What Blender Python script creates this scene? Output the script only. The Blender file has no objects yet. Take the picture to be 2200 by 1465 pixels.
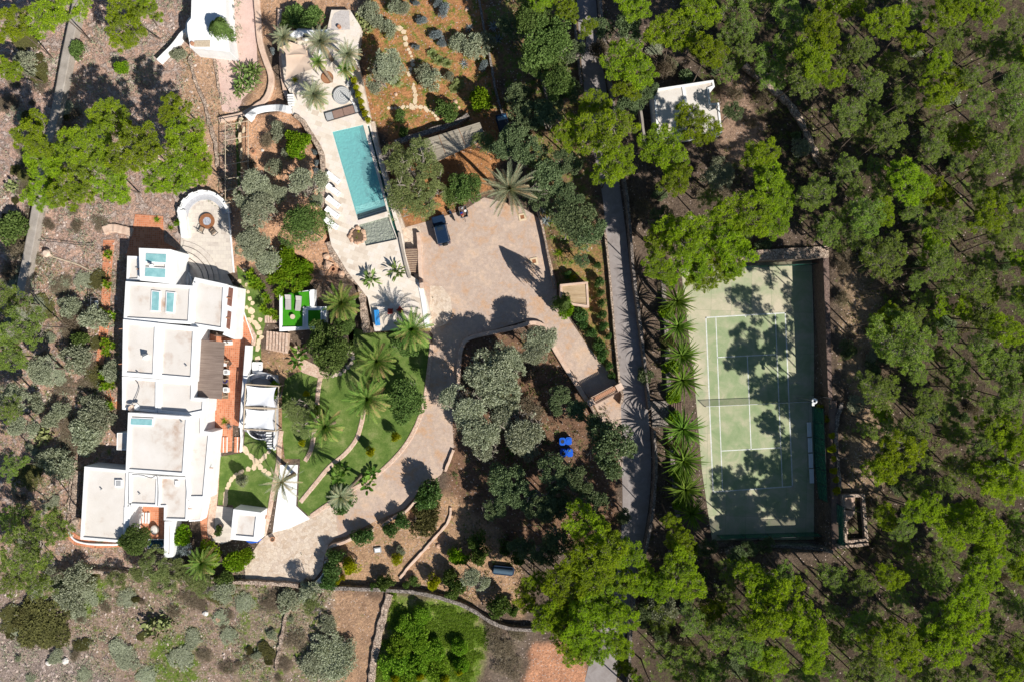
import bpy, bmesh, math, random
import numpy as np
from mathutils import Vector, Matrix
from mathutils.geometry import tessellate_polygon
R=math.radians
random.seed(7); rng=np.random.default_rng(7)
SC=bpy.context.scene
# ------------------------------------------------------------------ camera, sky, sun, exposure
HC=105.0; PPM=15.7                       # drone height above the court, photo pixels per metre on the ground
cam=bpy.data.cameras.new('camera'); cam.sensor_width=36; cam.lens=36*HC/(2200/PPM); cam.clip_start=1; cam.clip_end=3000
co=bpy.data.objects.new('camera',cam); SC.collection.objects.link(co); co.location=(0,0,HC); SC.camera=co
SUN_EL,SUN_AZ=42,135                     # azimuth clockwise from +Y (up in the photo): light comes from lower right
w=bpy.data.worlds.new('World'); SC.world=w; w.use_nodes=True
nt=w.node_tree; nt.nodes.clear()
sky=nt.nodes.new('ShaderNodeTexSky'); sky.sky_type='NISHITA'; sky.sun_disc=False
sky.sun_elevation=R(SUN_EL); sky.sun_rotation=R(SUN_AZ); sky.ozone_density=4.0; sky.dust_density=0.3; sky.air_density=1.1
bg=nt.nodes.new('ShaderNodeBackground'); bg.inputs[1].default_value=0.060
ow=nt.nodes.new('ShaderNodeOutputWorld'); nt.links.new(sky.outputs[0],bg.inputs[0]); nt.links.new(bg.outputs[0],ow.inputs[0])
sl=bpy.data.lights.new('sun','SUN'); sl.energy=5.0; sl.angle=R(0.5); sl.color=(1,0.965,0.905)
so=bpy.data.objects.new('sun',sl); SC.collection.objects.link(so)
sd=Vector((math.sin(R(SUN_AZ))*math.cos(R(SUN_EL)),math.cos(R(SUN_AZ))*math.cos(R(SUN_EL)),math.sin(R(SUN_EL))))
so.rotation_euler=sd.to_track_quat('Z','Y').to_euler(); so.location=sd*200
SC.view_settings.view_transform='Standard'; SC.view_settings.look='None'; SC.view_settings.gamma=1; SC.view_settings.exposure=0.38
SC.render.engine='CYCLES'
cy=SC.cycles; cy.max_bounces=5; cy.diffuse_bounces=2; cy.glossy_bounces=2; cy.transmission_bounces=2; cy.transparent_max_bounces=8
cy.caustics_reflective=False; cy.caustics_refractive=False

# ------------------------------------------------------------------ photo pixel -> place on the ground at its own height
def W(px,py,z=0.0):
    k=(HC-z)/HC/PPM
    return ((px-1100)*k,(732.5-py)*k,z)
def ss(t): t=np.clip(t,0,1); return t*t*(3-2*t)
def vnoise(x,y,scale,seed=0):
    x=np.asarray(x,float)/scale+1000; y=np.asarray(y,float)/scale+1000
    r=np.random.default_rng(seed).random((256,256))
    xi=np.floor(x).astype(int); yi=np.floor(y).astype(int); fx=ss(x-xi); fy=ss(y-yi)
    g=lambda a,b: r[a%256,b%256]
    return (g(xi,yi)*(1-fx)+g(xi+1,yi)*fx)*(1-fy)+(g(xi,yi+1)*(1-fx)+g(xi+1,yi+1)*fx)*fy
def fbm(x,y,s,seed=0): return (vnoise(x,y,s,seed)+.5*vnoise(x,y,s/2,seed+1)+.25*vnoise(x,y,s/4,seed+2))/1.75
def sdpoly(x,y,poly):
    """signed distance in photo pixels, negative inside"""
    x=np.asarray(x,float); y=np.asarray(y,float); d=np.full(x.shape,1e9); ins=np.zeros(x.shape,bool)
    n=len(poly)
    for i in range(n):
        ax,ay=poly[i]; bx,by=poly[(i+1)%n]
        dx,dy=bx-ax,by-ay; L=dx*dx+dy*dy+1e-9
        t=np.clip(((x-ax)*dx+(y-ay)*dy)/L,0,1)
        d=np.minimum(d,np.hypot(x-ax-t*dx,y-ay-t*dy))
        c=((ay>y)!=(by>y))&(x<(bx-ax)*(y-ay)/((by-ay)+1e-12)+ax)
        ins^=c
    return np.where(ins,-d,d)
DECK=[(600,92),(640,62),(703,64),(712,22),(752,22),(776,60),(770,100),(768,130),(790,228),(806,300),(850,430),(864,500),(871,545),(882,592),(908,608),(926,680),(905,706),(805,712),(790,640),(745,582),(712,528),(700,470),(694,350),(668,292),(642,258),(628,246),(628,210),(612,180)]
BED=[(512,262),(535,244),(628,228),(655,262),(694,350),(702,470),(712,520),(742,580),(790,640),(770,650),(700,600),(640,560),(530,560),(520,470)]
PARK=[(868,490),(940,470),(1000,450),(1040,425),(1120,445),(1158,470),(1178,540),(1196,610),(1196,640)]
DZ=1.3
def THp(u,v):
    u=np.asarray(u,float); v=np.asarray(v,float)
    d=np.maximum(np.maximum(u-1750,554-v),v-1162)
    e=3.5*ss((u-1425)/300)*ss(d/8)
    e=e*(1+0.10*(fbm(u,v,90,5)-.5))+ss((u-1780)/300)*2.2*(fbm(u,v,260,11)-.3)
    b=DZ*ss(-sdpoly(u,v,BED)/16)
    wst=ss((260-u)/60)*0.35*(fbm(u,v,60,9)-.5)*ss((u+200)/100)
    return e+b+wst
def TH(x,y): return float(THp(np.array([x*PPM+1100]),np.array([732.5-y*PPM]))[0])
def ondeck(u,v): return float(sdpoly(np.array([u]),np.array([v]),DECK)[0])<0
def G(px,py,h=0.0):
    """point of the ground under something whose top (height h) shows at this photo pixel"""
    z=DZ+.02 if ondeck(px,py) else 0.0
    if z: x,y,_=W(px,py,z+h); return (x,y,z)
    for _ in range(4):
        x,y,_q=W(px,py,z+h); z=TH(x,y)
    return (x,y,z)

# ------------------------------------------------------------------ objects
def link(o): SC.collection.objects.link(o); return o
def tag(o,label=None,cat=None,group=None,kind=None):
    if label: o['label']=label
    if cat: o['category']=cat
    if group: o['group']=group
    if kind: o['kind']=kind
    return o
def thing(name,label,cat,loc=(0,0,0),rz=0,group=None):
    o=bpy.data.objects.new(name,None); o.empty_display_size=.3; o.location=loc; o.rotation_euler=(0,0,rz)
    return tag(link(o),label,cat,group)
def npmesh(name,V,F,mat,var=None,smooth=False):
    me=bpy.data.meshes.new(name); V=np.asarray(V,np.float32); F=np.asarray(F,np.int32)
    k=F.shape[1]
    me.vertices.add(len(V)); me.vertices.foreach_set('co',V.ravel())
    me.loops.add(F.size); me.loops.foreach_set('vertex_index',F.ravel())
    me.polygons.add(len(F)); me.polygons.foreach_set('loop_start',np.arange(0,F.size,k,dtype=np.int32)); me.polygons.foreach_set('loop_total',np.full(len(F),k,np.int32))
    if var is not None:
        a=me.attributes.new('var','FLOAT','POINT'); a.data.foreach_set('value',np.asarray(var,np.float32))
    me.update(calc_edges=True); me.validate()
    if smooth: me.polygons.foreach_set('use_smooth',np.ones(len(me.polygons),bool))
    if mat: me.materials.append(mat)
    return me
def mobj(name,me,parent=None,loc=(0,0,0),rz=0,sc=(1,1,1)):
    o=bpy.data.objects.new(name,me); link(o); o.location=loc; o.rotation_euler=(0,0,rz); o.scale=sc
    if parent: o.parent=parent
    return o
class MB:
    """collects shapes, then links them as one mesh object"""
    def __init__(s): s.v=[]; s.f=[]
    def add(s,vs,fs):
        n=len(s.v); s.v+= [tuple(p) for p in vs]; s.f+=[tuple(i+n for i in f) for f in fs]; return s
    def box(s,c,d,rz=0,tilt=0):
        a,b,h=d[0]/2,d[1]/2,d[2]/2; cs,sn=math.cos(rz),math.sin(rz); vs=[]
        ct,st=math.cos(tilt),math.sin(tilt)
        for z in (-h,h):
            for x,y in ((-a,-b),(a,-b),(a,b),(-a,b)):
                X=x*ct+z*st; Z=-x*st+z*ct
                vs.append((c[0]+X*cs-y*sn,c[1]+X*sn+y*cs,c[2]+Z))
        return s.add(vs,[(3,2,1,0),(4,5,6,7),(0,1,5,4),(1,2,6,5),(2,3,7,6),(3,0,4,7)])
    def prism(s,poly,z0,z1):
        p=ccw(poly); n=len(p)
        vs=[(x,y,z0) for x,y in p]+[(x,y,z1) for x,y in p]
        fs=[(i,(i+1)%n,n+(i+1)%n,n+i) for i in range(n)]
        for t in tessellate_polygon([[Vector((x,y,0)) for x,y in p]]): fs.append(orient(t,p,n))
        return s.add(vs,fs)
    def flat(s,poly,z):
        p=ccw(poly); return s.add([(x,y,z) for x,y in p],[orient(t,p,0) for t in tessellate_polygon([[Vector((x,y,0)) for x,y in p]])])
    def cyl(s,c,r0,r1,z0,z1,n=16,cap=True,sx=1,sy=1):
        vs=[];
        for z,r in ((z0,r0),(z1,r1)):
            for i in range(n):
                a=2*math.pi*i/n; vs.append((c[0]+r*math.cos(a)*sx,c[1]+r*math.sin(a)*sy,z))
        fs=[(i,(i+1)%n,n+(i+1)%n,n+i) for i in range(n)]
        if cap: fs.append(tuple(range(n,2*n))); fs.append(tuple(range(n-1,-1,-1)))
        return s.add(vs,fs)
    def ring(s,c,ro,ri,z0,z1,n=24):
        vs=[]
        for z,r in ((z0,ro),(z1,ro),(z1,ri),(z0,ri)):
            for i in range(n):
                a=2*math.pi*i/n; vs.append((c[0]+r*math.cos(a),c[1]+r*math.sin(a),z))
        fs=[]
        for k in range(4):
            for i in range(n): fs.append((k*n+i,k*n+(i+1)%n,((k+1)%4)*n+(i+1)%n,((k+1)%4)*n+i))
        return s.add(vs,fs)
    def tube(s,p,q,r0,r1=None,n=6):
        r1=r0 if r1 is None else r1; p=Vector(p); q=Vector(q); d=(q-p); L=d.length
        if L<1e-6: return s
        qn=d.to_track_quat('Z','Y'); vs=[]
        for b,r in ((p,r0),(q,r1)):
            for i in range(n):
                a=2*math.pi*i/n; vs.append(tuple(b+qn@Vector((r*math.cos(a),r*math.sin(a),0))))
        return s.add(vs,[(i,(i+1)%n,n+(i+1)%n,n+i) for i in range(n)]+[tuple(range(n,2*n)),tuple(range(n-1,-1,-1))])
    def path(s,pts,r,n=6):
        for a,b in zip(pts[:-1],pts[1:]): s.tube(a,b,r,r,n)
        return s
    def rbox(s,c,d,r=.12,rz=0,n=4):
        """box with rounded corners seen from above"""
        pts=[]
        for k,(sx,sy) in enumerate(((1,1),(-1,1),(-1,-1),(1,-1))):
            for i in range(n+1):
                a=math.pi/2*(k+i/n); pts.append((sx*(d[0]/2-r)+r*math.cos(a),sy*(d[1]/2-r)+r*math.sin(a)))
        cs,sn=math.cos(rz),math.sin(rz)
        return s.prism([(c[0]+x*cs-y*sn,c[1]+x*sn+y*cs) for x,y in pts],c[2]-d[2]/2,c[2]+d[2]/2)
    def build(s,name,mat,parent=None,world=True,smooth=False,bevel=0,loc=None):
        vs=s.v
        if parent is not None and world:
            m=parent.matrix_basis.inverted(); vs=[tuple(m@Vector(p)) for p in vs]
        me=bpy.data.meshes.new(name)
        if parent is None and world and loc is None and vs:
            xs=[p[0] for p in vs]; ys=[p[1] for p in vs]; zs=[p[2] for p in vs]; loc=((min(xs)+max(xs))/2,(min(ys)+max(ys))/2,min(zs))
            vs=[(p[0]-loc[0],p[1]-loc[1],p[2]-loc[2]) for p in vs]
        me.from_pydata(vs,[],s.f); me.update()
        if smooth: me.polygons.foreach_set('use_smooth',np.ones(len(me.polygons),bool))
        me.materials.append(mat); o=mobj(name,me,parent,loc or (0,0,0))
        if bevel:
            b=o.modifiers.new('bevel','BEVEL'); b.width=bevel; b.segments=2; b.limit_method='ANGLE'
        return o
def area(p): return sum(p[i][0]*p[(i+1)%len(p)][1]-p[(i+1)%len(p)][0]*p[i][1] for i in range(len(p)))/2
def ccw(p): p=[tuple(q[:2]) for q in p]; return p if area(p)>0 else p[::-1]
def orient(t,p,off):
    a,b,c=[p[i] for i in t]
    return tuple(i+off for i in t) if (b[0]-a[0])*(c[1]-a[1])-(c[0]-a[0])*(b[1]-a[1])>0 else tuple(i+off for i in t[::-1])
def pl(poly,z=0): return [W(x,y,z)[:2] for x,y in poly]
def inset(p,d):
    p=ccw(p); n=len(p); out=[]
    for i in range(n):
        a=Vector(p[i-1]); b=Vector(p[i]); c=Vector(p[(i+1)%n]); u=(b-a).normalized(); v=(c-b).normalized()
        nu=Vector((-u.y,u.x)); nv=Vector((-v.y,v.x)); m=(nu+nv); k=m.length_squared
        m=m*(2/k) if k>.2 else nu; out.append(tuple(b+m*d))
    return out
def arc(cx,cy,rx,ry,a0,a1,n=12): return [(cx+rx*math.cos(R(a0+(a1-a0)*i/n)),cy+ry*math.sin(R(a0+(a1-a0)*i/n))) for i in range(n+1)]
def copy_tree(o,parent=None):
    c=o.copy(); link(c)
    if parent: c.parent=parent
    for ch in list(o.children): copy_tree(ch,c)
    return c
def smooth_path(pts,step=.5,jit=0,seed=1):
    """resample a polyline given in metres"""
    out=[]; 
    for a,b in zip(pts[:-1],pts[1:]):
        a=Vector(a); b=Vector(b); n=max(1,int((b-a).length/step))
        for i in range(n): out.append(a.lerp(b,i/n))
    out.append(Vector(pts[-1])); return out
def cr(pts,k=6):
    """Catmull-Rom curve through pixel points"""
    p=[pts[0]]+list(pts)+[pts[-1]]; o=[]
    for i in range(1,len(p)-2):
        for j in range(k):
            t=j/k; o.append(tuple(.5*((2*p[i][c])+(-p[i-1][c]+p[i+1][c])*t+(2*p[i-1][c]-5*p[i][c]+4*p[i+1][c]-p[i+2][c])*t*t+(-p[i-1][c]+3*p[i][c]-3*p[i+1][c]+p[i+2][c])*t**3) for c in (0,1)))
    o.append(tuple(pts[-1])); return o

# ------------------------------------------------------------------ materials
def newmat(name):
    m=bpy.data.materials.new(name); m.use_nodes=True; n=m.node_tree; n.nodes.clear()
    out=n.nodes.new('ShaderNodeOutputMaterial'); return m,n,out
def N(n,t,**k):
    x=n.nodes.new('ShaderNode'+t)
    for a,b in k.items(): setattr(x,a,b)
    return x
def noise(n,vec,scale,detail=5,rough=.6,dist=0):
    x=N(n,'TexNoise'); x.inputs['Scale'].default_value=scale; x.inputs['Detail'].default_value=detail; x.inputs['Roughness'].default_value=rough; x.inputs['Distortion'].default_value=dist
    n.links.new(vec,x.inputs['Vector']); return x.outputs['Fac']
def ramp(n,fac,stops):
    x=N(n,'ValToRGB'); e=x.color_ramp.elements
    while len(e)<len(stops): e.new(.5)
    for i,(p,c) in enumerate(stops):
        e[i].position=p; e[i].color=tuple(c)+(1,) if len(c)==3 else c
    n.links.new(fac,x.inputs[0]); return x.outputs[0]
def mix(n,fac,a,b,mode='MIX'):
    x=N(n,'MixRGB',blend_type=mode)
    for i,s in ((0,fac),(1,a),(2,b)):
        if hasattr(s,'is_linked') or hasattr(s,'links'): n.links.new(s,x.inputs[i])
        elif i==0: x.inputs[0].default_value=s
        else: x.inputs[i].default_value=tuple(s)+(1,)
    return x.outputs[0]
def math_(n,op,a,b=0):
    x=N(n,'Math',operation=op)
    for i,s in ((0,a),(1,b)):
        if hasattr(s,'links'): n.links.new(s,x.inputs[i])
        else: x.inputs[i].default_value=s
    return x.outputs[0]
def coords(n,obj=False):
    if obj: return N(n,'TexCoord').outputs['Object']
    return N(n,'NewGeometry').outputs['Position']
def finish(n,out,col,rough=.8,bump=None,bs=.3,bd=.1,spec=.3,metal=0):
    p=N(n,'BsdfPrincipled'); 
    if hasattr(col,'links'): n.links.new(col,p.inputs['Base Color'])
    else: p.inputs['Base Color'].default_value=tuple(col)+(1,)
    p.inputs['Roughness'].default_value=rough; p.inputs['Specular IOR Level'].default_value=spec; p.inputs['Metallic'].default_value=metal
    if bump is not None:
        b=N(n,'Bump'); b.inputs['Strength'].default_value=bs; b.inputs['Distance'].default_value=bd
        n.links.new(bump,b.inputs['Height']); n.links.new(b.outputs[0],p.inputs['Normal'])
    n.links.new(p.outputs[0],out.inputs[0]); return p
def surf(name,stops,scale=2,rough=.85,bump=.3,bd=.05,detail=8,fine=None,fs=25,spec=.2,metal=0,dist=0):
    """weathered surface: large mottling plus fine grain"""
    m,n,o=newmat(name); c=coords(n); f=noise(n,c,scale,detail,.62,dist)
    col=ramp(n,f,stops); g=noise(n,c,fs,4,.7)
    col=mix(n,fine if fine is not None else .35,col,ramp(n,g,[(.3,(.55,.55,.55)),(.7,(1.35,1.35,1.35))]),'MULTIPLY')
    finish(n,o,col,rough,g,bump,bd,spec,metal); return m
def plain(name,c,rough=.5,metal=0,spec=.4,var=.12):
    return surf(name,[(.3,tuple(x*(1-var) for x in c)),(.7,tuple(min(1,x*(1+var)) for x in c))],3,rough,.1,.01,4,.12,40,spec,metal)
def foliage(name,cols,trans=.35,hue=.3):
    """leaf surface: colour varies per tuft (attribute var) and per tree"""
    m,n,o=newmat(name)
    at=N(n,'Attribute',attribute_name='var'); oi=N(n,'ObjectInfo')
    k=len(cols); c=ramp(n,at.outputs['Fac'],[(i/(k-1),cols[i]) for i in range(k)])
    hs=N(n,'HueSaturation'); n.links.new(c,hs.inputs['Color'])
    n.links.new(math_(n,'ADD',math_(n,'MULTIPLY',oi.outputs['Random'],.024),.488),hs.inputs['Hue'])
    n.links.new(math_(n,'ADD',math_(n,'MULTIPLY',oi.outputs['Random'],hue),1-hue/2),hs.inputs['Value'])
    hs.inputs['Saturation'].default_value=1.0
    d=N(n,'BsdfDiffuse'); t=N(n,'BsdfTranslucent'); mx=N(n,'MixShader'); mx.inputs[0].default_value=trans
    n.links.new(hs.outputs[0],d.inputs[0]); n.links.new(mix(n,1,hs.outputs[0],(1.25,1.25,.6),'MULTIPLY'),t.inputs[0])
    n.links.new(d.outputs[0],mx.inputs[1]); n.links.new(t.outputs[0],mx.inputs[2]); n.links.new(mx.outputs[0],o.inputs[0]); return m
def stonemat(name,cols,scale=3.0,mortar=(.12,.09,.07),bd=.06,edge=.06):
    m,n,o=newmat(name); c=coords(n)
    v=N(n,'TexVoronoi'); v.inputs['Scale'].default_value=scale; n.links.new(c,v.inputs['Vector'])
    ve=N(n,'TexVoronoi',feature='DISTANCE_TO_EDGE'); ve.inputs['Scale'].default_value=scale; n.links.new(c,ve.inputs['Vector'])
    s=N(n,'SeparateColor'); n.links.new(v.outputs['Color'],s.inputs[0])
    col=ramp(n,s.outputs[0],[(i/(len(cols)-1),cols[i]) for i in range(len(cols))])
    f=noise(n,c,14,6); col=mix(n,.5,col,ramp(n,f,[(.3,(.5,.5,.5)),(.7,(1.4,1.4,1.4))]),'MULTIPLY')
    e=ramp(n,ve.outputs[0],[(0,(0,0,0)),(edge,(1,1,1))])
    col=mix(n,e,mortar,col); finish(n,o,col,.9,math_(n,'ADD',e,math_(n,'MULTIPLY',f,.4)),.8,bd,.1); return m
def tilemat(name,cols,size=.3,grout=(.5,.42,.34),gw=.02,rot=0,rough=.7,bump=.3,row=.5,sq=1.0,off=0.0,ns=1.2):
    m,n,o=newmat(name); c=coords(n)
    mp=N(n,'Mapping'); mp.inputs['Rotation'].default_value=(0,0,rot); n.links.new(c,mp.inputs[0])
    b=N(n,'TexBrick'); n.links.new(mp.outputs[0],b.inputs['Vector']); b.offset=off
    b.inputs['Scale'].default_value=1; b.inputs['Brick Width'].default_value=size*sq; b.inputs['Row Height'].default_value=size
    b.inputs['Mortar Size'].default_value=gw; b.inputs['Color1'].default_value=(0,0,0,1); b.inputs['Color2'].default_value=(1,1,1,1); b.inputs['Mortar'].default_value=(.5,.5,.5,1); b.inputs['Bias'].default_value=0
    f=noise(n,c,ns,7,.65); k=mix(n,.6,b.outputs['Color'],f)
    col=ramp(n,k,[(.2+.6*i/(len(cols)-1),cols[i]) for i in range(len(cols))])
    g=noise(n,c,30,3); col=mix(n,.3,col,ramp(n,g,[(.3,(.6,.6,.6)),(.7,(1.3,1.3,1.3))]),'MULTIPLY')
    col=mix(n,b.outputs['Fac'],col,grout); finish(n,o,col,rough,g,bump,.01,.3); return m
M={}
M['white']=surf('whitewash',[(.25,(.70,.69,.67)),(.6,(.84,.83,.81))],.7,.8,.25,.03,6,.1,12)
M['roof']=surf('roof_screed',[(.27,(.40,.26,.18)),(.35,(.54,.45,.38)),(.44,(.635,.58,.52)),(.75,(.71,.66,.61))],.3,.9,.25,.02,9,.3,26)
M['terra']=tilemat('terracotta_tiles',[(.40,.12,.05),(.56,.19,.085),(.66,.29,.16)],.28,(.50,.30,.2),.02,.05,ns=.8)
M['pink']=stonemat('pink_paving',[(.50,.34,.25),(.60,.43,.32),(.66,.50,.39),(.54,.36,.27)],4.5,(.42,.27,.19),.02,.04)
M['travertine']=tilemat('travertine_deck',[(.52,.42,.33),(.66,.565,.46),(.72,.64,.55),(.62,.54,.48)],.62,(.58,.49,.40),.01,.34,sq=1.5,off=.5,ns=.55)
M['patio']=tilemat('patio_slabs',[(.46,.39,.33),(.60,.53,.46),(.66,.59,.5),(.56,.48,.42)],.55,(.48,.41,.35),.012,.02,sq=1.3,off=.5,ns=.7)
M['crazy']=stonemat('crazy_paving',[(.50,.38,.28),(.59,.47,.36),(.64,.53,.42),(.53,.42,.33)],2.3,(.47,.35,.26),.02,.025)
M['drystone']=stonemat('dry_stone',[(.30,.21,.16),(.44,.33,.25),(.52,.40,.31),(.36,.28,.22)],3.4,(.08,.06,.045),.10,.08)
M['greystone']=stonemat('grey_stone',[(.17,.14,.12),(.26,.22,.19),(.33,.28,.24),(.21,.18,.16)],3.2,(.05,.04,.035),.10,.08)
M['courtwall']=stonemat('court_masonry',[(.15,.10,.085),(.23,.16,.13),(.19,.135,.115)],4.2,(.07,.05,.04),.06,.05)
M['pinkwall']=surf('sandy_render',[(.25,(.50,.33,.24)),(.6,(.64,.47,.36)),(.8,(.70,.56,.46))],1.3,.9,.5,.04,8,.35,16)
M['concrete']=surf('weathered_concrete',[(.25,(.25,.215,.18)),(.6,(.36,.315,.27)),(.8,(.42,.38,.33))],.8,.9,.5,.03,9,.35,14)
M['gravelpath']=surf('pink_gravel',[(.25,(.52,.35,.29)),(.7,(.66,.48,.41))],.6,.95,.6,.02,8,.5,22)
M['slabwhite']=surf('white_concrete_ramp',[(.2,(.74,.72,.70)),(.7,(.86,.85,.83))],.5,.8,.1,.01,6,.08,14)
M['blackmetal']=plain('black_metal',(.03,.03,.035),.4); M['grey']=plain('grey_paint',(.35,.35,.35),.6)
M['steel']=plain('galvanised_steel',(.45,.45,.46),.35,.8); M['rust']=surf('corten_rust',[(.3,(.20,.075,.03)),(.7,(.34,.15,.07))],4,.8)
M['ash']=surf('ash',[(.3,(.2,.21,.24)),(.7,(.6,.62,.68))],6,.9,.6,.05); M['cushion']=plain('white_cushion',(.80,.79,.77),.9,0,.1,.04)
M['wood']=surf('weathered_wood',[(.3,(.30,.21,.14)),(.7,(.48,.36,.25))],5,.8); M['darkwood']=surf('dark_wood',[(.3,(.10,.06,.045)),(.7,(.2,.13,.10))],5,.7)
M['pole']=surf('peeled_pole',[(.3,(.42,.33,.23)),(.7,(.60,.49,.36))],6,.8)
M['cloth']=surf('canopy_cloth',[(.3,(.74,.74,.75)),(.7,(.82,.82,.82))],1,.9,.15,.05,4,.05); M['sail']=surf('tan_sailcloth',[(.3,(.56,.42,.32)),(.7,(.62,.48,.375))],.8,.9,.1,.02,4,.06)
M['blue']=plain('blue_plastic',(.01,.10,.55),.35); M['bluelid']=plain('dark_blue_lid',(.005,.04,.28),.4); M['bluewood']=plain('blue_bench_paint',(.03,.24,.55),.5)
M['red']=plain('red_chair_fabric',(.40,.05,.03),.8); M['rubber']=plain('tyre_rubber',(.02,.02,.02),.9)
M['carblue']=plain('dark_blue_car_paint',(.006,.022,.055),.5,.1,.3); M['cartrim']=plain('grey_car_trim',(.22,.2,.2),.5,.3); M['glass']=plain('dark_glass',(.02,.03,.04),.08,0,.8)
M['windscreen']=plain('pale_windscreen',(.07,.16,.26),.12,0,.8)
M['terrapot']=surf('terracotta_pot',[(.3,(.38,.18,.10)),(.7,(.52,.27,.16))],6,.8); M['bluepot']=plain('glazed_blue_pot',(.01,.02,.16),.15)
M['turf']=surf('artificial_turf',[(.3,(.035,.22,.006)),(.7,(.055,.29,.01))],1.5,.95,.6,.02,5,.35,60)
M['daybed']=plain('brown_daybed_fabric',(.26,.17,.135),.9,0,.1); M['disc']=None
M['skyglass']=surf('skylight_glass',[(.3,(.16,.36,.37)),(.7,(.32,.55,.55))],1.2,.12,.05,.01,6,.1,20,.7)
M['soilpot']=surf('potting_soil',[(.3,(.09,.055,.035)),(.7,(.17,.11,.07))],8,.95,.8,.03)
M['bark']=surf('pine_bark',[(.3,(.09,.068,.052)),(.7,(.17,.13,.10))],6,.95,.8,.04); M['twig']=surf('pale_branch',[(.3,(.24,.20,.165)),(.7,(.38,.325,.27))],8,.9,.3,.01)
M['palmbark']=surf('palm_bark',[(.3,(.17,.12,.085)),(.7,(.34,.25,.18))],5,.95,.9,.08)
M['asphalt']=surf('grey_road',[(.2,(.21,.175,.16)),(.5,(.28,.245,.23)),(.8,(.34,.305,.29))],.9,.92,.5,.015,9,.35,30,.15,0,1)
# concentric disc table
def mk_disc():
    m,n,o=newmat('woven_disc'); c=coords(n,True)
    wv=N(n,'TexWave',wave_type='RINGS',rings_direction='SPHERICAL'); wv.inputs['Scale'].default_value=1.55; wv.inputs['Distortion'].default_value=.6; wv.inputs['Detail'].default_value=2
    n.links.new(c,wv.inputs['Vector']); finish(n,o,ramp(n,wv.outputs['Fac'],[(.0,(.26,.26,.26)),(.4,(.45,.45,.44)),(1,(.52,.51,.49))]),.7,wv.outputs['Fac'],.4,.02); return m
M['disc']=mk_disc()
def wavemat(name,cols,scale,axis_rot,rough=.85,bd=.03):
    m,n,o=newmat(name); c=coords(n); mp=N(n,'Mapping'); mp.inputs['Rotation'].default_value=(0,0,axis_rot); n.links.new(c,mp.inputs[0])
    st=N(n,'Mapping'); st.inputs['Scale'].default_value=(.25,scale,1); n.links.new(mp.outputs[0],st.inputs[0])
    f=noise(n,st.outputs[0],1.0,6,.75); g=noise(n,c,.5,4)
    col=ramp(n,f,[(.3+.4*i/(len(cols)-1),cols[i]) for i in range(len(cols))]); col=mix(n,.4,col,ramp(n,g,[(.35,(.75,.72,.7)),(.7,(1.2,1.2,1.2))]),'MULTIPLY')
    finish(n,o,col,rough,f,.8,bd,.1); return m
M['reedV']=wavemat('brushwood_mat',[(.09,.065,.055),(.22,.165,.135),(.32,.25,.20)],14,.05)
M['reedH']=wavemat('cane_roofing',[(.10,.085,.065),(.30,.26,.20),(.52,.46,.36)],9,-.29)
M['leafplank']=wavemat('hut_roof_pebbles',[(.28,.19,.11),(.42,.30,.18),(.5,.38,.25)],3,0)
# ground
def ground_mat():
    m,n,o=newmat('garden_and_forest_floor'); c=coords(n)
    a=lambda k:N(n,'Attribute',attribute_name=k)
    base=a('gcol').outputs['Color']; rk=a('rock').outputs['Fac']; gr=a('grass').outputs['Fac']
    f1=noise(n,c,.55,9,.7); f2=noise(n,c,3.2,8,.75); f3=noise(n,c,16,4,.7)
    col=mix(n,1,base,ramp(n,f1,[(.3,(.62,.60,.6)),(.5,(1,1,1)),(.72,(1.35,1.32,1.25))]),'MULTIPLY')
    col=mix(n,.75,col,ramp(n,f2,[(.34,(.45,.43,.42)),(.5,(1,1,1)),(.66,(1.6,1.55,1.5))]),'MULTIPLY')
    col=mix(n,.8,col,ramp(n,f3,[(.32,(.5,.5,.5)),(.68,(1.5,1.5,1.5))]),'MULTIPLY')
    # grass patches
    g=noise(n,c,.9,8,.75); gm=math_(n,'MULTIPLY',ramp(n,math_(n,'ADD',g,math_(n,'MULTIPLY',gr,.45)),[(.66,(0,0,0)),(.80,(1,1,1))]),math_(n,'MINIMUM',math_(n,'MULTIPLY',gr,3),1))
    gc=ramp(n,f2,[(.3,(.05,.085,.012)),(.5,(.12,.18,.025)),(.7,(.21,.25,.05))])
    col=mix(n,gm,col,mix(n,.6,gc,ramp(n,f3,[(.3,(.5,.5,.5)),(.7,(1.5,1.5,1.5))]),'MULTIPLY'))
    # bare limestone and loose stones
    r=noise(n,c,.8,10,.72,.4); rm=ramp(n,math_(n,'ADD',r,math_(n,'MULTIPLY',rk,.30)),[(.70,(0,0,0)),(.76,(1,1,1))])
    v=N(n,'TexVoronoi'); v.inputs['Scale'].default_value=5.5; v.inputs['Randomness'].default_value=1; n.links.new(c,v.inputs['Vector'])
    sp=N(n,'SeparateColor'); n.links.new(v.outputs['Color'],sp.inputs[0])
    st=math_(n,'MULTIPLY',math_(n,'LESS_THAN',sp.outputs[0],math_(n,'MULTIPLY',rk,.45)),math_(n,'LESS_THAN',v.outputs['Distance'],.42))
    rc=ramp(n,f2,[(.3,(.33,.25,.22)),(.55,(.52,.41,.35)),(.7,(.66,.55,.49))])
    col=mix(n,math_(n,'MAXIMUM',math_(n,'MULTIPLY',rm,math_(n,'MINIMUM',math_(n,'MULTIPLY',rk,2),1)),st),col,rc)
    h=math_(n,'ADD',math_(n,'ADD',math_(n,'MULTIPLY',f1,1.0),f2),math_(n,'ADD',math_(n,'MULTIPLY',f3,.3),math_(n,'MULTIPLY',rm,.6)))
    finish(n,o,col,.95,h,.9,.22,.08); return m
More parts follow.
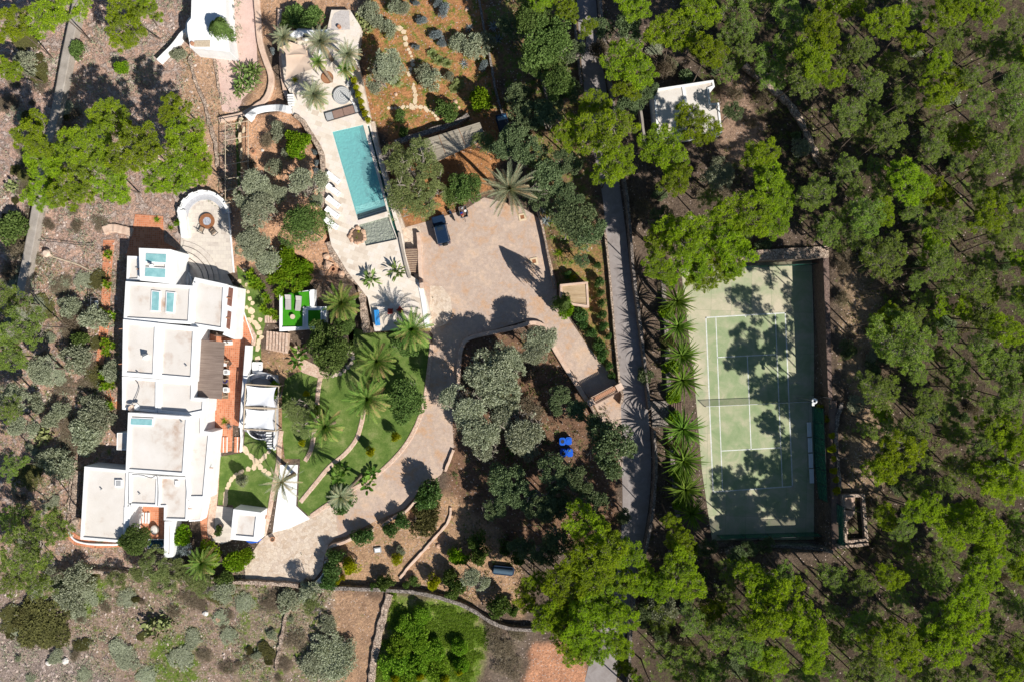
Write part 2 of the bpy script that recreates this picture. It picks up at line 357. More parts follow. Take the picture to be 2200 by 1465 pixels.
def drive_mat(name,cols,s=.35):
    m,n,o=newmat(name); c=coords(n); f=noise(n,c,.30,11,.74,.25); g=noise(n,c,2.4,7,.75); h=noise(n,c,24,3)
    col=ramp(n,f,[(.30+.38*i/(len(cols)-1),cols[i]) for i in range(len(cols))])
    col=mix(n,.5,col,ramp(n,g,[(.3,(.68,.66,.64)),(.7,(1.25,1.25,1.25))]),'MULTIPLY'); col=mix(n,.45,col,ramp(n,h,[(.3,(.6,.6,.6)),(.7,(1.35,1.35,1.35))]),'MULTIPLY')
    finish(n,o,col,.95,math_(n,'ADD',g,h),.5,.04,.1); return m
M['drive']=drive_mat('packed_earth_yard',[(.44,.25,.15),(.51,.335,.22),(.46,.355,.29),(.55,.41,.31),(.56,.375,.25)])
def lawn_mat():
    m,n,o=newmat('mown_lawn'); c=coords(n); f=noise(n,c,.45,8,.7); g=noise(n,c,9,5,.8); h=noise(n,c,40,2)
    col=ramp(n,f,[(.3,(.065,.12,.025)),(.48,(.115,.18,.04)),(.58,(.17,.225,.065)),(.7,(.28,.29,.12))])
    col=mix(n,.7,col,ramp(n,g,[(.3,(.6,.6,.55)),(.7,(1.4,1.35,1.3))]),'MULTIPLY'); finish(n,o,col,.95,math_(n,'ADD',g,h),.9,.05,.05); return m
M['lawn']=lawn_mat()
def court_mat():
    m,n,o=newmat('worn_court_surface'); c=coords(n); f=noise(n,c,.35,9,.65,.6); g=noise(n,c,2.0,7,.7); h=noise(n,c,20,3)
    mp=N(n,'Mapping'); mp.inputs['Rotation'].default_value=(0,0,.026); mp.inputs['Location'].default_value=(.4,.7,0); n.links.new(c,mp.inputs[0])
    b=N(n,'TexBrick'); n.links.new(mp.outputs[0],b.inputs['Vector']); b.offset=0; b.inputs['Scale'].default_value=1
    b.inputs['Brick Width'].default_value=2.75; b.inputs['Row Height'].default_value=5.6; b.inputs['Mortar Size'].default_value=.018; b.inputs['Mortar Smooth'].default_value=.4
    b.inputs['Color1'].default_value=(0,0,0,1); b.inputs['Color2'].default_value=(1,1,1,1); b.inputs['Mortar'].default_value=(.5,.5,.5,1)
    k=math_(n,'ADD',math_(n,'MULTIPLY',f,.75),math_(n,'MULTIPLY',mix(n,.5,b.outputs['Color'],g),.25))
    col=ramp(n,k,[(.30,(.27,.32,.17)),(.43,(.33,.365,.215)),(.54,(.44,.41,.28)),(.66,(.54,.47,.34))])
    col=mix(n,.35,col,ramp(n,h,[(.3,(.7,.7,.7)),(.7,(1.25,1.25,1.25))]),'MULTIPLY')
    col=mix(n,math_(n,'MULTIPLY',b.outputs['Fac'],.55),col,(.07,.12,.07)); finish(n,o,col,.9,h,.3,.01,.15); return m
M['court']=court_mat(); 
M['playgreen']=surf('court_play_green',[(.3,(.22,.29,.14)),(.48,(.29,.34,.185)),(.68,(.43,.41,.27))],.5,.9,.2,.01,9,.3,18,.15,0,.5)
M['line']=surf('white_line_paint',[(.3,(.52,.53,.48)),(.7,(.74,.74,.70))],2,.8,.1,.01,6,.2,20)
M['yellow_path']=surf('pale_flagstone',[(.3,(.56,.42,.27)),(.7,(.72,.58,.40))],2,.9,.4,.02)
def pool_mats():
    m,n,o=newmat('pool_mosaic'); c=coords(n); g=noise(n,c,9,3,.8)
    finish(n,o,ramp(n,g,[(.3,(.62,.78,.74)),(.7,(.86,.94,.90))]),.6,g,.1,.01); a=m
    def water(name,tint,gl,lo=.84,hi=1.25):
        m,n,o=newmat(name); c=coords(n); f=noise(n,c,3.0,4,.6,.6); h=noise(n,c,4.2,5,.8,2.0)  # h mottles the tint: caustic ripple light put into the water colour
        b=N(n,'Bump'); b.inputs['Strength'].default_value=.5; b.inputs['Distance'].default_value=.06; n.links.new(f,b.inputs['Height'])
        t=N(n,'BsdfTransparent'); n.links.new(ramp(n,h,[(.35,tuple(x*lo for x in tint)),(.62,tuple(min(1,x*hi+.03) for x in tint))]),t.inputs[0]); g=N(n,'BsdfGlossy'); g.inputs['Roughness'].default_value=.12; n.links.new(b.outputs[0],g.inputs['Normal'])
        fr=N(n,'Fresnel'); fr.inputs[0].default_value=1.33; n.links.new(b.outputs[0],fr.inputs['Normal'])
        d=N(n,'BsdfDiffuse'); d.inputs[0].default_value=tuple(x*.6 for x in tint)+(1,); m1=N(n,'MixShader'); m1.inputs[0].default_value=gl; n.links.new(t.outputs[0],m1.inputs[1]); n.links.new(d.outputs[0],m1.inputs[2])
        mx=N(n,'MixShader'); n.links.new(fr.outputs[0],mx.inputs[0]); n.links.new(m1.outputs[0],mx.inputs[1]); n.links.new(g.outputs[0],mx.inputs[2]); n.links.new(mx.outputs[0],o.inputs[0]); return m
    return a,water('pool_water',(.47,1,1),.42),water('shallow_water',(.93,.97,.92),.03,.93,1.05)
M['mosaic'],M['water'],M['shallow']=pool_mats()
def meshfence(name,col,alpha):
    m,n,o=newmat(name); t=N(n,'BsdfTransparent'); p=N(n,'BsdfDiffuse'); p.inputs[0].default_value=tuple(col)+(1,)
    mx=N(n,'MixShader'); mx.inputs[0].default_value=alpha; n.links.new(t.outputs[0],mx.inputs[1]); n.links.new(p.outputs[0],mx.inputs[2]); n.links.new(mx.outputs[0],o.inputs[0]); return m
M['greenmesh']=meshfence('green_windbreak_mesh',(.03,.16,.11),.62); M['net']=meshfence('black_net',(.02,.02,.02),.4)
# foliage
M['pine']=foliage('pine_needles',[(.26,.24,.17),(.20,.28,.04),(.35,.47,.02),(.58,.69,.05)],.45)
M['pine2']=foliage('dull_pine_needles',[(.30,.28,.23),(.21,.27,.10),(.29,.40,.075),(.46,.59,.08)],.42)
M['olive']=foliage('olive_leaves',[(.18,.20,.13),(.34,.36,.24),(.52,.54,.39)],.2)
M['mesquite']=foliage('light_green_leaves',[(.15,.19,.07),(.25,.30,.11),(.38,.42,.18)],.3)
M['carob']=foliage('dark_leaves',[(.06,.10,.03),(.13,.20,.05),(.24,.32,.10)],.25)
M['holm']=foliage('blue_green_leaves',[(.075,.10,.05),(.15,.20,.09),(.27,.32,.16)],.2)
M['bright']=foliage('lime_leaves',[(.09,.17,.01),(.17,.30,.015),(.33,.42,.03)],.35)
M['yellow']=foliage('yellow_green_leaves',[(.20,.24,.01),(.38,.38,.012),(.55,.50,.03)],.3)
M['silver']=foliage('silver_blue_leaves',[(.14,.17,.17),(.24,.28,.29),(.38,.42,.43)],.2)
M['hedge']=foliage('hedge_leaves',[(.06,.12,.04),(.12,.22,.065),(.22,.33,.12)],.25)
M['palm']=foliage('palm_leaflets',[(.05,.12,.025),(.12,.22,.04),(.26,.36,.08),(.40,.27,.13)],.3)
M['palmgrey']=foliage('grey_palm_leaflets',[(.14,.17,.10),(.25,.29,.18),(.40,.43,.28),(.46,.33,.18)],.3)
M['aloe']=foliage('strap_leaves',[(.05,.10,.015),(.13,.21,.03),(.30,.37,.08)],.25)
M['dryleaf']=foliage('dry_twigs',[(.11,.085,.055),(.19,.15,.10),(.30,.25,.18)],.15)
M['banana']=foliage('broad_leaves',[(.05,.12,.02),(.11,.23,.035),(.22,.36,.07)],.4)
M['cactus']=foliage('cactus_pads',[(.16,.20,.07),(.25,.29,.11),(.36,.38,.18)],.05)
M['brown']=foliage('olive_brown_leaves',[(.08,.075,.035),(.13,.125,.045),(.19,.18,.06)],.25)
M['citrus']=foliage('citrus_leaves',[(.10,.19,.02),(.20,.34,.03),(.38,.50,.07)],.35)
M['grassblade']=foliage('meadow_grass',[(.16,.22,.04),(.26,.36,.05),(.42,.46,.14)],.35)
# ------------------------------------------------------------------ terrain: one sheet to the horizon
def grid1(a,b,st,far): 
    c=list(np.arange(a,b+1e-6,st)); 
    lo=[a-x for x in (8,20,45,100,220,500,1100)][::-1]; hi=[b+x for x in (8,20,45,100,220,500,1100)]
    return np.array(lo+c+hi)
gx=grid1(-80,80,.36,0); gy=grid1(-56,56,.36,0)
X,Y=np.meshgrid(gx,gy); U=X*PPM+1100; V=732.5-Y*PPM
Z=THp(np.clip(U,-300,2500),np.clip(V,-300,1800)).copy()
dk=sdpoly(U,V,DECK); Z=np.where(dk<-7,-2.6,Z)
n1=(fbm(U,V,70,21)-.5); n2=(fbm(U,V,18,31)-.5); jt=n1*40+n2*22
col=np.zeros(U.shape+(3,)); col[:]=(.13,.095,.07); rock=np.full(U.shape,.12); grass=np.full(U.shape,.10)
def zone(poly,c,rk,g,feather=14,j=1.0):
    a=ss(.5-(sdpoly(U,V,poly)+jt*j)/(2*feather))
    col[:]=col*(1-a[...,None])+np.array(c)*a[...,None]; rock[:]=rock*(1-a)+rk*a; grass[:]=grass*(1-a)+g*a
zone([(-300,-300),(520,-300),(520,300),(500,560),(270,560),(260,1190),(560,1260),(700,1300),(700,1800),(-300,1800)],(.43,.285,.22),.66,.16,20)
zone([(-300,560),(250,560),(260,1190),(-300,1230)],(.38,.245,.18),.55,.34)
zone([(-300,1230),(520,1240),(700,1270),(660,1800),(-300,1800)],(.29,.205,.155),.40,.34,20)
zone([(330,1370),(430,1360),(430,1470),(320,1470)],(.22,.18,.11),.2,.62)
zone([(120,1240),(230,1250),(190,1330),(110,1300)],(.22,.18,.12),.2,.62)
zone([(510,1260),(640,1270),(620,1480),(520,1480)],(.22,.175,.13),.3,.6)
zone([(-20,1290),(180,1380),(260,1480),(-20,1500)],(.31,.24,.20),.6,.2,40,1.6)
zone([(380,100),(470,110),(500,240),(470,330),(500,560),(440,420),(390,200)],(.44,.28,.18),.35,.12)
zone([(545,-50),(790,-50),(770,60),(560,90),(600,240),(520,250),(560,180)],(.46,.28,.17),.25,.05)
zone([(500,240),(640,230),(690,330),(700,470),(740,590),(700,600),(500,580)],(.52,.30,.18),.25,.1,8)
zone([(790,-60),(1035,-60),(1065,130),(1095,275),(860,300),(790,250),(770,100)],(.40,.19,.085),.18,.42)
zone([(850,300),(1100,250),(1110,320),(1050,400),(880,500),(850,430)],(.40,.19,.08),.1,.12)
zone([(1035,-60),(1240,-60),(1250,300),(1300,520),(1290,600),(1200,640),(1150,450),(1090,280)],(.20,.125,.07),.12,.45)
zone([(1190,520),(1300,520),(1320,840),(1280,800),(1240,680),(1200,640)],(.30,.18,.08),.1,.4)
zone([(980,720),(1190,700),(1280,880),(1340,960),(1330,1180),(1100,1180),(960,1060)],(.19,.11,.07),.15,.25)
zone([(700,1120),(960,1050),(1120,1180),(1120,1320),(960,1270),(700,1260)],(.40,.25,.15),.28,.25)
zone([(560,760),(640,760),(660,830),(600,1000),(560,950)],(.36,.22,.13),.1,.3)
zone([(700,1262),(830,1275),(800,1480),(690,1480)],(.36,.225,.14),.12,.18)
zone([(540,1262),(720,1262),(700,1480),(520,1480)],(.27,.20,.145),.35,.40)
zone([(840,1272),(960,1285),(1060,1340),(1040,1400),(1030,1500),(810,1500)],(.28,.29,.10),.05,.7,16)
zone([(1060,1350),(1150,1360),(1110,1480),(1040,1480)],(.17,.13,.10),.1,.2)
zone([(1140,1380),(1220,1370),(1255,1420),(1260,1500),(1110,1500)],(.48,.24,.14),.25,.05,8,.5)
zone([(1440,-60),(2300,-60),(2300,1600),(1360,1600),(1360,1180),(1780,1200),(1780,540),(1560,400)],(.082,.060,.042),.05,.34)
zone([(1540,150),(1600,180),(1640,330),(1600,400),(1550,330)],(.36,.24,.17),.25,.1)
zone([(1785,570),(1850,620),(1900,1000),(1860,1060),(1790,1050)],(.28,.195,.125),.3,.25)
n0=len(gx)
idx=np.arange(X.size).reshape(X.shape); F=np.stack([idx[:-1,:-1],idx[:-1,1:],idx[1:,1:],idx[1:,:-1]],-1).reshape(-1,4)
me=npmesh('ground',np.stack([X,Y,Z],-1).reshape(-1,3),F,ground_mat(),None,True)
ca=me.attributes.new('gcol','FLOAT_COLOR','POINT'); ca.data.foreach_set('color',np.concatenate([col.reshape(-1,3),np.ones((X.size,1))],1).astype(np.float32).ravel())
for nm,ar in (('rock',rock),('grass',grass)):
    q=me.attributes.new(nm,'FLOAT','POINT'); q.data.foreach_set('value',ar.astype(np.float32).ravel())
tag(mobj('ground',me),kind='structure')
def sheet(name,poly,z,mat,th=.25,curve=0):
    p=cr(poly+[poly[0]],curve)[:-1] if curve else poly
    return tag(MB().prism(pl(p,z),z-th,z).build(name,mat),kind='structure')
# ---- roads, yard, lawns
DRIVE=PARK+[(1226,690),(1262,742),(1300,790),(1333,832),(1274,866),(1186,745),(1166,704),(1125,690),(1050,712),(1006,722),(990,752),(984,800),(978,860),(972,912),(975,960),(960,990),(948,1018),(905,1052),(868,1092),(800,1122),(740,1152),(712,1156),(700,1180),(680,1120),(640,1118),(720,1078),(800,1032),(850,985),(888,930),(908,890),(918,850),(926,780),(930,720),(915,700),(900,640)]
sheet('driveway',DRIVE,.02,M['drive'])
sheet('forecourt_paving',[(924,614),(950,616),(968,640),(972,670),(962,695),(935,705),(922,700)],.028,M['crazy'],.25)
RL=cr([(1236,-80),(1240,20),(1248,120),(1256,200),(1270,300),(1294,420),(1303,520),(1309,600),(1320,700),(1328,800),(1333,900),(1336,1000),(1337,1100),(1326,1220),(1294,1340),(1262,1440),(1240,1540)])
RR=cr([(1276,-80),(1282,20),(1292,120),(1304,200),(1318,300),(1334,420),(1347,520),(1356,600),(1371,700),(1384,800),(1394,900),(1399,1000),(1393,1090),(1378,1180),(1352,1320),(1328,1440),(1312,1540)])
sheet('road',RL+RR[::-1],.024,M['asphalt'])
sheet('track_by_gate',[(1333,832),(1338,1010),(1318,960),(1300,915),(1276,868)],.03,M['drive'])
LAWN=[(636,800),(665,795),(700,808),(735,795),(756,770),(765,655),(770,600),(712,560),(735,640),(745,700),(800,715),(905,712),(925,745),(922,800),(912,862),(884,934),(846,984),(795,1028),(715,1076),(664,1108),(640,1086),(642,1030),(645,985),(640,985),(612,985),(606,930),(606,850),(612,815)]
sheet('lawn',LAWN,.03,M['lawn'])
sheet('lawn',[(473,980),(523,972),(527,918),(595,925),(592,1000),(586,1050),(574,1103),(560,1098),(502,1090),(500,1084),(468,1084)],.026,M['lawn'])
sheet('lawn',[(508,570),(530,590),(560,620),(575,680),(560,730),(562,790),(545,800),(535,775),(540,735),(512,680),(514,620)],.028,M['lawn'])
sheet('turf_path',[(506,262),(533,258),(532,350),(528,430),(512,430),(508,350)],.024,M['lawn'])
sheet('gravel_path',[(502,-30),(546,-30),(550,60),(553,140),(548,185),(520,215),(510,245),(478,240),(468,195),(462,140),(463,116),(500,116)],.022,M['gravelpath'])
sheet('turning_court',[(586,1143),(634,1112),(668,1108),(712,1082),(722,1110),(726,1148),(706,1168),(697,1195),(692,1222),(676,1243),(640,1252),(528,1247),(524,1205),(540,1190),(560,1160),(572,1150)],.034,M['crazy'])
sheet('white_ramp',[(602,998),(640,998),(636,1086),(666,1114),(620,1135),(586,1143),(590,1110),(597,1060)],.045,M['slabwhite'])
# ---- deck slab and swimming pool (part of the terrace structure)
PL=[(711,281),(782,265),(836,457),(767,478)]; SH=[(769,480),(838,460),(858,519),(783,535)]
SHH=[(771,484),(834,466),(853,515),(786,529)]; PLH=[(714,284),(780,269),(832,455),(769,474)]
CHN=[(789,270),(793,270),(849,482),(858,510),(853,511),(843,484)]
def deck():
    z=DZ+.02; o=ccw(pl(DECK,z)); holes=[ccw(pl(h,z))[::-1] for h in (PLH,SHH,CHN)]
    loops=[o]+holes; vs=[Vector((x,y,0)) for l in loops for x,y in l]
    fs=[]; flatv=[tuple(v[:2]) for v in vs]
    for t in tessellate_polygon([[Vector((x,y,0)) for x,y in l] for l in loops]): fs.append(orient(t,flatv,0))
    mb=MB(); mb.add([(v.x,v.y,z) for v in vs],fs)
    n=len(o); mb.add([(x,y,-.3) for x,y in o]+[(x,y,z) for x,y in o],[(i,(i+1)%n,n+(i+1)%n,n+i) for i in range(n)])
    tag(mb.build('pool_terrace',M['travertine']),kind='structure')
deck()
def basin(poly,depth,water,wname,wd):
    z=DZ+.02; p=ccw(pl(poly,z)); n=len(p)
    mb=MB(); mb.add([(x,y,z-depth) for x,y in p]+[(x,y,z) for x,y in p],[(n+i,n+(i+1)%n,(i+1)%n,i) for i in range(n)]); mb.flat(p,z-depth)
    return mb
M['stepedge']=plain('dark_step_tiles',(.02,.16,.17),.5)
pt=thing('swimming_pool','long turquoise pool with submerged steps and pale shallow end on the stone terrace','swimming pool',(W(775,370,DZ)[0],W(775,370,DZ)[1],DZ))
b=basin(PLH,1.45,0,'',0)
b.build('basin',M['mosaic'],pt)
b2=basin(SHH,.30,0,'',0)
b2.build('shallow_basin',surf('shallow_floor',[(.3,(.52,.54,.44)),(.7,(.68,.68,.58))],2),pt)
MB().flat(pl([(714,284),(780,269),(828.3,442),(765.2,461)],DZ),DZ-.08).build('water',M['water'],pt)
MB().flat(pl([(765.2,461),(828.3,442),(832,455),(769,474)],DZ),DZ-.08).build('step_water',M['shallow'],pt)
MB().flat(pl(SHH,DZ),DZ-.10).build('shallow_water',M['shallow'],pt)
for k in range(3):
    t=.93+.028*k
    a=[(711+(767-711)*t+2,281+(478-281)*t),(782+(836-782)*t-2,265+(457-265)*t)]; c=[(769,474),(832,455)]
    MB().prism(pl([a[0],a[1],c[1],c[0]],DZ),DZ-1.3,DZ-.80+.22*k).build('step',M['mosaic'],pt)
    e=[(711+(767-711)*(t+.006)+2,281+(478-281)*(t+.006)),(782+(836-782)*(t+.006)-2,265+(457-265)*(t+.006))]
    MB().prism(pl([a[0],a[1],e[1],e[0]],DZ),DZ-1.0,DZ-.79+.22*k).build('step_edge',M['stepedge'],pt)
cb=basin(CHN,.9,0,'',0); ch=thing('overflow_channel','narrow dark green water channel beside the right edge of the pool','channel',W(820,380,DZ)); cb.build('channel_bed',M['mosaic'],ch)
MB().flat(pl(CHN,DZ),DZ-.35).build('water',plain('dark_channel_water',(.02,.07,.05),.1),ch)
# ---- walls: ribbons of stone with an uneven top
def wall(name,label,pts,wd,h,mat,cat='wall',jit=.05,z=None,curve=4,cap=None,group=None,wz=None,at_top=True):
    """pts: photo pixels of the wall's top centre line; wd metres wide; h metres above the ground it stands on"""
    p2=cr(pts,curve) if curve else pts
    P=[]
    for a in p2:
        if z is not None: q=W(a[0],a[1],z+h); P.append(Vector((q[0],q[1],z)))
        else: q=G(a[0],a[1],h if at_top else 0); P.append(Vector(q))
    P=smooth_path([tuple(a) for a in P],.55); mb=MB(); n=len(P); vs=[]
    rr=random.Random(len(pts)*31+int(pts[0][0]))
    for i,p in enumerate(P):
        d=(P[min(i+1,n-1)]-P[max(i-1,0)]); d.z=0; d=d.normalized() if d.length>1e-6 else Vector((1,0,0)); s=Vector((-d.y,d.x,0))
        w_=wd/2; ja,jb,jc=[rr.uniform(-jit,jit) for _ in range(3)]
        top=p.z+h+jc
        for off,zz in ((-w_*1.12+ja,min(p.z,0)-.4),(-w_+ja,top-.04),(-w_*.8+ja,top),(w_*.8+jb,top+ja*.5),(w_+jb,top-.04),(w_*1.12+jb,min(p.z,0)-.4)):
            vs.append((p.x+s.x*off,p.y+s.y*off,zz))
    fs=[]
    for i in range(n-1):
        for k in range(5): fs.append((i*6+k,(i+1)*6+k,(i+1)*6+k+1,i*6+k+1)[::-1])
    fs.append((0,1,2,3,4,5)); fs.append(tuple((n-1)*6+k for k in (5,4,3,2,1,0)))
    mb.add(vs,fs); return tag(mb.build(name,mat),label,cat,group)
D,GS,PW,WH,CO=M['drystone'],M['greystone'],M['pinkwall'],M['white'],M['concrete']
wall('boundary_wall','broad concrete-topped wall crossing the rocky slope at the upper left, pine crown over its upper end',[(168,-20),(160,30),(143,110),(128,190),(116,250),(104,300),(90,360),(82,420),(73,470),(60,540),(45,615),(42,640)],1.15,1.25,CO,jit=.02)
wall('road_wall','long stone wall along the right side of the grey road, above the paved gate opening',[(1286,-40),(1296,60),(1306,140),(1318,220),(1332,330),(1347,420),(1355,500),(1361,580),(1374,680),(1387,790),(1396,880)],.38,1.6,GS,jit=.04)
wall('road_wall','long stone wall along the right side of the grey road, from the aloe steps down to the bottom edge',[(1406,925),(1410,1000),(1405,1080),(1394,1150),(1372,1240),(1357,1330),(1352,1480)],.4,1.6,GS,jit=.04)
wall('garden_wall','low stone wall on the left side of the grey road beside the clipped ball shrubs',[(1300,500),(1307,560),(1315,650),(1323,740),(1331,825)],.3,.7,D,jit=.03)
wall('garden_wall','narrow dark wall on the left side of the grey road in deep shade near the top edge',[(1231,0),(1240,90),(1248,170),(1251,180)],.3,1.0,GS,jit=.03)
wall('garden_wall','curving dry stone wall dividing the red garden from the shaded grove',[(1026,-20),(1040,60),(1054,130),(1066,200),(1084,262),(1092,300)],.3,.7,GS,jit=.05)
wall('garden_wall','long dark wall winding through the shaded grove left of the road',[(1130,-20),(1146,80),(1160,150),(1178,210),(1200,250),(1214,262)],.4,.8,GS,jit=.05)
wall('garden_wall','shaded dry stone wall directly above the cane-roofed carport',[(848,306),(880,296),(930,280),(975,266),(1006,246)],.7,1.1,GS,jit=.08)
wall('garden_wall','low stone edge on the right side of the parking yard',[(1152,440),(1166,490),(1180,560),(1192,620)],.3,1.0,D,jit=.03)
wall('garden_wall','curved kerb wall of the parking yard above the olive grove',[(1168,700),(1145,693),(1110,703),(1060,714),(1020,723),(1000,732),(990,752),(986,790),(985,838)],.55,.6,PW,jit=.03)
wall('garden_wall','straight stone wall on the left side of the drive down to the gate',[(1182,732),(1200,764),(1222,800),(1246,836),(1266,868)],.6,.7,PW,jit=.03)
wall('garden_wall','low wall on the right of the curved drive near the shady round shrub',[(974,966),(964,992),(956,1012)],.35,.45,PW,jit=.04)
wall('garden_wall','dark-faced wall along the lower right of the curved drive, upper section',[(897,1070),(872,1098),(846,1112),(822,1128)],.35,.9,PW,jit=.02)
wall('garden_wall','dark-faced wall along the lower right of the curved drive, lower section beside the turning court',[(802,1138),(770,1150),(735,1166),(714,1172),(704,1182),(702,1200)],.4,.9,PW,jit=.02)
wall('planter_wall','curved white-topped wall on the right edge of the turning court',[(703,1206),(701,1222),(696,1238),(686,1250),(672,1262)],.75,.8,plain('pale_wall_cap',(.62,.62,.63),.8),jit=.01)
wall('garden_wall','long dark boundary wall curving along the bottom of the garden',[(675,1262),(740,1264),(840,1268),(900,1274),(960,1288),(1010,1308),(1060,1338),(1095,1350),(1150,1354)],.5,1.0,GS,jit=.05)
wall('garden_wall','stone wall below the red-tiled path and the shrubs, left of the turning court',[(120,1226),(200,1228),(290,1236),(380,1246),(470,1250),(560,1252),(640,1258)],.5,.8,D,jit=.07)
wall('rubble_wall','broken line of pale rubble crossing the scrub below the turning court',[(634,1276),(624,1300),(612,1335),(604,1370),(598,1400),(592,1440)],.5,.35,D,jit=.14)
wall('rubble_wall','tumbled pale stone wall between the dry field and the bright green field',[(836,1276),(824,1320),(814,1360),(806,1400),(800,1440),(796,1480)],.9,.5,D,jit=.12)
wall('garden_wall','thin curved stone edging below the mottled yellow bush',[(968,1090),(966,1110),(956,1130),(936,1152),(920,1170),(905,1188),(880,1215),(858,1242)],.35,.3,PW,jit=.05)
wall('retaining_wall','sandy brick-edged wall curving from the top edge down past the bird-of-paradise bed',[(549,-20),(553,30),(558,90),(570,130),(581,160),(580,190),(568,215),(545,232),(515,248),(470,258)],.75,.45,PW,jit=.03)
wall('garden_wall','sandy wall left of the tan shade sail terrace',[(601,20),(600,60),(603,110),(607,160),(612,195),(622,218)],.6,.5,PW,jit=.03,at_top=True)
wall('garden_wall','curved white wall sweeping from the entrance steps to the turf path',[(530,254),(545,241),(570,234),(600,232),(626,236)],.9,.9,WH,jit=.01)
wall('retaining_wall','rough stone wall separating the planted bed from the pool terrace',[(632,248),(650,262),(668,290),(682,312),(691,334),(693,370),(692,410),(690,446)],.65,.35,D,z=DZ,jit=.05)
wall('retaining_wall','broken boulder edging below the grey sun terrace, beside the leaning palm',[(706,520),(716,545),(735,570),(752,592),(772,610),(778,640),(784,690),(786,715)],.9,.25,D,z=.9,jit=.14)
wall('pool_edge_wall','pale stone coping wall along the right side of the pool terrace',[(800,262),(812,320),(830,380),(852,450),(866,490)],.5,.05,M['crazy'],z=DZ,jit=.01)
wall('terrace_wall','narrow pale parapet of the terrace beside the parking yard stairs',[(857,500),(863,532),(871,568),(880,598)],.35,.4,M['concrete'],z=DZ,jit=.01)
wall('terrace_wall','white-topped ramp wall between the lower terrace and the parking yard',[(901,607),(908,640),(914,680),(918,705)],.6,.15,WH,z=DZ,jit=.01)
for pts,l in (([(688,810),(682,850),(680,890),(674,930),(668,965),(655,990)],'brick edging strip through the left part of the big lawn'),
              ([(781,880),(776,910),(764,945),(740,975),(708,1002),(680,1035),(645,1078)],'brick edging strip curving through the middle of the big lawn'),
              ([(928,740),(922,790),(914,850),(904,890),(884,935),(858,972),(820,1010),(780,1038),(730,1066),(668,1108)],'brick edging between the big lawn and the curved drive'),
              ([(604,925),(600,960),(598,990),(585,1060),(578,1100),(566,1150)],'brick edging left of the white ramp'),
              ([(465,985),(462,1030),(458,1080),(452,1130),(455,1155)],'brick edging along the left side of the small lawn')):
    wall('lawn_edging',l,pts,.6 if 'left side' not in l else 1.0,.13,M['pink'],'edging',jit=.015)
wall('terrace_wall','rough dry stone retaining wall bulging left of the lower white roofs',[(166,1010),(160,1050),(156,1090),(158,1120),(150,1140)],.9,.5,D,jit=.1)
wall('terrace_wall','thin dry stone edge in the scrub left of the lower white roofs',[(162,990),(152,1030),(148,1070),(146,1110),(140,1135)],.3,.3,D,jit=.1)
wall('white_wall','thin curved white rim of the brick path around the lowest white roof',[(146,1142),(160,1160),(190,1168),(240,1170),(262,1168)],.22,.35,WH,jit=.01)
wall('rock_wall','pale curved stone wall left of the terracotta square',[(222,496),(240,490),(262,494),(284,500)],1.1,.35,PW,jit=.05)
wall('stone_kerb','curving line of pale rubble on the slope right of the gravel path, beside the pines',[(408,120),(412,150),(425,190),(440,225),(448,260),(462,310),(468,360)],.5,.3,D,jit=.12)
wall('stone_kerb','loose line of stones left of the gravel path',[(460,120),(465,160),(470,190),(478,225)],.35,.2,D,jit=.1)
wall('forest_wall','old dry stone terrace wall running down through the pine wood from the white shed',[(1600,140),(1640,175),(1690,215),(1715,250),(1735,290),(1755,335),(1772,360)],.8,.4,D,jit=.15)
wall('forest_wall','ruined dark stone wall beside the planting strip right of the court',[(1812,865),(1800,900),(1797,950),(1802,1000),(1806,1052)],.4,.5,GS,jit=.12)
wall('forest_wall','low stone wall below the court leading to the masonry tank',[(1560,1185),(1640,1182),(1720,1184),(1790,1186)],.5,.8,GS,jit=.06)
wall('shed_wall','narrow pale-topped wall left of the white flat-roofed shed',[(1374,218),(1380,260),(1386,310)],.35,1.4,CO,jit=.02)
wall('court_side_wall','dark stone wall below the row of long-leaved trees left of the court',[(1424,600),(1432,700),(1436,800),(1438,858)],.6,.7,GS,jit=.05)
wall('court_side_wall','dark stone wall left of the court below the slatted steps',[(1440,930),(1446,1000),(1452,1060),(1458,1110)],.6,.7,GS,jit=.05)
# ---- tennis court
CT=[(1462,570),(1744,560),(1748,700),(1752,860),(1757,1000),(1762,1158),(1530,1160),(1508,1010),(1492,820)]
sheet('tennis_court_surface',CT,.012,M['court'])
sheet('play_area',[(1516.6,682.5),(1687,672.6),(1692,800),(1697,940),(1702.6,1044),(1532,1056)],.018,M['playgreen'],.1)
def lines():
    mb=MB(); w_=.075
    def L(a,b,ww=w_):
        a=Vector(W(*a)[:2]); b=Vector(W(*b)[:2]); d=(b-a).normalized()*ww; s=Vector((-d.y,d.x)); a-=d; b+=d
        mb.prism([a-s,b-s,b+s,a+s],.0,.0225)
    return mb,L
mb,L=lines()
for a,b in (((1516.6,682.5),(1532,1056)),((1687,672.6),(1702.6,1044)),((1516.6,682.5),(1687,672.6)),((1532,1056),(1702.6,1044))): L(a,b)
tag(mb.build('court_lines',M['line']),kind='structure')
mb,L=lines()
for a,b in (((1537.9,681.4),(1552.4,1054.5)),((1665.5,674),(1681,1045.6)),((1542,767.5),(1669,761)),((1551,968),(1677,961)),((1605.5,764),(1613.7,964.5)),((1601.5,677.5),(1601.8,681))): L(a,b,.06)
o=mb.build('court_inner_lines',M['line']); o.location.z+=.002; tag(o,kind='structure')
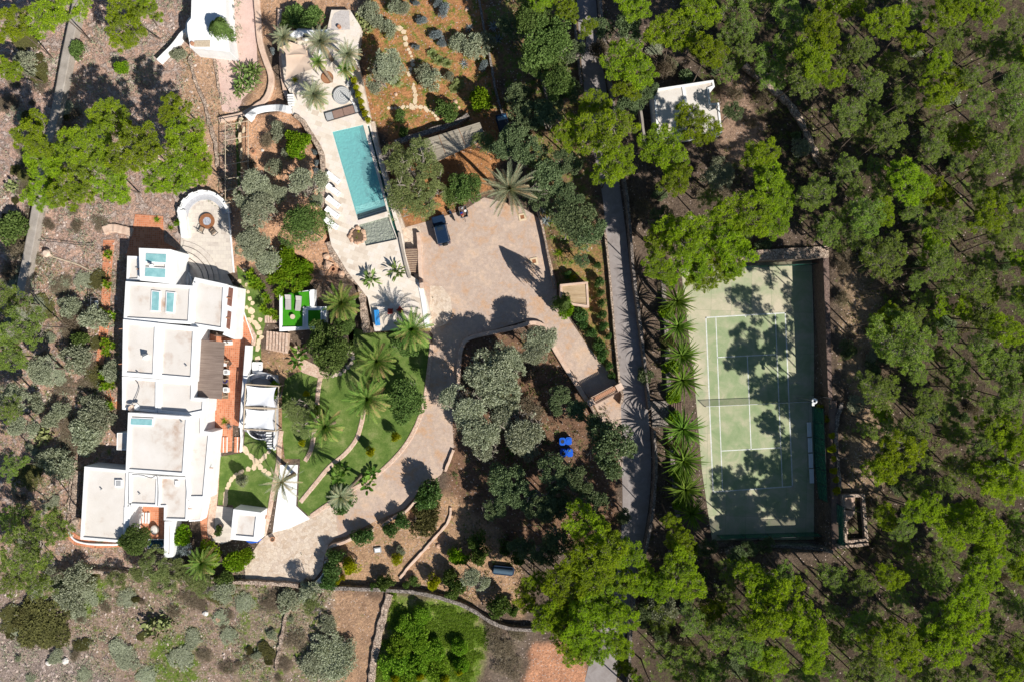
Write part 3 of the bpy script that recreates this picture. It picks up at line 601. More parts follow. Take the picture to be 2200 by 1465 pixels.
# court walls
def prismwall(name,label,poly,z1,mat,z0=-.4,cat='wall'):
    return tag(MB().prism(pl(poly,0),z0,z1).build(name,mat),label,cat)
prismwall('court_wall','tall brown masonry wall along the right side of the tennis court',[(1745,560),(1757,560),(1764,860),(1773,1165),(1764,1165),(1756,860)],3.7,M['courtwall'])
prismwall('court_wall','pale stone retaining wall across the top end of the tennis court',[(1560,548),(1757,536),(1757,560),(1744,560),(1744,566),(1562,560)][:2]+[(1757,560),(1744,561),(1560,568)],3.72,M['drystone'])
prismwall('court_kerb','low dark wall across the bottom end of the tennis court',[(1528,1160),(1764,1158),(1764,1168),(1530,1170)],1.0,M['courtwall'])
def fence(name,label,pts,h,z,mat,posts=5,postmat='blackmetal'):
    P=[Vector(W(x,y,0)) for x,y in pts]; t=thing(name,label,'fence',(P[0].x,P[0].y,z))
    mb=MB()
    for a,b in zip(P[:-1],P[1:]): mb.add([(a.x,a.y,z),(b.x,b.y,z),(b.x,b.y,z+h),(a.x,a.y,z+h)],[(0,1,2,3)])
    mb.build('mesh_panel',mat,t)
    r=MB(); 
    for a,b in zip(P[:-1],P[1:]): r.tube((a.x,a.y,z+h),(b.x,b.y,z+h),.03)
    r.build('top_rail',M[postmat],t)
    for a,b in zip(P[:-1],P[1:]):
        for k in range(posts):
            q=a.lerp(b,k/(posts-1)); MB().tube((q.x,q.y,z-.3),(q.x,q.y,z+h),.04).build('post',M[postmat],t)
    return t
fence('court_fence','dark green windbreak mesh fence along the lower right side of the tennis court',[(1744,872),(1752,1066)],4.0,0,M['greenmesh'],7)
fence('court_fence','green mesh fence across the top end of the tennis court',[(1560,577),(1742,570)],2.4,0,M['greenmesh'],5)
fence('court_fence','green mesh fence across the bottom end of the tennis court',[(1540,1148),(1752,1142)],2.4,0,M['greenmesh'],5)
fence('court_fence','short green mesh fence running down to the masonry tank',[(1772,1068),(1775,1155)],2.6,3.4,M['greenmesh'],3)
fence('court_fence','small square green mesh cage at the upper end of the long court fence',[(1744,848),(1757,850),(1758,872)],4.0,0,M['greenmesh'],2)
fp=G(1727,850); t=thing('floodlight','round white floodlight on a post at the right end of the net','floodlight',fp)
MB().tube((0,0,0),(0,0,6.0),.06).build('post',M['steel'],t,False)
z=6.0; t.location=W(1749.5,861,z)[:2]+(0,)
MB().ring((0,0),.36,.15,z,z+.12).build('lamp_ring',M['cushion'],t,False); MB().cyl((0,0),.15,.15,z+.01,z+.06).build('lamp_lens',M['blackmetal'],t,False)
MB().box((-.1,-.45,z-.2),(.3,.35,.25)).build('control_box',M['cushion'],t,False)
# net
a=Vector(W(1512,871.5)); b=Vector(W(1737,861)); nt_=thing('tennis_net','black tennis net stretched across the middle of the court','net',a)
MB().add([(a.x,a.y,.02),(b.x,b.y,.02),(b.x,b.y,1.05),(a.x,a.y,1.05)],[(0,1,2,3)]).build('netting',M['net'],nt_)
MB().tube((a.x,a.y,1.05),(b.x,b.y,1.0),.035).build('top_tape',M['line'],nt_)
for p in (a,b): MB().tube((p.x,p.y,0),(p.x,p.y,1.1),.05).build('net_post',M['blackmetal'],nt_)
BN=['topmost','second from the top','third from the top','lowest']
b0=None
for k,y in enumerate((922,955.5,989,1022)):
    x=1738.6+ (y-922)*.052; loc=W(x,y,.45); loc=(loc[0],loc[1],0)
    if b0 is None:
        b0=thing('courtside_bench','',"bench",loc,R(92),'white benches along the right side of the court')
        for s in (-.2,0,.2): MB().box((0,s,.45),(1.95,.18,.05)).build('slat',M['cushion'],b0,False)
        for s in (-.8,.8): MB().box((s,0,.21),(.07,.5,.42)).build('leg',M['grey'],b0,False)
        bb=b0
    else: bb=copy_tree(b0); bb.location=loc
    bb['label']='white courtside bench, '+BN[k]+' of the four'
# masonry tank
def block(par,poly,z,z0=0,rim=.30,drop=.22,wm='white',rm='roof',wn='wall',rn='roof',bevel=.04):
    p=ccw(pl(poly,z)); n=len(p); q=inset(p,rim); mb=MB()
    mb.add([(x,y,z0) for x,y in p]+[(x,y,z) for x,y in p]+[(x,y,z) for x,y in q]+[(x,y,z-drop-.15) for x,y in q],
      [(i,(i+1)%n,n+(i+1)%n,n+i) for i in range(n)]+[(n+i,n+(i+1)%n,2*n+(i+1)%n,2*n+i) for i in range(n)]+[(2*n+i,2*n+(i+1)%n,3*n+(i+1)%n,3*n+i) for i in range(n)])
    mb.build(wn,M[wm],par,bevel=bevel)
    MB().flat(inset(p,rim-.02),z-drop).build(rn,M[rm],par)
    return q
zt=3.6
t=thing('masonry_tank','long rectangular open masonry tank with a pale dry floor, right of the court','tank',G(1835,1113))
block(t,[(1808,1062),(1858,1060),(1866,1163),(1814,1168)],zt+.7,zt-1,.42,.75,'drystone','pinkwall','tank_wall','tank_floor',0)
wall('tank_wall','low stone wall enclosing the strip below the masonry tank',[(1800,1175),(1835,1172),(1866,1168)],.4,1.0,D,jit=.05)
# planting strip beside the court fence gets a path
sheet('service_strip',[(1783,860),(1797,860),(1808,1062),(1802,1160),(1790,1160)],3.72,surf('trodden_earth',[(.3,(.15,.10,.08)),(.7,(.26,.18,.14))],1.2),3)
t=thing('court_steps','flight of small slatted brown steps beside the long-leaved trees left of the court','steps',G(1449,872))
for k in range(6): x=1438+4.6*k; p=pl([(x,864),(x+3.2,864),(x+3.2,881),(x,881)],.3); MB().prism(p,-.2,.08+.1*k).build('step',M['darkwood'],t)
sheet('gate_platform',[(1398,862),(1436,860),(1438,915),(1402,918)],.25,M['greystone'])
# ------------------------------------------------------------------ the house
hs=thing('villa','long rambling white flat-roofed villa of many stepped blocks along the left of the garden','house',W(340,850,0))
def ablock(poly,z,**k): return block(hs,poly,z,**k)
ablock([(298,533),(367,536),(366,610),(300,603)],4.6,rim=.75)
ablock([(366.5,537),(380,540),(378,566),(377,611),(366.5,610)],4.2,rim=.1,drop=.02,rm='white')
ablock([(273,550),(299,551),(300,603.5),(271,604)],3.6,rim=.3)
ablock([(269.5,604.5),(414,614),(409.5,697),(265,688.5)],4.1,rim=.42)
ablock([(418,596),(487,611),(482,713),(408.5,702),(411,616)],3.7,rim=.5)
ablock([(486,611.5),(510,618),(503,729),(478,719),(481.5,713)],3.3,rim=.18,drop=.03,rm='white')
ablock([(264,686),(341,694),(336,813),(262,807)],4.35,rim=.55)
ablock([(341.5,694),(424,703),(418,820),(336.5,813)],4.30,rim=.6)
ablock([(262,808),(339,814),(338,886),(262,879)],4.0,rim=.32)
ablock([(339.5,814),(417.5,820),(416,853),(441.5,855),(440,886),(406,893),(338.5,886)],4.02,rim=.42)
ablock([(275,885),(406,893.7),(397.5,1022),(269.5,1013)],5.0,rim=.42)
ablock([(406.5,894),(438,886),(437.5,925),(455.5,927.5),(442.5,1073),(402,1073),(398,1022)],3.9,rim=.5)
ablock([(251,929),(273.5,929),(271,966.5),(250,966)],3.0,rim=.1,drop=.03)
ablock([(181,1001),(276,1009.5),(270,1166),(172,1158)],3.5,rim=.35)
ablock([(276.5,1014.5),(341.5,1022),(338.5,1088.5),(281,1086),(276,1088)],3.7,rim=.35)
ablock([(342,1022.5),(405.5,1024.5),(402,1118.5),(351.5,1117),(352,1088.8),(339,1088.8)],3.75,rim=.28)
ablock([(266,1088),(281.5,1087),(274,1160),(264,1162)],3.45,rim=.1,drop=.02,rm='white')
ablock([(353,1119),(374,1119),(371,1196),(352,1198)],2.4,rim=.5,drop=.1)
ablock([(411,1074),(441,1074),(432,1118),(405.5,1120)],2.0,rim=.2,drop=.05)
# rounded bread-oven turret with steps
mb=MB(); c=W(384,606,0)
for k,(r,z) in enumerate(((2.0,.5),(1.75,1.0),(1.5,1.5))): mb.cyl(c,r,r,-.1 if k==0 else z-.5,z,36)
vs=[];fs=[];
for i in range(9):
    a=R(10*i)
    for j in range(36): b_=2*math.pi*j/36; vs.append((c[0]+1.45*math.cos(a)*math.cos(b_),c[1]+1.45*math.cos(a)*math.sin(b_),1.5+1.9*math.sin(a)))
for i in range(8):
    for j in range(36): fs.append((i*36+j,i*36+(j+1)%36,(i+1)*36+(j+1)%36,(i+1)*36+j))
mb.add(vs,fs); mb.build('domed_turret',M['white'],hs,smooth=False)
# skylights > pane
def skylight(poly,z):
    f=MB(); p=ccw(pl(poly,z+.25)); f.prism(inset(p,-.16),z-.3,z+.22); o=f.build('skylight',M['white'],hs,bevel=.02)
    g=MB().prism(p,z+.2,z+.27); vs=[(v[0]-hs.location.x,v[1]-hs.location.y,v[2]) for v in g.v]; g.v=vs; g.build('pane',M['skyglass'],o,False)
    b_=MB(); 
    return o
skylight([(314,545),(357,547),(356,564.5),(313,562)],4.4); skylight([(312.5,576),(355.5,578.5),(354.5,597),(311.5,594)],4.4)
skylight([(327.5,627),(342,628.5),(340.5,668),(325.5,667)],3.85); skylight([(359,629.5),(374,631),(371.5,671),(357.5,670)],3.85)
skylight([(281.5,898.5),(327,900.5),(326,913),(280.5,911)],4.75)
def hbox(name,px,py,z0,d,mat,rz=0,par=hs):
    x,y,_=W(px,py,z0+d[2]); return MB().box((x,y,z0+d[2]/2),d,rz).build(name,M[mat],par,bevel=.02)
hbox('roof_vent',254,1038,3.28,(.95,1.0,.3),'white'); hbox('vent_cover',254,1038,3.55,(.62,.66,.08),'grey'); hbox('roof_vent',379,1038,3.5,(.4,.7,.3),'white')
# chimney with a pointed hood
x,y,_=W(318,766,4.1); mb=MB().box((x,y,4.3),(.42,.42,1.0)); mb.add([(x-.42,y-.35,4.8),(x+.42,y-.35,4.8),(x+.42,y+.35,4.8),(x-.42,y+.35,4.8),(x,y,5.5)],[(0,1,4),(1,2,4),(2,3,4),(3,0,4),(3,2,1,0)]); mb.build('chimney',M['white'],hs)
x,y,_=W(330,572,4.4); mb=MB().box((x,y,4.7),(.25,.25,.9)); mb.add([(x-.22,y-.22,5.1),(x+.22,y-.22,5.1),(x+.22,y+.22,5.1),(x-.22,y+.22,5.1),(x,y,5.7)],[(0,1,4),(1,2,4),(2,3,4),(3,0,4),(3,2,1,0)]); mb.build('chimney',M['white'],hs)
# red slatted openings of the east loggia
for a in ([(492,618),(502,621),(498.5,660),(488.5,656)],[(489.5,668),(498,671),(494.5,709),(486.5,705)]):
    mb=MB(); q=[Vector(W(*p,3.3)) for p in a]
    for k in range(7):
        t0,t1=k/7,(k+.55)/7
        A=q[0].lerp(q[1],t0);B=q[0].lerp(q[1],t1);C=q[3].lerp(q[2],t1);D_=q[3].lerp(q[2],t0); mb.prism([A,B,C,D_],3.3,3.36)
    mb.build('roof_slats',surf('red_slats',[(.3,(.22,.09,.06)),(.7,(.35,.17,.12))],4),hs)
for (px,py,l,ang) in ((452,722,1.5,0),(470,721,1.1,0)): pass
# doors and windows in the garden-side walls
for (px,py,rz,wd,nm) in ((417,740,R(87),1.1,'door'),(416,800,R(87),1.4,'window'),(447,990,R(86),1.2,'window'),(446,1040,R(86),1.2,'window'),(470,722,R(-8),1.0,'door')):
    x,y,_=W(px+3,py,1.2); MB().box((x,y,1.2),(wd,.10,2.0 if nm=='door' else 1.1),rz).build(nm,M['darkwood'],hs)
# clay waterspouts on the parapets
for px,py,z,a in ((487,640,3.6,0),(485,683,3.5,0),(414,729,4.2,0),(412,790,4.2,0),(263,706,4.2,math.pi),(262,781,4.2,math.pi),(405,1092,3.6,0),(449,1004,3.7,0),(300,578,3.9,math.pi)):
    x,y,_=W(px,py,z); MB().tube((x-.1*math.cos(a),y,z-.05),(x+.5*math.cos(a),y-.05,z-.12),.07,.06,8).build('waterspout',M['terrapot'],hs)
# roof edge gutters / pots etc: separate things on roofs
def rt(px,py,z): return W(px,py,z)
for px,py,l,r_ in ((284,876,'tan satellite dish at the corner of the roof above the long skylight',.45),(296,874,'white satellite dish beside the tan one on the villa roof edge',.38)):
    x,y,z=rt(px,py,4.6); t=thing('satellite_dish',l,'satellite dish',(x,y,4.0))
    MB().tube((0,0,-.1),(0,0,.5),.04).build('mast',M['steel'],t,False)
    vs=[(0,0,.5)]; n=20
    for i in range(1,4):
        for j in range(n): a=2*math.pi*j/n; rr=r_*i/3; vs.append((rr*math.cos(a),rr*math.sin(a),.5+.28*(i/3)**2))
    fs=[(0,1+j,1+(j+1)%n) for j in range(n)]+[(1+(i-1)*n+j,1+i*n+j,1+i*n+(j+1)%n,1+(i-1)*n+(j+1)%n) for i in (1,2) for j in range(n)]
    MB().add([(v[0],v[1]*.9-.0,v[2]+v[1]*-.35) for v in vs],fs).build('dish',M['sail'] if 'tan' in l[:4] else M['cushion'],t,False)
    MB().tube((0,-r_*.9,.8),(0,0,1.0),.02).build('arm',M['grey'],t,False)
# ---- terrace of red tiles
sheet('tiled_terrace',[(424,700),(430,712),(503,730),(505,672),(511,664),(548,735),(530,742),(519,916),(500,912),(498,968),(452,974),(448,925),(438,900),(436,850),(418,850)],.10,M['terra'])
sheet('tiled_terrace',[(290,461),(350,465),(352,520),(378,535),(368,550),(270,552),(284,500)],.06,M['terra'])
sheet('tiled_path',[(222,516),(246,516),(238,600),(236,690),(226,740),(222,800),(240,850),(262,872),(256,882),(218,850),(204,800),(212,720),(218,640)],.04,M['terra'])
sheet('tiled_courtyard',[(281,1086),(352,1088),(352,1160),(275,1160)],.06,M['terra'])
sheet('tiled_path',[(448,1074),(430,1118),(434,1172),(454,1170),(455,1074)],.05,M['terra'])
sheet('tiled_path',[(134,1146),(160,1170),(205,1177),(262,1174),(262,1163),(200,1161),(168,1150),(150,1138)],.05,M['terra'])
sheet('stone_patio',[(388,470),(390,446),(400,432),(420,420),(445,414),(470,420),(490,436),(492,470),(496,520),(504,584),(488,590),(500,612),(505,625),(417,600),(380,580),(378,545),(388,535)],.12,M['patio'])
sheet('stone_path',[(455,1085),(500,1090),(497,1160),(476,1168),(452,1160)],.05,M['patio'])
wall('terrace_wall','thick white parapet wall along the right edge of the long red-tiled terrace',[(531,742),(527,800),(522,860),(517,918)],.6,1.5,WH,'wall',.01)
wall('terrace_wall','thick white wall dividing the terracotta square from the sun patio',[(387,452),(392,480),(396,510)],.95,1.1,WH,'wall',.01)
wall('terrace_wall','thin white kerb along the right edge of the sun patio',[(490,438),(493,480),(497,530),(502,586)],.2,.2,WH,'wall',.005)
wall('terrace_wall','white rim wall of the lower brick steps left of the small lawn',[(517,918),(518,945),(516,970)],.25,.5,WH,'wall',.005)
# curved white seat wall with zigzag crest
c=W(443,470,0); mb=MB(); 
for k in range(15):
    a0=R(12+k*11.2); a1=R(12+(k+1)*11.2); 
    for r0,r1,z1 in ((3.15,3.35,.95),(3.35,3.6,1.15 if k%2 else .85)):
        p=[(c[0]+r*math.cos(a),c[1]+r*math.sin(a)*1.03) for r,a in ((r0,a0),(r1,a0),(r1,a1),(r0,a1))]; mb.prism(p,0,z1)
sw=thing('curved_bench','white semicircular wall bench with a stepped crest around the fire pit','bench',c)
mb.build('back_wall',M['white'],sw)
mb=MB(); 
for k in range(15):
    a0=R(12+k*11.2); a1=R(12+(k+1)*11.2); mb.prism([(c[0]+r*math.cos(a),c[1]+r*math.sin(a)*1.03) for r,a in ((2.45,a0),(3.149,a0),(3.149,a1),(2.45,a1))],0,.45)
mb.build('seat',plain('grey_bench_seat',(.42,.42,.44),.9),sw)
# fire pit
x,y,_=W(445,476,.4); t=thing('fire_pit','round rust-brown fire pit with grey ashes on the sun patio','fire pit',(x,y,.12))
MB().cyl((0,0),.75,1.05,0,.30,32).build('rust_dish',M['rust'],t,False); MB().ring((0,0),1.05,.56,.30,.36,32).build('rim',M['rust'],t,False); MB().cyl((0,0),.56,.56,.2,.34,24).build('ash_bed',M['ash'],t,False)
def loungechair(px,py,rz,label):
    x,y,_=W(px,py,.5); t=thing('garden_chair',label,'chair',(x,y,.12),rz,'metal chairs by the fire pit')
    mb=MB(); 
    for s in (-.36,.36): mb.path([(s,-.4,0),(s,-.4,.55),(s,.42,.6),(s,.42,0)],.03)
    mb.path([(-.36,-.4,.02),(.36,-.4,.02)],.03); mb.path([(-.36,.42,.6),(.36,.42,.6)],.03); mb.path([(-.36,-.35,.95),(.36,-.35,.95)],.03)
    for s in (-.36,.36): mb.tube((s,-.25,.4),(s,-.42,.95),.03)
    mb.build('frame',M['blackmetal'],t,False)
    mb=MB(); [mb.box((-.24+.12*k,.08,.42),(.09,.62,.03)) for k in range(5)]; mb.build('seat',M['wood'],t,False)
    mb=MB(); [mb.box((-.24+.12*k,-.34,.7),(.09,.03,.5),0) for k in range(5)]; mb.build('backrest',M['wood'],t,False)
loungechair(433,495,R(-25),'black-framed chair with wooden slats, left one below the fire pit'); loungechair(458,498.5,R(40),'black-framed chair with wooden slats, right one below the fire pit')
# stepped arcs down the patio
for k,r in enumerate((2.9,3.6,4.3,5.0)):
    c=W(384,606,0); mb=MB(); pts=[(c[0]+r*math.cos(a),c[1]+r*math.sin(a)) for a in [R(2+i*8) for i in range(11)]]; q=[(c[0]+(r+.62)*math.cos(a),c[1]+(r+.62)*math.sin(a)) for a in [R(82-i*8) for i in range(11)]]
    mb.prism(pts+q,.0,.52-.1*k)
    if k==0: arcs=thing('curved_steps','four shallow curved stone steps fanning out from the white domed turret','steps',c)
    mb.build('step',M['patio'],arcs)
# terrace diagonal steps
st=thing('corner_steps','diagonal brick steps with white risers at the upper corner of the red terrace','steps',W(522,705,0))
for k in range(4):
    a=[(504+4.5*k,692-8.5*k),(508+4.5*k,690-8.5*k),(536+3.2*k*.8,733-1*k),(531+3.2*k*.8,735-1*k)]
    MB().prism(pl(a,.1),-.05,.12+.06*k).build('step',M['terra'],st); a=[(508.2+4.5*k,690-8.5*k),(509.6+4.5*k,689.4-8.5*k),(537.6+2.6*k,732.4-k),(536.2+2.6*k,733-k)]
    MB().prism(pl(a,.1),-.05,.135+.06*k).build('riser',M['white'],st)
wall('terrace_wall','pink flagstone coping curving round the diagonal brick steps',[(507,664),(516,676),(534,700),(546,722),(543,742)],.55,.25,M['pink'],'wall',.01,curve=0)
st=thing('brick_steps','brick steps with thin white nosings between the red terrace and the small lawn','steps',W(475,956,0))
for k,x in enumerate((468,474.5,482,504,511)):
    MB().prism(pl([(x,938),(x+5.8,938),(x+5.3,971),(x-.5,971)],.1),0,.12+.05*(4-k)).build('step',M['terra'],st); MB().prism(pl([(x+5.9,938),(x+7.2,938),(x+6.6,971),(x+5.4,971)],.1),0,.13+.05*(4-k)).build('riser',M['white'],st)
st=thing('courtyard_steps','three short white-edged brick steps in the tiled courtyard','steps',W(312,1111,0))
for k in range(3): x=306+6.5*k; MB().prism(pl([(x,1100),(x+3,1100),(x+2.6,1123),(x-.4,1123)],.1),0,.14+.1*k).build('riser',M['white'],st)
t=thing('courtyard_boulder','oval pale stone table in the tiled courtyard','table',G(331,1138,.7)[:2]+(0.06,))
MB().cyl((0,0),.5,.62,0,.62,24,True,.85,1.05).build('stone_top',M['concrete'],t,False); MB().cyl((0,0),.5,.3,.62,.68,24,True,.85,1.05).build('top_face',M['roof'],t,False)
t=thing('plunge_pool','small dark plunge basin half hidden by the tree below the tiled courtyard','pool',W(338,1170,0))
MB().prism(pl([(318,1157),(353,1157),(353,1176),(316,1178)],.1),-.2,.1).build('rim',M['white'],t); MB().flat(pl([(320,1159),(351,1159),(351,1174),(318,1176)],.1),.104).build('water',plain('dark_water',(.01,.04,.06),.08),t)
# ---- reed pergola beside the house
def mesh_roof(t,poly,z,mat,th=.08,name='roof_mat'):
    p=[Vector(W(*q,z)) for q in poly]; return MB().prism([tuple(q) for q in p],z,z+th).build(name,M[mat],t)
t=thing('pergola','dark brushwood-roofed pergola over the red terrace beside the villa','pergola',W(452,793,0.1))
mesh_roof(t,[(427,730),(483,735),(477,857),(418.6,853)],2.75,'reedV')
for q in ((480,738),(478,776),(476,815),(474,852)):
    x,y,_=W(*q,2.6); MB().tube((x,y,.1),(x,y,2.75),.09).build('post',M['pole'],t)
a,b=W(480,736,2.7),W(474.5,855,2.7); MB().tube(a,b,.08).build('beam',M['pole'],t)
hbox('white_pier',488,737,.1,(1.0,.5,.75),'white'); 
# pots along the terrace
def pot(px,py,r,h,mat,label,plant=None,sq=False,z=.1,cat='plant pot',grp=None):
    x,y,_=W(px,py,z+h); t=thing('plant_pot',label,cat,(x,y,z),0,grp)
    if sq: 
        MB().rbox((0,0,h/2),(2*r,2*r,h),r*.4).build('tub',M[mat],t,False); MB().box((0,0,h+.01),(1.15*r,1.15*r,.03),.1).build('seat_pad',M['grey'],t,False)
    else:
        MB().cyl((0,0),r*.7,r,0,h*.9,20,False).add([],[]).build('body',M[mat],t,False); MB().ring((0,0),r*1.06,r*.78,h*.85,h,24).build('rim',M[mat],t,False); MB().cyl((0,0),r*.79,r*.79,h*.6,h*.88,18).build('soil',M['soilpot'],t,False)
    return t
pot(485.5,775.5,.30,.5,'terrapot','clay pot at the top of the cluster right of the brushwood pergola'); pot(492.5,780.5,.28,.45,'darkwood','dark round pot at the right of the cluster beside the pergola')
pot(489.5,787.5,.2,.35,'terrapot','smallest clay pot in the cluster beside the pergola'); 
x,y,_=W(483.5,783,.5); t=thing('side_table','small square white table among the pots beside the pergola','table',(x,y,.1)); MB().box((0,0,.42),(.45,.45,.05)).build('table_top',M['cushion'],t,False)
for a,b in ((-.18,-.18),(.18,-.18),(.18,.18),(-.18,.18)): MB().box((a,b,.2),(.05,.05,.4)).build('leg',M['cushion'],t,False)
pot(485.5,799,.36,.55,'cushion','square white tub seat with grey pad, upper one beside the terrace rug',None,True); pot(484.5,837,.36,.55,'cushion','square white tub seat with grey pad, lower one beside the terrace rug',None,True)
pot(483,818,.3,.7,'bluepot','glossy dark blue round pot between the two white tub seats')
sheet('terrace_rug',[(480,790),(492,790),(490,856),(478,856)],.115,surf('brown_rug',[(.3,(.16,.11,.07)),(.7,(.25,.18,.12))],5),.01)
x,y,_=W(443,722,.3); t=thing('water_jar','grey stone jar in the white niche above the brushwood pergola','jar',(x,y,.1)); MB().cyl((0,0),.3,.5,0,.4,20,False).build('body',M['grey'],t,False); MB().ring((0,0),.5,.28,.36,.5,20).build('rim',M['grey'],t,False)
# ---- white canopies
def canopy(C,z,label,sag=.26,pull=.15):
    q=[Vector(W(*p,z)) for p in C]; c=sum(q,Vector())/4; t=thing('shade_canopy',label,'canopy',(c.x,c.y,0.03),0,'white fabric canopies beside the terrace')
    n=18; vs=[];fs=[]
    for i in range(n+1):
        for j in range(n+1):
            u,v=i/n,j/n; p=q[0].lerp(q[1],u).lerp(q[3].lerp(q[2],u),v)
            pu=pull*4*(v*(1-v)); pv=pull*4*(u*(1-u)); 
            d=(p-c); p=p-Vector((d.x,d.y,0))*0; p+= (q[0].lerp(q[3],v).lerp(q[1].lerp(q[2],v),.5)-p)*(abs(2*u-1)**3)*pu; p+=(q[0].lerp(q[1],u).lerp(q[3].lerp(q[2],u),.5)-p)*(abs(2*v-1)**3)*pv
            p.z-=sag*16*u*(1-u)*v*(1-v)-.03*math.sin(u*14+v*5); vs.append(tuple(p))
    for i in range(n):
        for j in range(n): a=i*(n+1)+j; fs.append((a,a+n+1,a+n+2,a+1))
    MB().add(vs,fs).build('cloth',M['cloth'],t,smooth=True)
    return t,q
t1,q1=canopy([(528,827),(594,831),(592,875),(526,872)],2.7,'white fabric canopy on poles, upper one beside the long white terrace wall')
t2,q2=canopy([(527,877),(591.5,879.5),(590,924),(524,920)],2.7,'white fabric canopy on poles, lower one with palm shadows on it')
def poles(t,C):
    for a,b in zip(C,C[1:]+C[:1]): MB().tube(W(*a,2.75),W(*b,2.75),.09).build('pole_beam',M['pole'],t)
    for a in C: x,y,_=W(*a,2.7); MB().tube((x,y,0),(x,y,2.8),.08).build('pole',M['pole'],t)
poles(t1,[(528,824.5),(599,829),(597,877),(525,873)]); poles(t2,[(525,875.5),(592,877.5),(592,925),(523,921)])
sheet('lounge_floor',[(528,800),(598,805),(598,960),(524,925)],.05,plain('grey_lounge_floor',(.40,.38,.37),.8),.05)
t=thing('sofa_niche','curved white masonry seat with dark cushions above the upper canopy','sofa',W(562,815,0.05))
mb=MB(); a=arc(560,829,38,30,-150,-5,12); b=arc(560,829,36,28,-5,-150,12); mb.prism(pl(a+b,.8),0,.85); mb.build('back_wall',M['white'],t)
mb=MB(); a=arc(560,829,35.8,27.8,-150,-5,12); b=arc(560,829,27,19,-5,-150,12); mb.prism(pl(a+b,.4),0,.42); mb.build('seat',plain('grey_masonry_seat',(.5,.5,.52),.9),t)
for px,py,rz in ((566,810,0),(582,815,.7),(590,824,1.0)): x,y,_=W(px,py,.6); MB().rbox((x,y,.6),(.55,.5,.3),.12,-rz).build('cushion',M['grey'] if px<570 else M['blackmetal'],t)
t=thing('daybed','large square white daybed above the curved masonry seat','daybed',W(552,788,0.03)); x,y,_=W(552.5,789,.5)
MB().rbox((x,y,.33),(1.35,1.45,.3),.08).build('mattress',M['cushion'],t); MB().box((x,y,.12),(1.3,1.4,.2)).build('base',M['wood'],t); MB().rbox((x+.45,y-.1,.55),(.3,.8,.15),.07).build('pillow',M['cushion'],t)
t=thing('sofa_niche','curved white masonry seat with dark cushions below the lower canopy','sofa',W(560,940,0.05))
mb=MB(); a=arc(562,918,32,26,170,60,12); b=arc(562,918,30,24,60,170,12); mb.prism(pl(a+b,.8),0,.85); mb.build('back_wall',M['white'],t)
mb=MB(); a=arc(562,918,29.8,23.8,170,60,12); b=arc(562,918,20,14,60,170,12); mb.prism(pl(a+b,.4),0,.42); mb.build('seat',plain('grey_masonry_seat_lower',(.42,.42,.45),.9),t)
for px,py in ((543,930),(550,936),(558,941)): x,y,_=W(px,py,.6); MB().rbox((x,y,.6),(.45,.45,.3),.12,.6).build('cushion',M['blackmetal'],t)
t=thing('white_steps','narrow flight of white steps leading down from the lower canopy','steps',W(582,945,0))
for k in range(7): y_=927+5.6*k; MB().prism(pl([(574,y_),(585,y_),(584,y_+3.4),(573,y_+3.4)],.3),0,.75-.1*k).build('step',M['white'],t)
MB().prism(pl([(589,925),(592,925),(591,966),(588,966)],.5),0,.7).build('side_wall',M['white'],t)
# ---- artificial turf platform
t=thing('turf_platform','white-walled platform with two bright artificial turf decks','platform',W(650,670,0))
block(t,[(600,634),(674,622),(675,659),(700,659),(699,705),(600,712)],1.5,0,.45,.02,'white','white','wall','wall_top',.03)
MB().prism(pl([(607.6,632),(666,626),(668,658),(652.7,660),(651.6,703),(607.6,704)],1.5),1.3,1.54).build('turf',M['turf'],t); MB().prism(pl([(662,667),(690.6,667),(690.6,702),(662,702)],1.5),1.3,1.53).build('turf',M['turf'],t)
for a,b in ((( 607.6,704),(651.6,703)),((651.6,703),(652.7,660)),((668,658),(666,626)),((662,702),(690.6,702)),((690.6,702),(690.6,667)),((699,705),(700,659))):
    A=Vector(W(*a,1.6));B=Vector(W(*b,1.6)); d=(B-A).normalized()*.08; s=Vector((-d.y,d.x,0)); MB().prism([A-s,B-s,B+s,A+s],1.3,1.72).build('rim',M['white'],t)
def sunbed(px,py,rz,z,label,frame,pad,L_=1.95,W_=.68,grp=None,up=.18):
    x,y,_=W(px,py,z+.3); t=thing('sun_lounger',label,'sun lounger',(x,y,z),rz,grp)
    MB().rbox((0,-L_*.15,.30),(W_,L_*.68,.10),.06).build('mattress',M[pad],t,False)
    MB().add([(-W_/2,L_*.2,.27),(W_/2,L_*.2,.27),(W_/2,L_*.5,.27+up*2),(-W_/2,L_*.5,.27+up*2),(-W_/2,L_*.2,.36),(W_/2,L_*.2,.36),(W_/2,L_*.5,.36+up*2),(-W_/2,L_*.5,.36+up*2)],[(3,2,1,0),(4,5,6,7),(0,1,5,4),(1,2,6,5),(2,3,7,6),(3,0,4,7)]).build('backrest',M[pad],t,False)
    MB().box((0,0,.2),(W_+.04,L_,.06)).build('frame',M[frame],t,False)
    for a in (-1,1):
        for b in (-1,1): MB().box((a*W_*.42,b*L_*.42,.09),(.06,.06,.18)).build('leg',M[frame],t,False)
    return t
M['slats']=wavemat('pale_slat_lounger',[(.30,.28,.27),(.50,.47,.44),(.60,.57,.54)],1,1.57); M['slats']=plain('taupe_mesh',(.42,.39,.36),.9)
sunbed(619,650,0,1.54,'taupe sun lounger on the artificial turf, left of the pair','grey','slats',2.0,.72,'sun loungers on the artificial turf'); sunbed(641,652.5,R(-5),1.54,'taupe sun lounger on the artificial turf, right of the pair','grey','slats',2.0,.70,'sun loungers on the artificial turf')
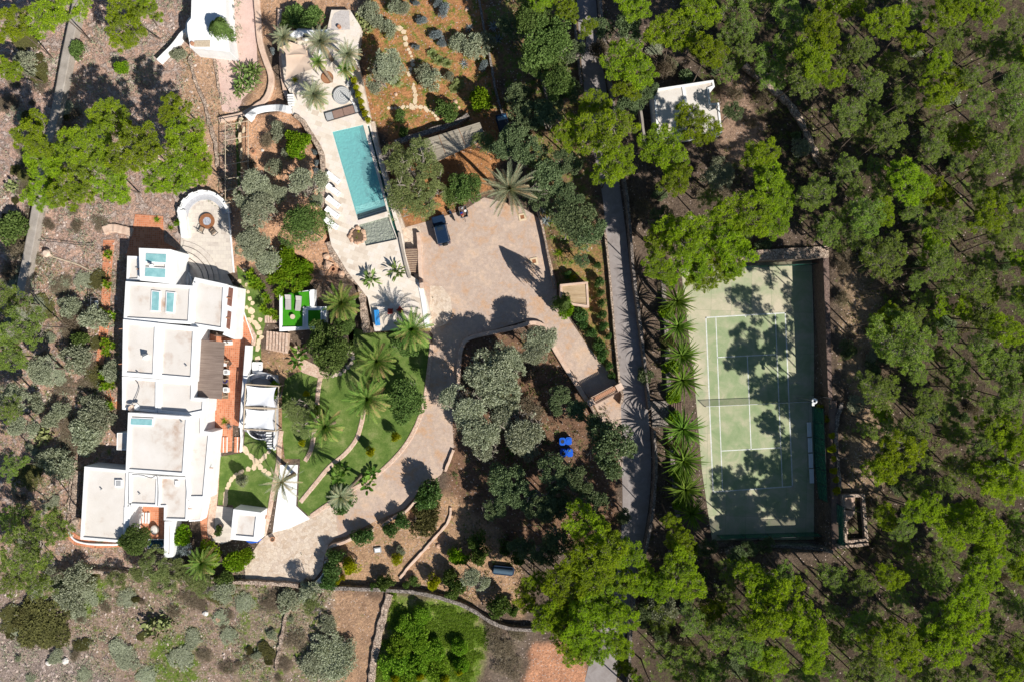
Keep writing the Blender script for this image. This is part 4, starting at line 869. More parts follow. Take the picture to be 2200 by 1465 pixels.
x,y,_=W(628.5,681,2.0); t=thing('round_table','small round beige table on the artificial turf','table',(x,y,1.54)); MB().cyl((0,0),.33,.33,.4,.45,24).build('table_top',M['sail'],t,False); MB().cyl((0,0),.12,.05,0,.4,12).build('leg',M['sail'],t,False)
# ---- poolside loungers
NM=['topmost','second from the top','middle','fourth from the top','lowest, partly under the round dark tree']
for k,(x_,y_) in enumerate(((716.5,383),(716.5,409),(716.5,435),(714.5,458),(712,481))):
    t=sunbed(x_,y_,R(52+ (2 if k>2 else 0)),DZ+.02,'white sun lounger beside the pool, '+NM[k]+(' of five' if k<4 else ''),'cushion','cushion',2.0,.72,'white sun loungers in a row beside the pool')
    m_=MB().box((0,-.78,.36),(.32,.05,.02)).box((.12,-.84,.36),(.05,.14,.02)); m_.build('monogram',M['grey'],t,False)
for px,py,l in ((715,399,'small dark oval table between the first and second white poolside loungers'),(711.5,422.5,'small dark oval table between the second and third white poolside loungers')):
    x,y,_=W(px,py,DZ+.4); t=thing('side_table',l,'table',(x,y,DZ+.02),R(-40)); MB().cyl((0,0),.32,.32,.32,.38,20,True,1.1,.6).build('table_top',M['blackmetal'],t,False); MB().cyl((0,0),.25,.2,0,.32,16,True,1.1,.6).build('base',M['darkwood'],t,False)
# ---- upper terrace things
z=DZ
t=thing('woven_daybed','round grey woven daybed with spiral pattern near the top end of the pool','daybed',W(735,206,z+.35)[:2]+(z+.02,)); MB().cyl((0,0),1.05,1.18,0,.34,40).build('woven_disc',M['disc'],t,False); MB().ring((0,0),1.2,1.08,.30,.37,40).build('rim',M['grey'],t,False)
t=thing('daybed','long brown double daybed with a grey slatted end above the pool','daybed',W(736,242,z+.4)[:2]+(z+.02,),R(16))
MB().box((0,0,.2),(4.7,1.15,.24)).build('frame',M['blackmetal'],t,False)
for x0,m_,w2 in ((-1.85,'grey',.95),(-.62,'daybed',1.4),(.86,'daybed',1.45),(2.0,'grey',.7)): MB().rbox((x0,0,.37),(w2,1.0,.12),.06).build('cushion',M[m_],t,False)
for a in (-2.2,2.2):
    for b in (-.5,.5): MB().box((a,b,.06),(.08,.08,.12)).build('leg',M['blackmetal'],t,False)
t=thing('parasol','closed parasol on a long leaning pole beside the round woven daybed','parasol',W(768,232,z)[:2]+(z+.02,))
MB().tube((0,0,0),(-.2,.1,2.6),.05).build('pole',M['steel'],t,False); MB().tube((-.2,.1,1.4),(-.25,.12,2.9),.16,.04).build('folded_canopy',M['cloth'],t,False); MB().cyl((0,0),.35,.35,0,.12,16).build('base',M['blackmetal'],t,False)
for px,py,l in ((750,180,'dark folded deckchair, upper one left of the yellow hedge'),(757,197,'dark folded deckchair, lower one left of the yellow hedge')):
    t=thing('deckchair',l,'chair',W(px,py,z+.5)[:2]+(z+.02,),R(-35),'dark deckchairs beside the yellow hedge')
    MB().path([(-.3,-.5,0),(-.3,.6,.7)],.03).path([(.3,-.5,0),(.3,.6,.7)],.03).path([(-.3,.5,0),(-.3,-.3,.5)],.03).path([(.3,.5,0),(.3,-.3,.5)],.03).build('frame',M['blackmetal'],t,False)
    MB().add([(-.27,-.35,.35),(.27,-.35,.35),(.27,.55,.68),(-.27,.55,.68)],[(0,1,2,3)]).build('sling',M['grey'],t,False)
# tan shade sails
t=thing('shade_sail','large tan shade sail in two overlapping pieces over the upper terrace','shade sail',W(640,130,z))
def sail(poly,zz):
    q=[Vector(W(*p,zz)) for p in poly]; c=sum(q,Vector())/len(q); vs=[]; fs=[]; n=8; L_=len(q); out=[]
    for i in range(L_):
        for k in range(n):
            u=k/n; p=q[i].lerp(q[(i+1)%L_],u); out.append(p+(c-p)*.10*4*u*(1-u))
    for s in range(1,7):
        for p in out: r=c.lerp(p,s/6); r=Vector((r.x,r.y,r.z-.25*(1-(s/6)**2))); vs.append(tuple(r))
    N_=len(out); vs.append((c.x,c.y,c.z-.26))
    for j in range(N_): fs.append((len(vs)-1,j,(j+1)%N_))
    for s in range(5):
        for j in range(N_): fs.append((s*N_+j,(s+1)*N_+j,(s+1)*N_+(j+1)%N_,s*N_+(j+1)%N_))
    MB().add(vs,fs).build('cloth',M['sail'],t,smooth=True)
    return q
qa=sail([(600,103),(622,90),(662,100),(659,118),(616,120)],z+2.9); qb=sail([(613,114),(660,108),(675,148),(612,174)],z+2.6)
for q in (qa[0],qa[1],qb[2],qb[3]): MB().tube((q.x,q.y,z),(q.x,q.y,q.z),.06).build('post',M['steel'],t)
t=thing('outdoor_counter','white masonry counter with a dark sink under the palms of the upper terrace','counter',W(665,80,z))
MB().prism(pl([(622,67),(705,64),(704,73),(652,78),(623,84)],z+.9),z,z+.9).build('counter_top',M['white'],t,bevel=.04); MB().prism(pl([(620,80),(650,74),(651,83),(618,88)],z+.7),z,z+.72).build('bench',M['concrete'],t); x,y,_=W(656,78,z+.95); MB().box((x,y,z+.9),(.6,.5,.06)).build('sink',M['blackmetal'],t)
MB().prism(pl([(650,82),(668,81),(668,85),(650,85)],z+.5),z,z+.6).build('ledge',M['white'],t)
sheet('pebble_circle',[(712,66),(712,45),(718,30),(732,23),(750,24),(752,64)],z+.04,surf('grey_pebble_mosaic',[(.3,(.40,.36,.33)),(.7,(.55,.5,.47))],4,.9,.4),.02,0)
x,y,_=W(703,167,z+.1); tp=thing('tree_ring','round rust-brown planting ring around the leaning palm on the upper terrace','planter',(x,y,z+.02)); MB().ring((0,0),.82,.78,0,.12,32).build('edge',M['rust'],tp,False); MB().cyl((0,0),.78,.78,0,.05,32).build('mulch',surf('bark_mulch',[(.3,(.26,.12,.06)),(.7,(.42,.22,.12))],8),tp,False)
x,y,_=W(729.5,59.5,z+.1); t=thing('round_stool','small round brown stool on the grey pebble circle','stool',(x,y,z+.04)); MB().cyl((0,0),.24,.22,0,.4,20).build('seat',M['terrapot'],t,False); MB().ring((0,0),.25,.2,.36,.43,20).build('rim',M['rust'],t,False)
x,y,_=W(692,112,z+.5); t=thing('side_table','white round table partly under palm fronds on the upper terrace','table',(x,y,z+.02)); MB().cyl((0,0),.4,.4,.5,.55,24).build('table_top',M['cushion'],t,False); MB().cyl((0,0),.06,.06,0,.5,10).build('leg',M['cushion'],t,False)
st=thing('white_steps','short flight of white striped steps between the sandy wall and the upper terrace','steps',W(625,217,z))
for k in range(6): y_=204+5*k; MB().prism(pl([(618,y_),(631,y_-.5),(631,y_+2.6),(617.6,y_+3)],z+.3),z-.8,z+.42-.09*k).build('step',M['white'],st)
st=thing('terrace_stairs','flight of brown stone steps going down from the pool terrace to the parking yard','steps',W(886,562,0))
sheet('stair_base',[(866,492),(902,486),(908,530),(909,606),(895,604),(880,570),(868,520)],.03,M['crazy'],.2)
for k in range(12):
    y_=536+4.45*k; MB().prism(pl([(872+.45*k,y_),(897+.15*k,y_-1),(897+.15*k,y_+1.4),(872+.45*k,y_+2.4)],.6),0,1.3-.1*k).build('step',M['darkwood'],st)
    MB().prism(pl([(872+.45*k,y_+2.4),(897+.15*k,y_+1.4),(897+.15*k,y_+3.3),(872+.45*k,y_+4.3)],.6),0,1.24-.1*k).build('tread',M['wood'],st)
wall('stair_wall','sandy side wall right of the brown terrace stairs',[(898,500),(901,540),(903,590),(906,620)],.5,.9,PW,jit=.03)
# lower terrace furniture
x,y,_=W(811,683,z+.45); t=thing('bench','bright blue painted bench on the lower terrace','bench',(x,y,z+.02),R(95))
for s in (-.2,0,.2): MB().box((0,s,.45),(2.1,.18,.05)).build('slat',M['bluewood'],t,False)
for s in (-.9,.9): MB().box((s,0,.21),(.07,.55,.42)).build('leg',M['bluewood'],t,False)
MB().box((0,.3,.62),(2.1,.05,.3)).build('backrest',M['bluewood'],t,False)
for px,py,rz,l in ((838.5,668.5,R(-3),'red armchair on the lower terrace, left one, facing away from the bench'),(858.5,666,R(50),'red armchair on the lower terrace, right one under the palm edge')):
    x,y,_=W(px,py,z+.5); t=thing('armchair',l,'chair',(x,y,z+.02),rz,'red armchairs on the lower terrace')
    MB().rbox((0,0,.35),(.5,.62,.12),.08).build('seat',M['red'],t,False); MB().box((0,-.36,.65),(.55,.1,.5)).build('backrest',M['red'],t,False)
    for s in (-.3,.3): MB().box((s,0,.5),(.08,.7,.12)).build('armrest',M['red'],t,False)
    for s in (-.26,.26):
        for v in (-.3,.3): MB().box((s,v,.16),(.05,.05,.32)).build('leg',M['darkwood'],t,False)
# rock planter beside the shallow water
t=thing('rock_planter','round planter of piled sandy boulders beside the shallow end of the pool','planter',W(768,508,z)[:2]+(z+.02,)); rr=random.Random(3)
def rock(mb,x,y,z_,r,rr,n=7):
    vs=[];
    for i,(zz,q) in enumerate(((-.3,.8),(.2,1.0),(.6,.7))):
        for k in range(n): a=2*math.pi*k/n+i*.3; s=r*q*rr.uniform(.75,1.15); vs.append((x+s*math.cos(a),y+s*math.sin(a),z_+zz*r*rr.uniform(.8,1.2)))
    vs.append((x,y,z_+.78*r)); fs=[(i*n+k,i*n+(k+1)%n,(i+1)*n+(k+1)%n,(i+1)*n+k) for i in range(2) for k in range(n)]+[(2*n+k,2*n+(k+1)%n,3*n) for k in range(n)]
    mb.add(vs,fs)
M['boulder']=surf('sandy_boulder',[(.25,(.42,.24,.15)),(.55,(.58,.38,.26)),(.8,(.66,.50,.37))],1.5,.9,.7,.05)
for k in range(16):
    a=k*.39+rr.random()*.2; mb=MB(); rock(mb,1.0*math.cos(a)*rr.uniform(.8,1.1),1.0*math.sin(a)*rr.uniform(.8,1.1),.1,rr.uniform(.2,.36),rr); mb.build('boulder',M['boulder'],t,False)
MB().cyl((0,0),.85,.75,0,.3,20).build('soil',M['soilpot'],t,False)
x,y,_=W(715.5,578.5,1.9); t=thing('clay_urn','large round clay urn standing among boulders below the pool terrace','urn',(x,y,1.3)); MB().cyl((0,0),.25,.42,0,.4,20,False).build('body',M['terrapot'],t,False); MB().ring((0,0),.42,.24,.36,.55,24).build('rim',M['terrapot'],t,False)
GB=['largest','flat-topped','reddish','lower','pale','grey']
for k,(px,py,r_,l) in enumerate(((722,552,.85,'grey flat boulder above the clay urn'),(704,570,.75,'orange-brown boulder left of the clay urn'),(726,568,.7,'pale boulder right above the clay urn'),(715,538,.6,'pale boulder touching the terrace edge above the grey boulder'),(692,585,.5,'low brown boulder farthest left of the clay urn'),(732,590,.6,'brown boulder right below the clay urn'),(700,552,.5,'small pinkish boulder left of the grey boulder'))):
    mb=MB(); p=G(px,py,.3); rock(mb,p[0],p[1],p[2],r_,random.Random(k),9); tag(mb.build('boulder',M['boulder'] if k else M['greystone']),l,'boulder','boulders below the pool terrace')
t=thing('round_stair','flight of brick steps curving below the turf platform','steps',W(595,730,0))
for k in range(7): x_=572+7.5*k; MB().prism(pl([(x_,711+.8*k),(x_+5.4,712+.8*k),(x_+3.4,752+1.3*k),(x_-2,750+1.3*k)],.3),0,.15+.14*k).build('step',M['pink'],t)
t=thing('brick_steps','five narrow brick steps left of the turf platform wall','steps',W(583,686,0))
for k in range(5): x_=568+6.2*k; MB().prism(pl([(x_,677),(x_+4.6,677),(x_+4.6,694),(x_,694)],.3),0,.15+.13*k).build('step',M['pink'],t)
sheet('brick_path',[(640,790),(652,778),(690,795),(706,800),(706,812),(684,812),(650,800)],.06,M['pink']); sheet('brick_path',[(628,745),(640,742),(650,770),(690,790),(690,800),(645,788)],.05,M['pink'])
# ---- white garden hut, chapel, shed, tile-roofed box, carport
t=thing('garden_hut','small white flat-roofed hut beside the paved turning court','hut',W(527,1125,0)); block(t,[(501,1092.5),(560.5,1100),(553.5,1163),(494.5,1158)],2.8,0,.62,.22)
x,y,_=W(538,1166,1.5); t=thing('water_toy','blue and red inflatable leaning on the bottom wall of the white hut','inflatable',(x,y,0)); MB().path([(-.9,0,.3),(-.3,-.2,.3),(.5,-.1,.3),(1.1,.3,.5)],.13,8).build('blue_tube',M['blue'],t,False); MB().rbox((-.3,.25,.5),(.7,.3,.2),.1,.2).build('red_pad',M['red'],t,False)
t=thing('chapel','white sculpted chapel-like building with a curved left side at the top edge','building',W(440,45,0))
block(t,[(412,-30),(482,-30),(484,10),(487,60),(494,112),(408,103),(405,84),(402,68),(402,50),(410,40)],3.4,0,.12,.02,'white','white')
MB().prism(pl(arc(412,62,14,26,90,270,10),2.6),0,2.6).build('apse',M['white'],t,bevel=.08); MB().prism(pl([(418,88),(451,87),(451,101),(416,101)],3.45),3.1,3.46).build('thatch_panel',M['pole'],t); x,y,_=W(413,94,3.5); MB().cyl((x,y),.3,.25,3.3,3.6,14).build('clay_cap',M['terrapot'],t)
wall('garden_wall','curved white wall running down left from the chapel-like building',[(404,62),(390,72),(378,88),(364,104),(350,118),(338,130)],.45,1.2,WH,jit=.01)
t=thing('shed','white flat-roofed shed among the pines left above the tennis court','shed',G(1475,235)); zz=TH(*W(1475,235,3)[:2])
block(t,[(1403,192),(1533,172),(1536,187),(1524,192),(1527,222),(1545,221),(1552,286),(1420,300),(1412,290)],zz+3.0,zz-1,.28,.15)
MB().prism(pl([(1464,184),(1470,183),(1478,232),(1472,233)],zz+2.85),zz+2.7,zz+2.98).build('roof_ridge',M['white'],t)
MB().prism(pl([(1526,193),(1542,191),(1545,208),(1528,218)],zz+.2),zz-.2,zz+.2).build('doorstep',M['terrapot'],t)
t=thing('pump_house','small square building with a pebble-covered roof beside the drive','hut',W(1235,632,0)); block(t,[(1203,611),(1263,605),(1266,661),(1230,656),(1204,640)],2.6,0,.3,.12,'pinkwall','leafplank','wall','roof')
for q in ((1235,608,1.3),): pass
t=thing('carport','cane-roofed carport above the parking yard','carport',W(960,310,0))
mesh_roof(t,[(878,311),(1031,263.5),(1044,300),(905,364)],2.6,'reedH',.1)
for q in ((884,313),(957,289),(1028,266),(1040,298),(910,358),(975,328)): x,y,_=W(*q,2.6); MB().tube((x,y,0),(x,y,2.6),.09).build('post',M['pole'],t)
for a,b in (((910,300),(922,342)),((942,291),(957,330)),((985,277),(1000,313))): MB().tube(W(*a,2.72),W(*b,2.72),.03).build('roof_batten',M['rust'],t)
# gate
t=thing('entrance_gate','stone gate with two pillars and a tiled beam where the drive meets the road','gate',W(1299,850,0))
for q in ((1270,864),(1331,831)): x,y,_=W(*q,2.6); MB().box((x,y,1.3),(.75,.75,2.6),R(28)).build('pillar',M['drystone'],t,bevel=.04); MB().box((x,y,2.66),(.9,.9,.12),R(28)).build('pillar_cap',M['pinkwall'],t)
a,b=Vector(W(1275,861,2.3)),Vector(W(1326,834,2.3)); MB().tube(a,b,.16).build('beam',M['darkwood'],t); MB().tube(a+Vector((.2,-.35,0)),b+Vector((.2,-.35,0)),.13).build('beam',M['darkwood'],t)
mb=MB(); 
for k in range(16): c=a.lerp(b,(k+.5)/16); mb.box((c.x-.1,c.y+.18,2.45),(.19,.5,.04),R(28),0)
mb.build('roof_tiles',M['terrapot'],t)
MB().box(((a+b)/2+Vector((-.1,.2,-1.2))).to_tuple(),((b-a).length,.06,1.9),math.atan2((b-a).y,(b-a).x)).build('gate_leaf',M['wood'],t)
wall('gate_wall','short angled stone wall running down from the left gate pillar',[(1268,868),(1280,890),(1292,912),(1302,935)],.45,1.3,D,jit=.04)
wall('gate_wall','short curved stone wall on the road side of the gate',[(1334,836),(1338,850),(1334,868)],.4,1.0,D,jit=.03)
# drains
for px,py,l in ((1147.5,562,'square stone-framed drain cover in the middle right of the parking yard'),(1122,467,'square stone-framed drain cover beneath the big palm')):
    t=thing('drain_cover',l,'drain cover',W(px,py,.03),R(12)); mb=MB()
    for a in range(4): c_=[(0,.38),(.38,0),(0,-.38),(-.38,0)][a]; mb.box((c_[0],c_[1],.03),(1.0 if a%2==0 else .24,.24 if a%2==0 else .52,.1))
    mb.build('stone_frame',M['yellow_path'],t,False); MB().box((0,0,.02),(.52,.52,.05)).build('cover',M['rust'],t,False)
t=thing('flat_panel','white-topped rectangular hatch with a grey frame in the lower garden','hatch',G(812,1180),R(8)); MB().box((0,0,.12),(.95,.7,.24)).build('frame',M['grey'],t,False); MB().box((0,0,.26),(.66,.46,.06)).build('lid',M['cushion'],t,False)
for px,py,l in ((567,1110,'clay pot at the top of the flower strip right of the white hut'),(585,1158,'clay urn at the edge of the turning court')): pot(px,py,.32,.6,'terrapot',l,z=.05)
pot(472,1131,.42,.8,'blackmetal','large black pot in the shade left of the white hut',z=.05)
t=thing('water_bowl','round brown-rimmed planter beside the turf path',"planter",G(543,325,.3)); MB().ring((0,0),.33,.24,0,.3,20).build('rim',M['terrapot'],t,False); MB().cyl((0,0),.24,.24,0,.22,16).build('soil',M['soilpot'],t,False)
for px,py,r_,l in ((96,544,.55,'large round pale urn at the end of the thin hose wall on the slope'),): 
    x,y,z_=G(px,py,.9); t=thing('pale_urn',l,'urn',(x,y,z_)); MB().cyl((0,0),.3,r_,0,.55,24,False).build('body',M['pole'],t,False); MB().cyl((0,0),r_,r_*.6,.55,.85,24).build('shoulder',M['sail'],t,False); MB().cyl((.45,-.25),.2,.2,0,.5,12).build('small_jar',M['sail'],t,False)
def cable(name,label,pts,r,mat,h=.04,cat='cable'): 
    p=cr(pts,5); return tag(MB().path([tuple(G(a,b))[:2]+(G(a,b)[2]+h,) for a,b in p],r,6).build(name,M[mat]),label,cat)
cable('stone_channel','thin pale stone channel curving across the slope below the round urn',[(110,551),(140,560),(170,570),(200,585)],.12,'pole',.02,'channel')
cable('fence_cable','thin dark cable crossing the slope from the concrete-topped wall',[(76,517),(120,521),(170,527),(205,529)],.04,'blackmetal',.5)
t=thing('swing_frame','white slatted bench swing on the slope left of the villa','swing',G(207,658,.5)); MB().rbox((0,0,.45),(.5,1.5,.06),.06).build('seat',M['cushion'],t,False)
for s in (-.7,.7): MB().path([(-.5,s*1.6,0),(0,s*1.6,1.9),(.5,s*1.6,0)],.04).build('side_frame',M['steel'],t,False)
MB().tube((0,-1.12,1.9),(0,1.12,1.9),.04).build('top_bar',M['steel'],t,False)
for s in (-.65,.65): MB().tube((0,s,.47),(0,s,1.9),.015).build('hanging_rope',M['grey'],t,False)
# ---- vehicles
def wheel(t,x,y,r,w_,ax='x'):
    o=MB().tube((x-w_/2,y,r),(x+w_/2,y,r),r,r,18).build('wheel',M['rubber'],t,False); MB().tube((x-w_/2-.01,y,r),(x+w_/2+.01,y,r),r*.55,r*.55,12).build('rim',M['steel'],o,False); return o
def jeep():
    x,y,_=W(947,494,1.2); t=thing('off_road_car','dark blue boxy off-road car with a spare wheel, parked under the light green tree','car',(x,y,.03),R(14))
    L_,Wd=3.9,1.72
    MB().rbox((0,0,.72),(Wd,L_,.62),.15).build('body',M['carblue'],t,False,bevel=.05)
    MB().add([(-Wd/2+.06,-L_/2+.05,1.03),(Wd/2-.06,-L_/2+.05,1.03),(Wd/2-.06,.75,1.03),(-Wd/2+.06,.75,1.03),(-.72,-L_/2+.12,1.72),(.72,-L_/2+.12,1.72),(.70,.35,1.72),(-.70,.35,1.72)],[(0,1,5,4),(1,2,6,5),(2,3,7,6),(3,0,4,7)]).build('side_windows',M['glass'],t,False)
    rf=MB().rbox((0,-.75,1.76),(1.52,2.3,.09),.1).build('roof',M['carblue'],t,False,bevel=.03)
    for k in range(7): MB().box((-.54+.18*k,-1.05,1.82),(.05,1.45,.03)).build('roof_rib',M['carblue'],rf,False)
    MB().rbox((0,.05,1.83),(.85,.45,.04),.06).build('sunroof',M['glass'],rf,False)
    for s in (-.79,.79): MB().box((s,-.75,1.77),(.05,2.3,.06)).build('gutter_rail',M['cartrim'],t,False)
    MB().rbox((0,1.35,1.06),(1.5,1.1,.1),.1).build('bonnet',M['carblue'],t,False,bevel=.03); MB().add([(-.72,.72,1.1),(.72,.72,1.1),(.68,.42,1.72),(-.68,.42,1.72)],[(0,1,2,3)]).build('windscreen',M['windscreen'],t,False)
    for s in (1,-1): MB().rbox((0,s*(L_/2+.03),.5),(Wd,.16,.2),.06).build('bumper',M['cartrim'],t,False)
    MB().tube((.1,-L_/2-.02,1.0),(.1,-L_/2-.26,1.0),.36,.36,20).build('spare_wheel',M['rubber'],t,False)
    for a in (-1,1):
        for b_ in (-1.2,1.25): wheel(t,a*.8,b_,.36,.22)
        MB().box((a*1.0,.55,1.2),(.2,.1,.15)).build('mirror',M['carblue'],t,False); MB().tube((a*.55,L_/2-.02,.8),(a*.55,L_/2+.03,.8),.1,.1,12).build('headlight',M['cushion'],t,False)
        MB().box((a*.74,-L_/2-.01,.85),(.1,.04,.2)).build('tail_light',M['red'],t,False)
jeep()
def parked():
    x,y,_=W(1082,271,1.0); t=thing('pickup_truck','small dark vehicle with sky reflections coloured into its ends, parked in shade beside the carport','vehicle',(x,y,.03),R(14))
    MB().rbox((0,0,.6),(1.5,3.3,.5),.15).build('body',M['carblue'],t,False,bevel=.05); MB().rbox((0,.1,1.2),(1.3,1.3,.1),.1).build('roof',M['blackmetal'],t,False)
    MB().add([(-.6,1.2,.9),(.6,1.2,.9),(.55,.75,1.22),(-.55,.75,1.22)],[(0,1,2,3)]).build('windscreen',M['windscreen'],t,False); MB().rbox((0,1.0,.9),(1.2,.8,.08),.08).build('bonnet',M['windscreen'],t,False); MB().rbox((0,-1.2,.9),(1.25,.6,.08),.08).build('tailgate',M['windscreen'],t,False)  # pale blue here is sky reflection put into windscreen, bonnet and tailgate colour
    for a in (-1,1):
        for b_ in (-1.05,1.05): wheel(t,a*.7,b_,.3,.2)
parked()
t=thing('motorbike','black motorbike parked between the off-road car and the trailer','motorbike',W(970,461,.5)[:2]+(.03,),R(27))
for y_ in (-.7,.72): o=MB().tube((-.06,y_,.3),(.06,y_,.3),.3,.3,18).build('wheel',M['rubber'],t,False)
MB().rbox((0,.05,.6),(.26,.9,.3),.1).build('frame',M['blackmetal'],t,False); MB().rbox((0,.22,.85),(.3,.42,.2),.1).build('fuel_tank',M['carblue'],t,False); MB().rbox((0,-.35,.84),(.3,.7,.12),.1).build('seat',M['rubber'],t,False)
MB().tube((-.38,.5,1.05),(.38,.5,1.05),.025).build('handlebar',M['steel'],t,False); MB().tube((0,.55,1.0),(0,.75,.3),.04).build('fork',M['steel'],t,False); MB().box((0,-.85,.7),(.2,.25,.04)).build('mudguard',M['blackmetal'],t,False)
t=thing('trailer','small open trailer loaded with odds and ends beside the motorbike','trailer',W(995.5,456.5,.6)[:2]+(.03,),R(12))
MB().box((0,0,.45),(1.0,1.45,.05)).build('floor',M['darkwood'],t,False)
for c_,d_ in (((-.5,0,.62),(.05,1.5,.35)),((.5,0,.62),(.05,1.5,.35)),((0,.74,.62),(1.0,.05,.35)),((0,-.74,.62),(1.0,.05,.35))): MB().box(c_,d_).build('side_panel',M['steel'],t,False)
for s in (-.56,.56): wheel(t,s,0,.27,.14)
MB().tube((0,-.74,.42),(0,-1.35,.40),.035).build('drawbar',M['blackmetal'],t,False)
rr=random.Random(8)
for k,(m_,n_) in enumerate((('terrapot','clay pot'),('red','red bag'),('bluelid','blue sack'),('cushion','white bag'),('darkwood','wooden crate'),('grey','grey box'))):
    mb=MB(); mb.rbox((rr.uniform(-.3,.3),-.5+.2*k,.62),(.32,.26,.28),.08,rr.random()); p=t.matrix_basis
    mb.v=[tuple(p@Vector(v)) for v in mb.v]; tag(mb.build('trailer_load',M[m_]),n_+' lying in the small open trailer','load')
t=thing('post_rack','thin metal frame rack standing behind the trailer','rack',G(977,437)); MB().path([(-.3,0,0),(-.3,0,1.2),(.4,0,1.2),(.4,0,0)],.03).build('rack_frame',M['blackmetal'],t,False); MB().box((.05,0,1.2),(.8,.3,.04)).build('shelf',M['darkwood'],t,False)
# four blue barrels
BL=('upper left','upper right','lower left','lower right')
for k,(px,py) in enumerate(((1208.5,948),(1222,947),(1210.5,973.5),(1224.5,972.5))):
    x,y,_=W(px,py,1.0); t=thing('water_barrel','blue plastic water barrel, '+BL[k]+' of the four in the shaded grove','barrel',(x,y,0),0,'blue water barrels in the shaded grove')
    MB().rbox((0,0,.45),(.85,1.05 if k<2 else 1.1,.9),.28).build('tank',M['blue'],t,False,bevel=.05); MB().ring((0,0),.34,.26,.88,.94,20).build('rim',M['blue'],t,False)
    if k in (0,2): MB().cyl((0,0),.25,.25,.86,.92,18).build('opening',M['blackmetal'],t,False)
    else: MB().cyl((0,0),.27,.27,.86,.95,18).build('lid',M['blue'],t,False)
x,y,_=W(1224,968,1.1); t=thing('tin_sheet','small pale blue crumpled sheet lying on the lower right barrel','sheet',(x,y,.97),.3); MB().box((0,0,.0),(.3,.28,.02)).box((.12,.05,.03),(.12,.2,.04),.4).build('sheet',M['windscreen'],t,False)
t=thing('boat_hull','dark blue covered boat or sheeted trailer in the shade of the lower grove','boat',G(1081,1226,.8),R(-6)); MB().rbox((0,0,.35),(3.0,1.2,.6),.4).build('hull',M['carblue'],t,False); MB().tube((-1.3,0,.62),(1.3,0,.66),.42,.42,14).build('cover',plain('blue_grey_tarpaulin',(.05,.09,.13),.7),t,False)
# wooden beams over the turf path
t=thing('arbour','open arbour of thin poles over the turf path left of the planted bed','arbour',G(505,300))
for k,y_ in enumerate((262,295,348,378,402,430)): MB().tube(W(482,y_+8,2.2),W(535,y_-2,2.2),.05).build('cross_pole',M['pole'],t)
for x_ in (484,533):
    MB().tube(W(x_,258,2.15),W(x_,432,2.15),.05).build('side_pole',M['pole'],t)
    for y_ in (262,320,378,430): x,y,_=W(x_,y_,2.2); MB().tube((x,y,0),(x,y,2.2),.05).build('post',M['pole'],t)
# ---- stepping stones
ORD=['first','second','third','fourth','fifth','sixth','seventh','eighth','ninth','tenth','eleventh','twelfth','thirteenth','fourteenth','fifteenth','sixteenth','seventeenth','eighteenth']
def stones(lst,where,grp,mat='yellow_path',z=.05,rbase=.45,seed=1):
    rr=random.Random(seed)
    for k,s in enumerate(lst):
        px,py=s[:2]; r_=s[2] if len(s)>2 else rbase; el=s[3] if len(s)>3 else 1.0; an=s[4] if len(s)>4 else rr.random()*3
        x,y,zg=G(px,py); n=rr.choice((5,6,7)); P=[]
        for i in range(n): a=2*math.pi*i/n+rr.uniform(-.2,.2); q=r_*rr.uniform(.8,1.15); u,v=q*math.cos(a)*el,q*math.sin(a)/math.sqrt(el); P.append((x+u*math.cos(an)-v*math.sin(an),y+u*math.sin(an)+v*math.cos(an)))
        tag(MB().prism(P,zg-.05,zg+z+rr.uniform(0,.02)).build('stepping_stone',M[mat],bevel=.015),'pale stepping stone, %s %s'%(ORD[k],where),'stepping stone',grp)
stones([(856,61,.5,1.3,0),(867,69,.4),(871,83,.42),(872,96,.38),(877,107,.25),(881,114,.28),(884,122,.2),(886,131,.3),(887,140,.32),(882,149,.32),(879,160,.36)],'from the top of the curved red garden path','stepping stones of the red garden path, upper part')
stones([(889,182,.22),(889,190,.32,1.3,1.6),(891,197,.28),(892,206,.35),(892,217,.38,1.4,1.5),(885,230,.45,1.3,2)],'from the top of the lower red garden path','stepping stones of the red garden path, lower part',seed=2)
stones([(835,233,.22),(842,233,.25),(850,233,.28),(858,232,.22),(866,231,.3,1.5,.6),(875,230,.22),(894,230,.28),(904,231,.38),(915,235,.4,1.5,2),(923,238,.25),(930,243,.28),(936,249,.3),(940,257,.28)],'from the left in the row crossing the red garden','stepping stones crossing the red garden',seed=3)
stones([(514,605,.4),(520,617,.25),(526,580,.3),(527,592,.3),(530,612,.3),(533,628,.3),(537,642,.35),(543,652,.35),(519,659,.25),(530,661,.32),(541,668,.5),(543,681,.28),(534,689,.5,1.3,.5),(548,694,.48,1.3,2.3),(559,687,.35),(554,703,.45),(558,715,.42),(562,725,.35)],'from the top between the villa and the turf platform','stepping stones between the villa and the turf platform',seed=4)
stones([(556,735,.4,1.5,1.3),(554,748,.45,1.4,1.2),(554,770,.4,1.3,1.2)],'from the top above the white daybed','stepping stones above the white daybed',seed=5)
stones([(528,966,.55,1.7,-1),(540,980,.45,1.4,-1),(550,992,.5,1.3,-1),(559,1002,.5,1.2,-1),(568,1010,.4),(577,1016,.4,1.3,-.5)],'from the top in the diagonal across the small lawn','stepping stones crossing the small lawn diagonally',seed=6)
stones([(578,970,.35),(568,980,.45,1.5,.8),(559,989,.4),(546,1003,.42,1.3),(533,1006,.4),(518,1013,.42,1.4,.6),(506,1021,.42,1.4,.7),(497,1030,.38,1.3,1),(492,1040,.35,1.3,1.2),(488,1050,.4,1.4,1.4),(485,1062,.42,1.5,1.5),(484,1076,.5,1.5,1.5)],'from the top in the curved row around the small lawn','stepping stones curving around the small lawn',seed=7)
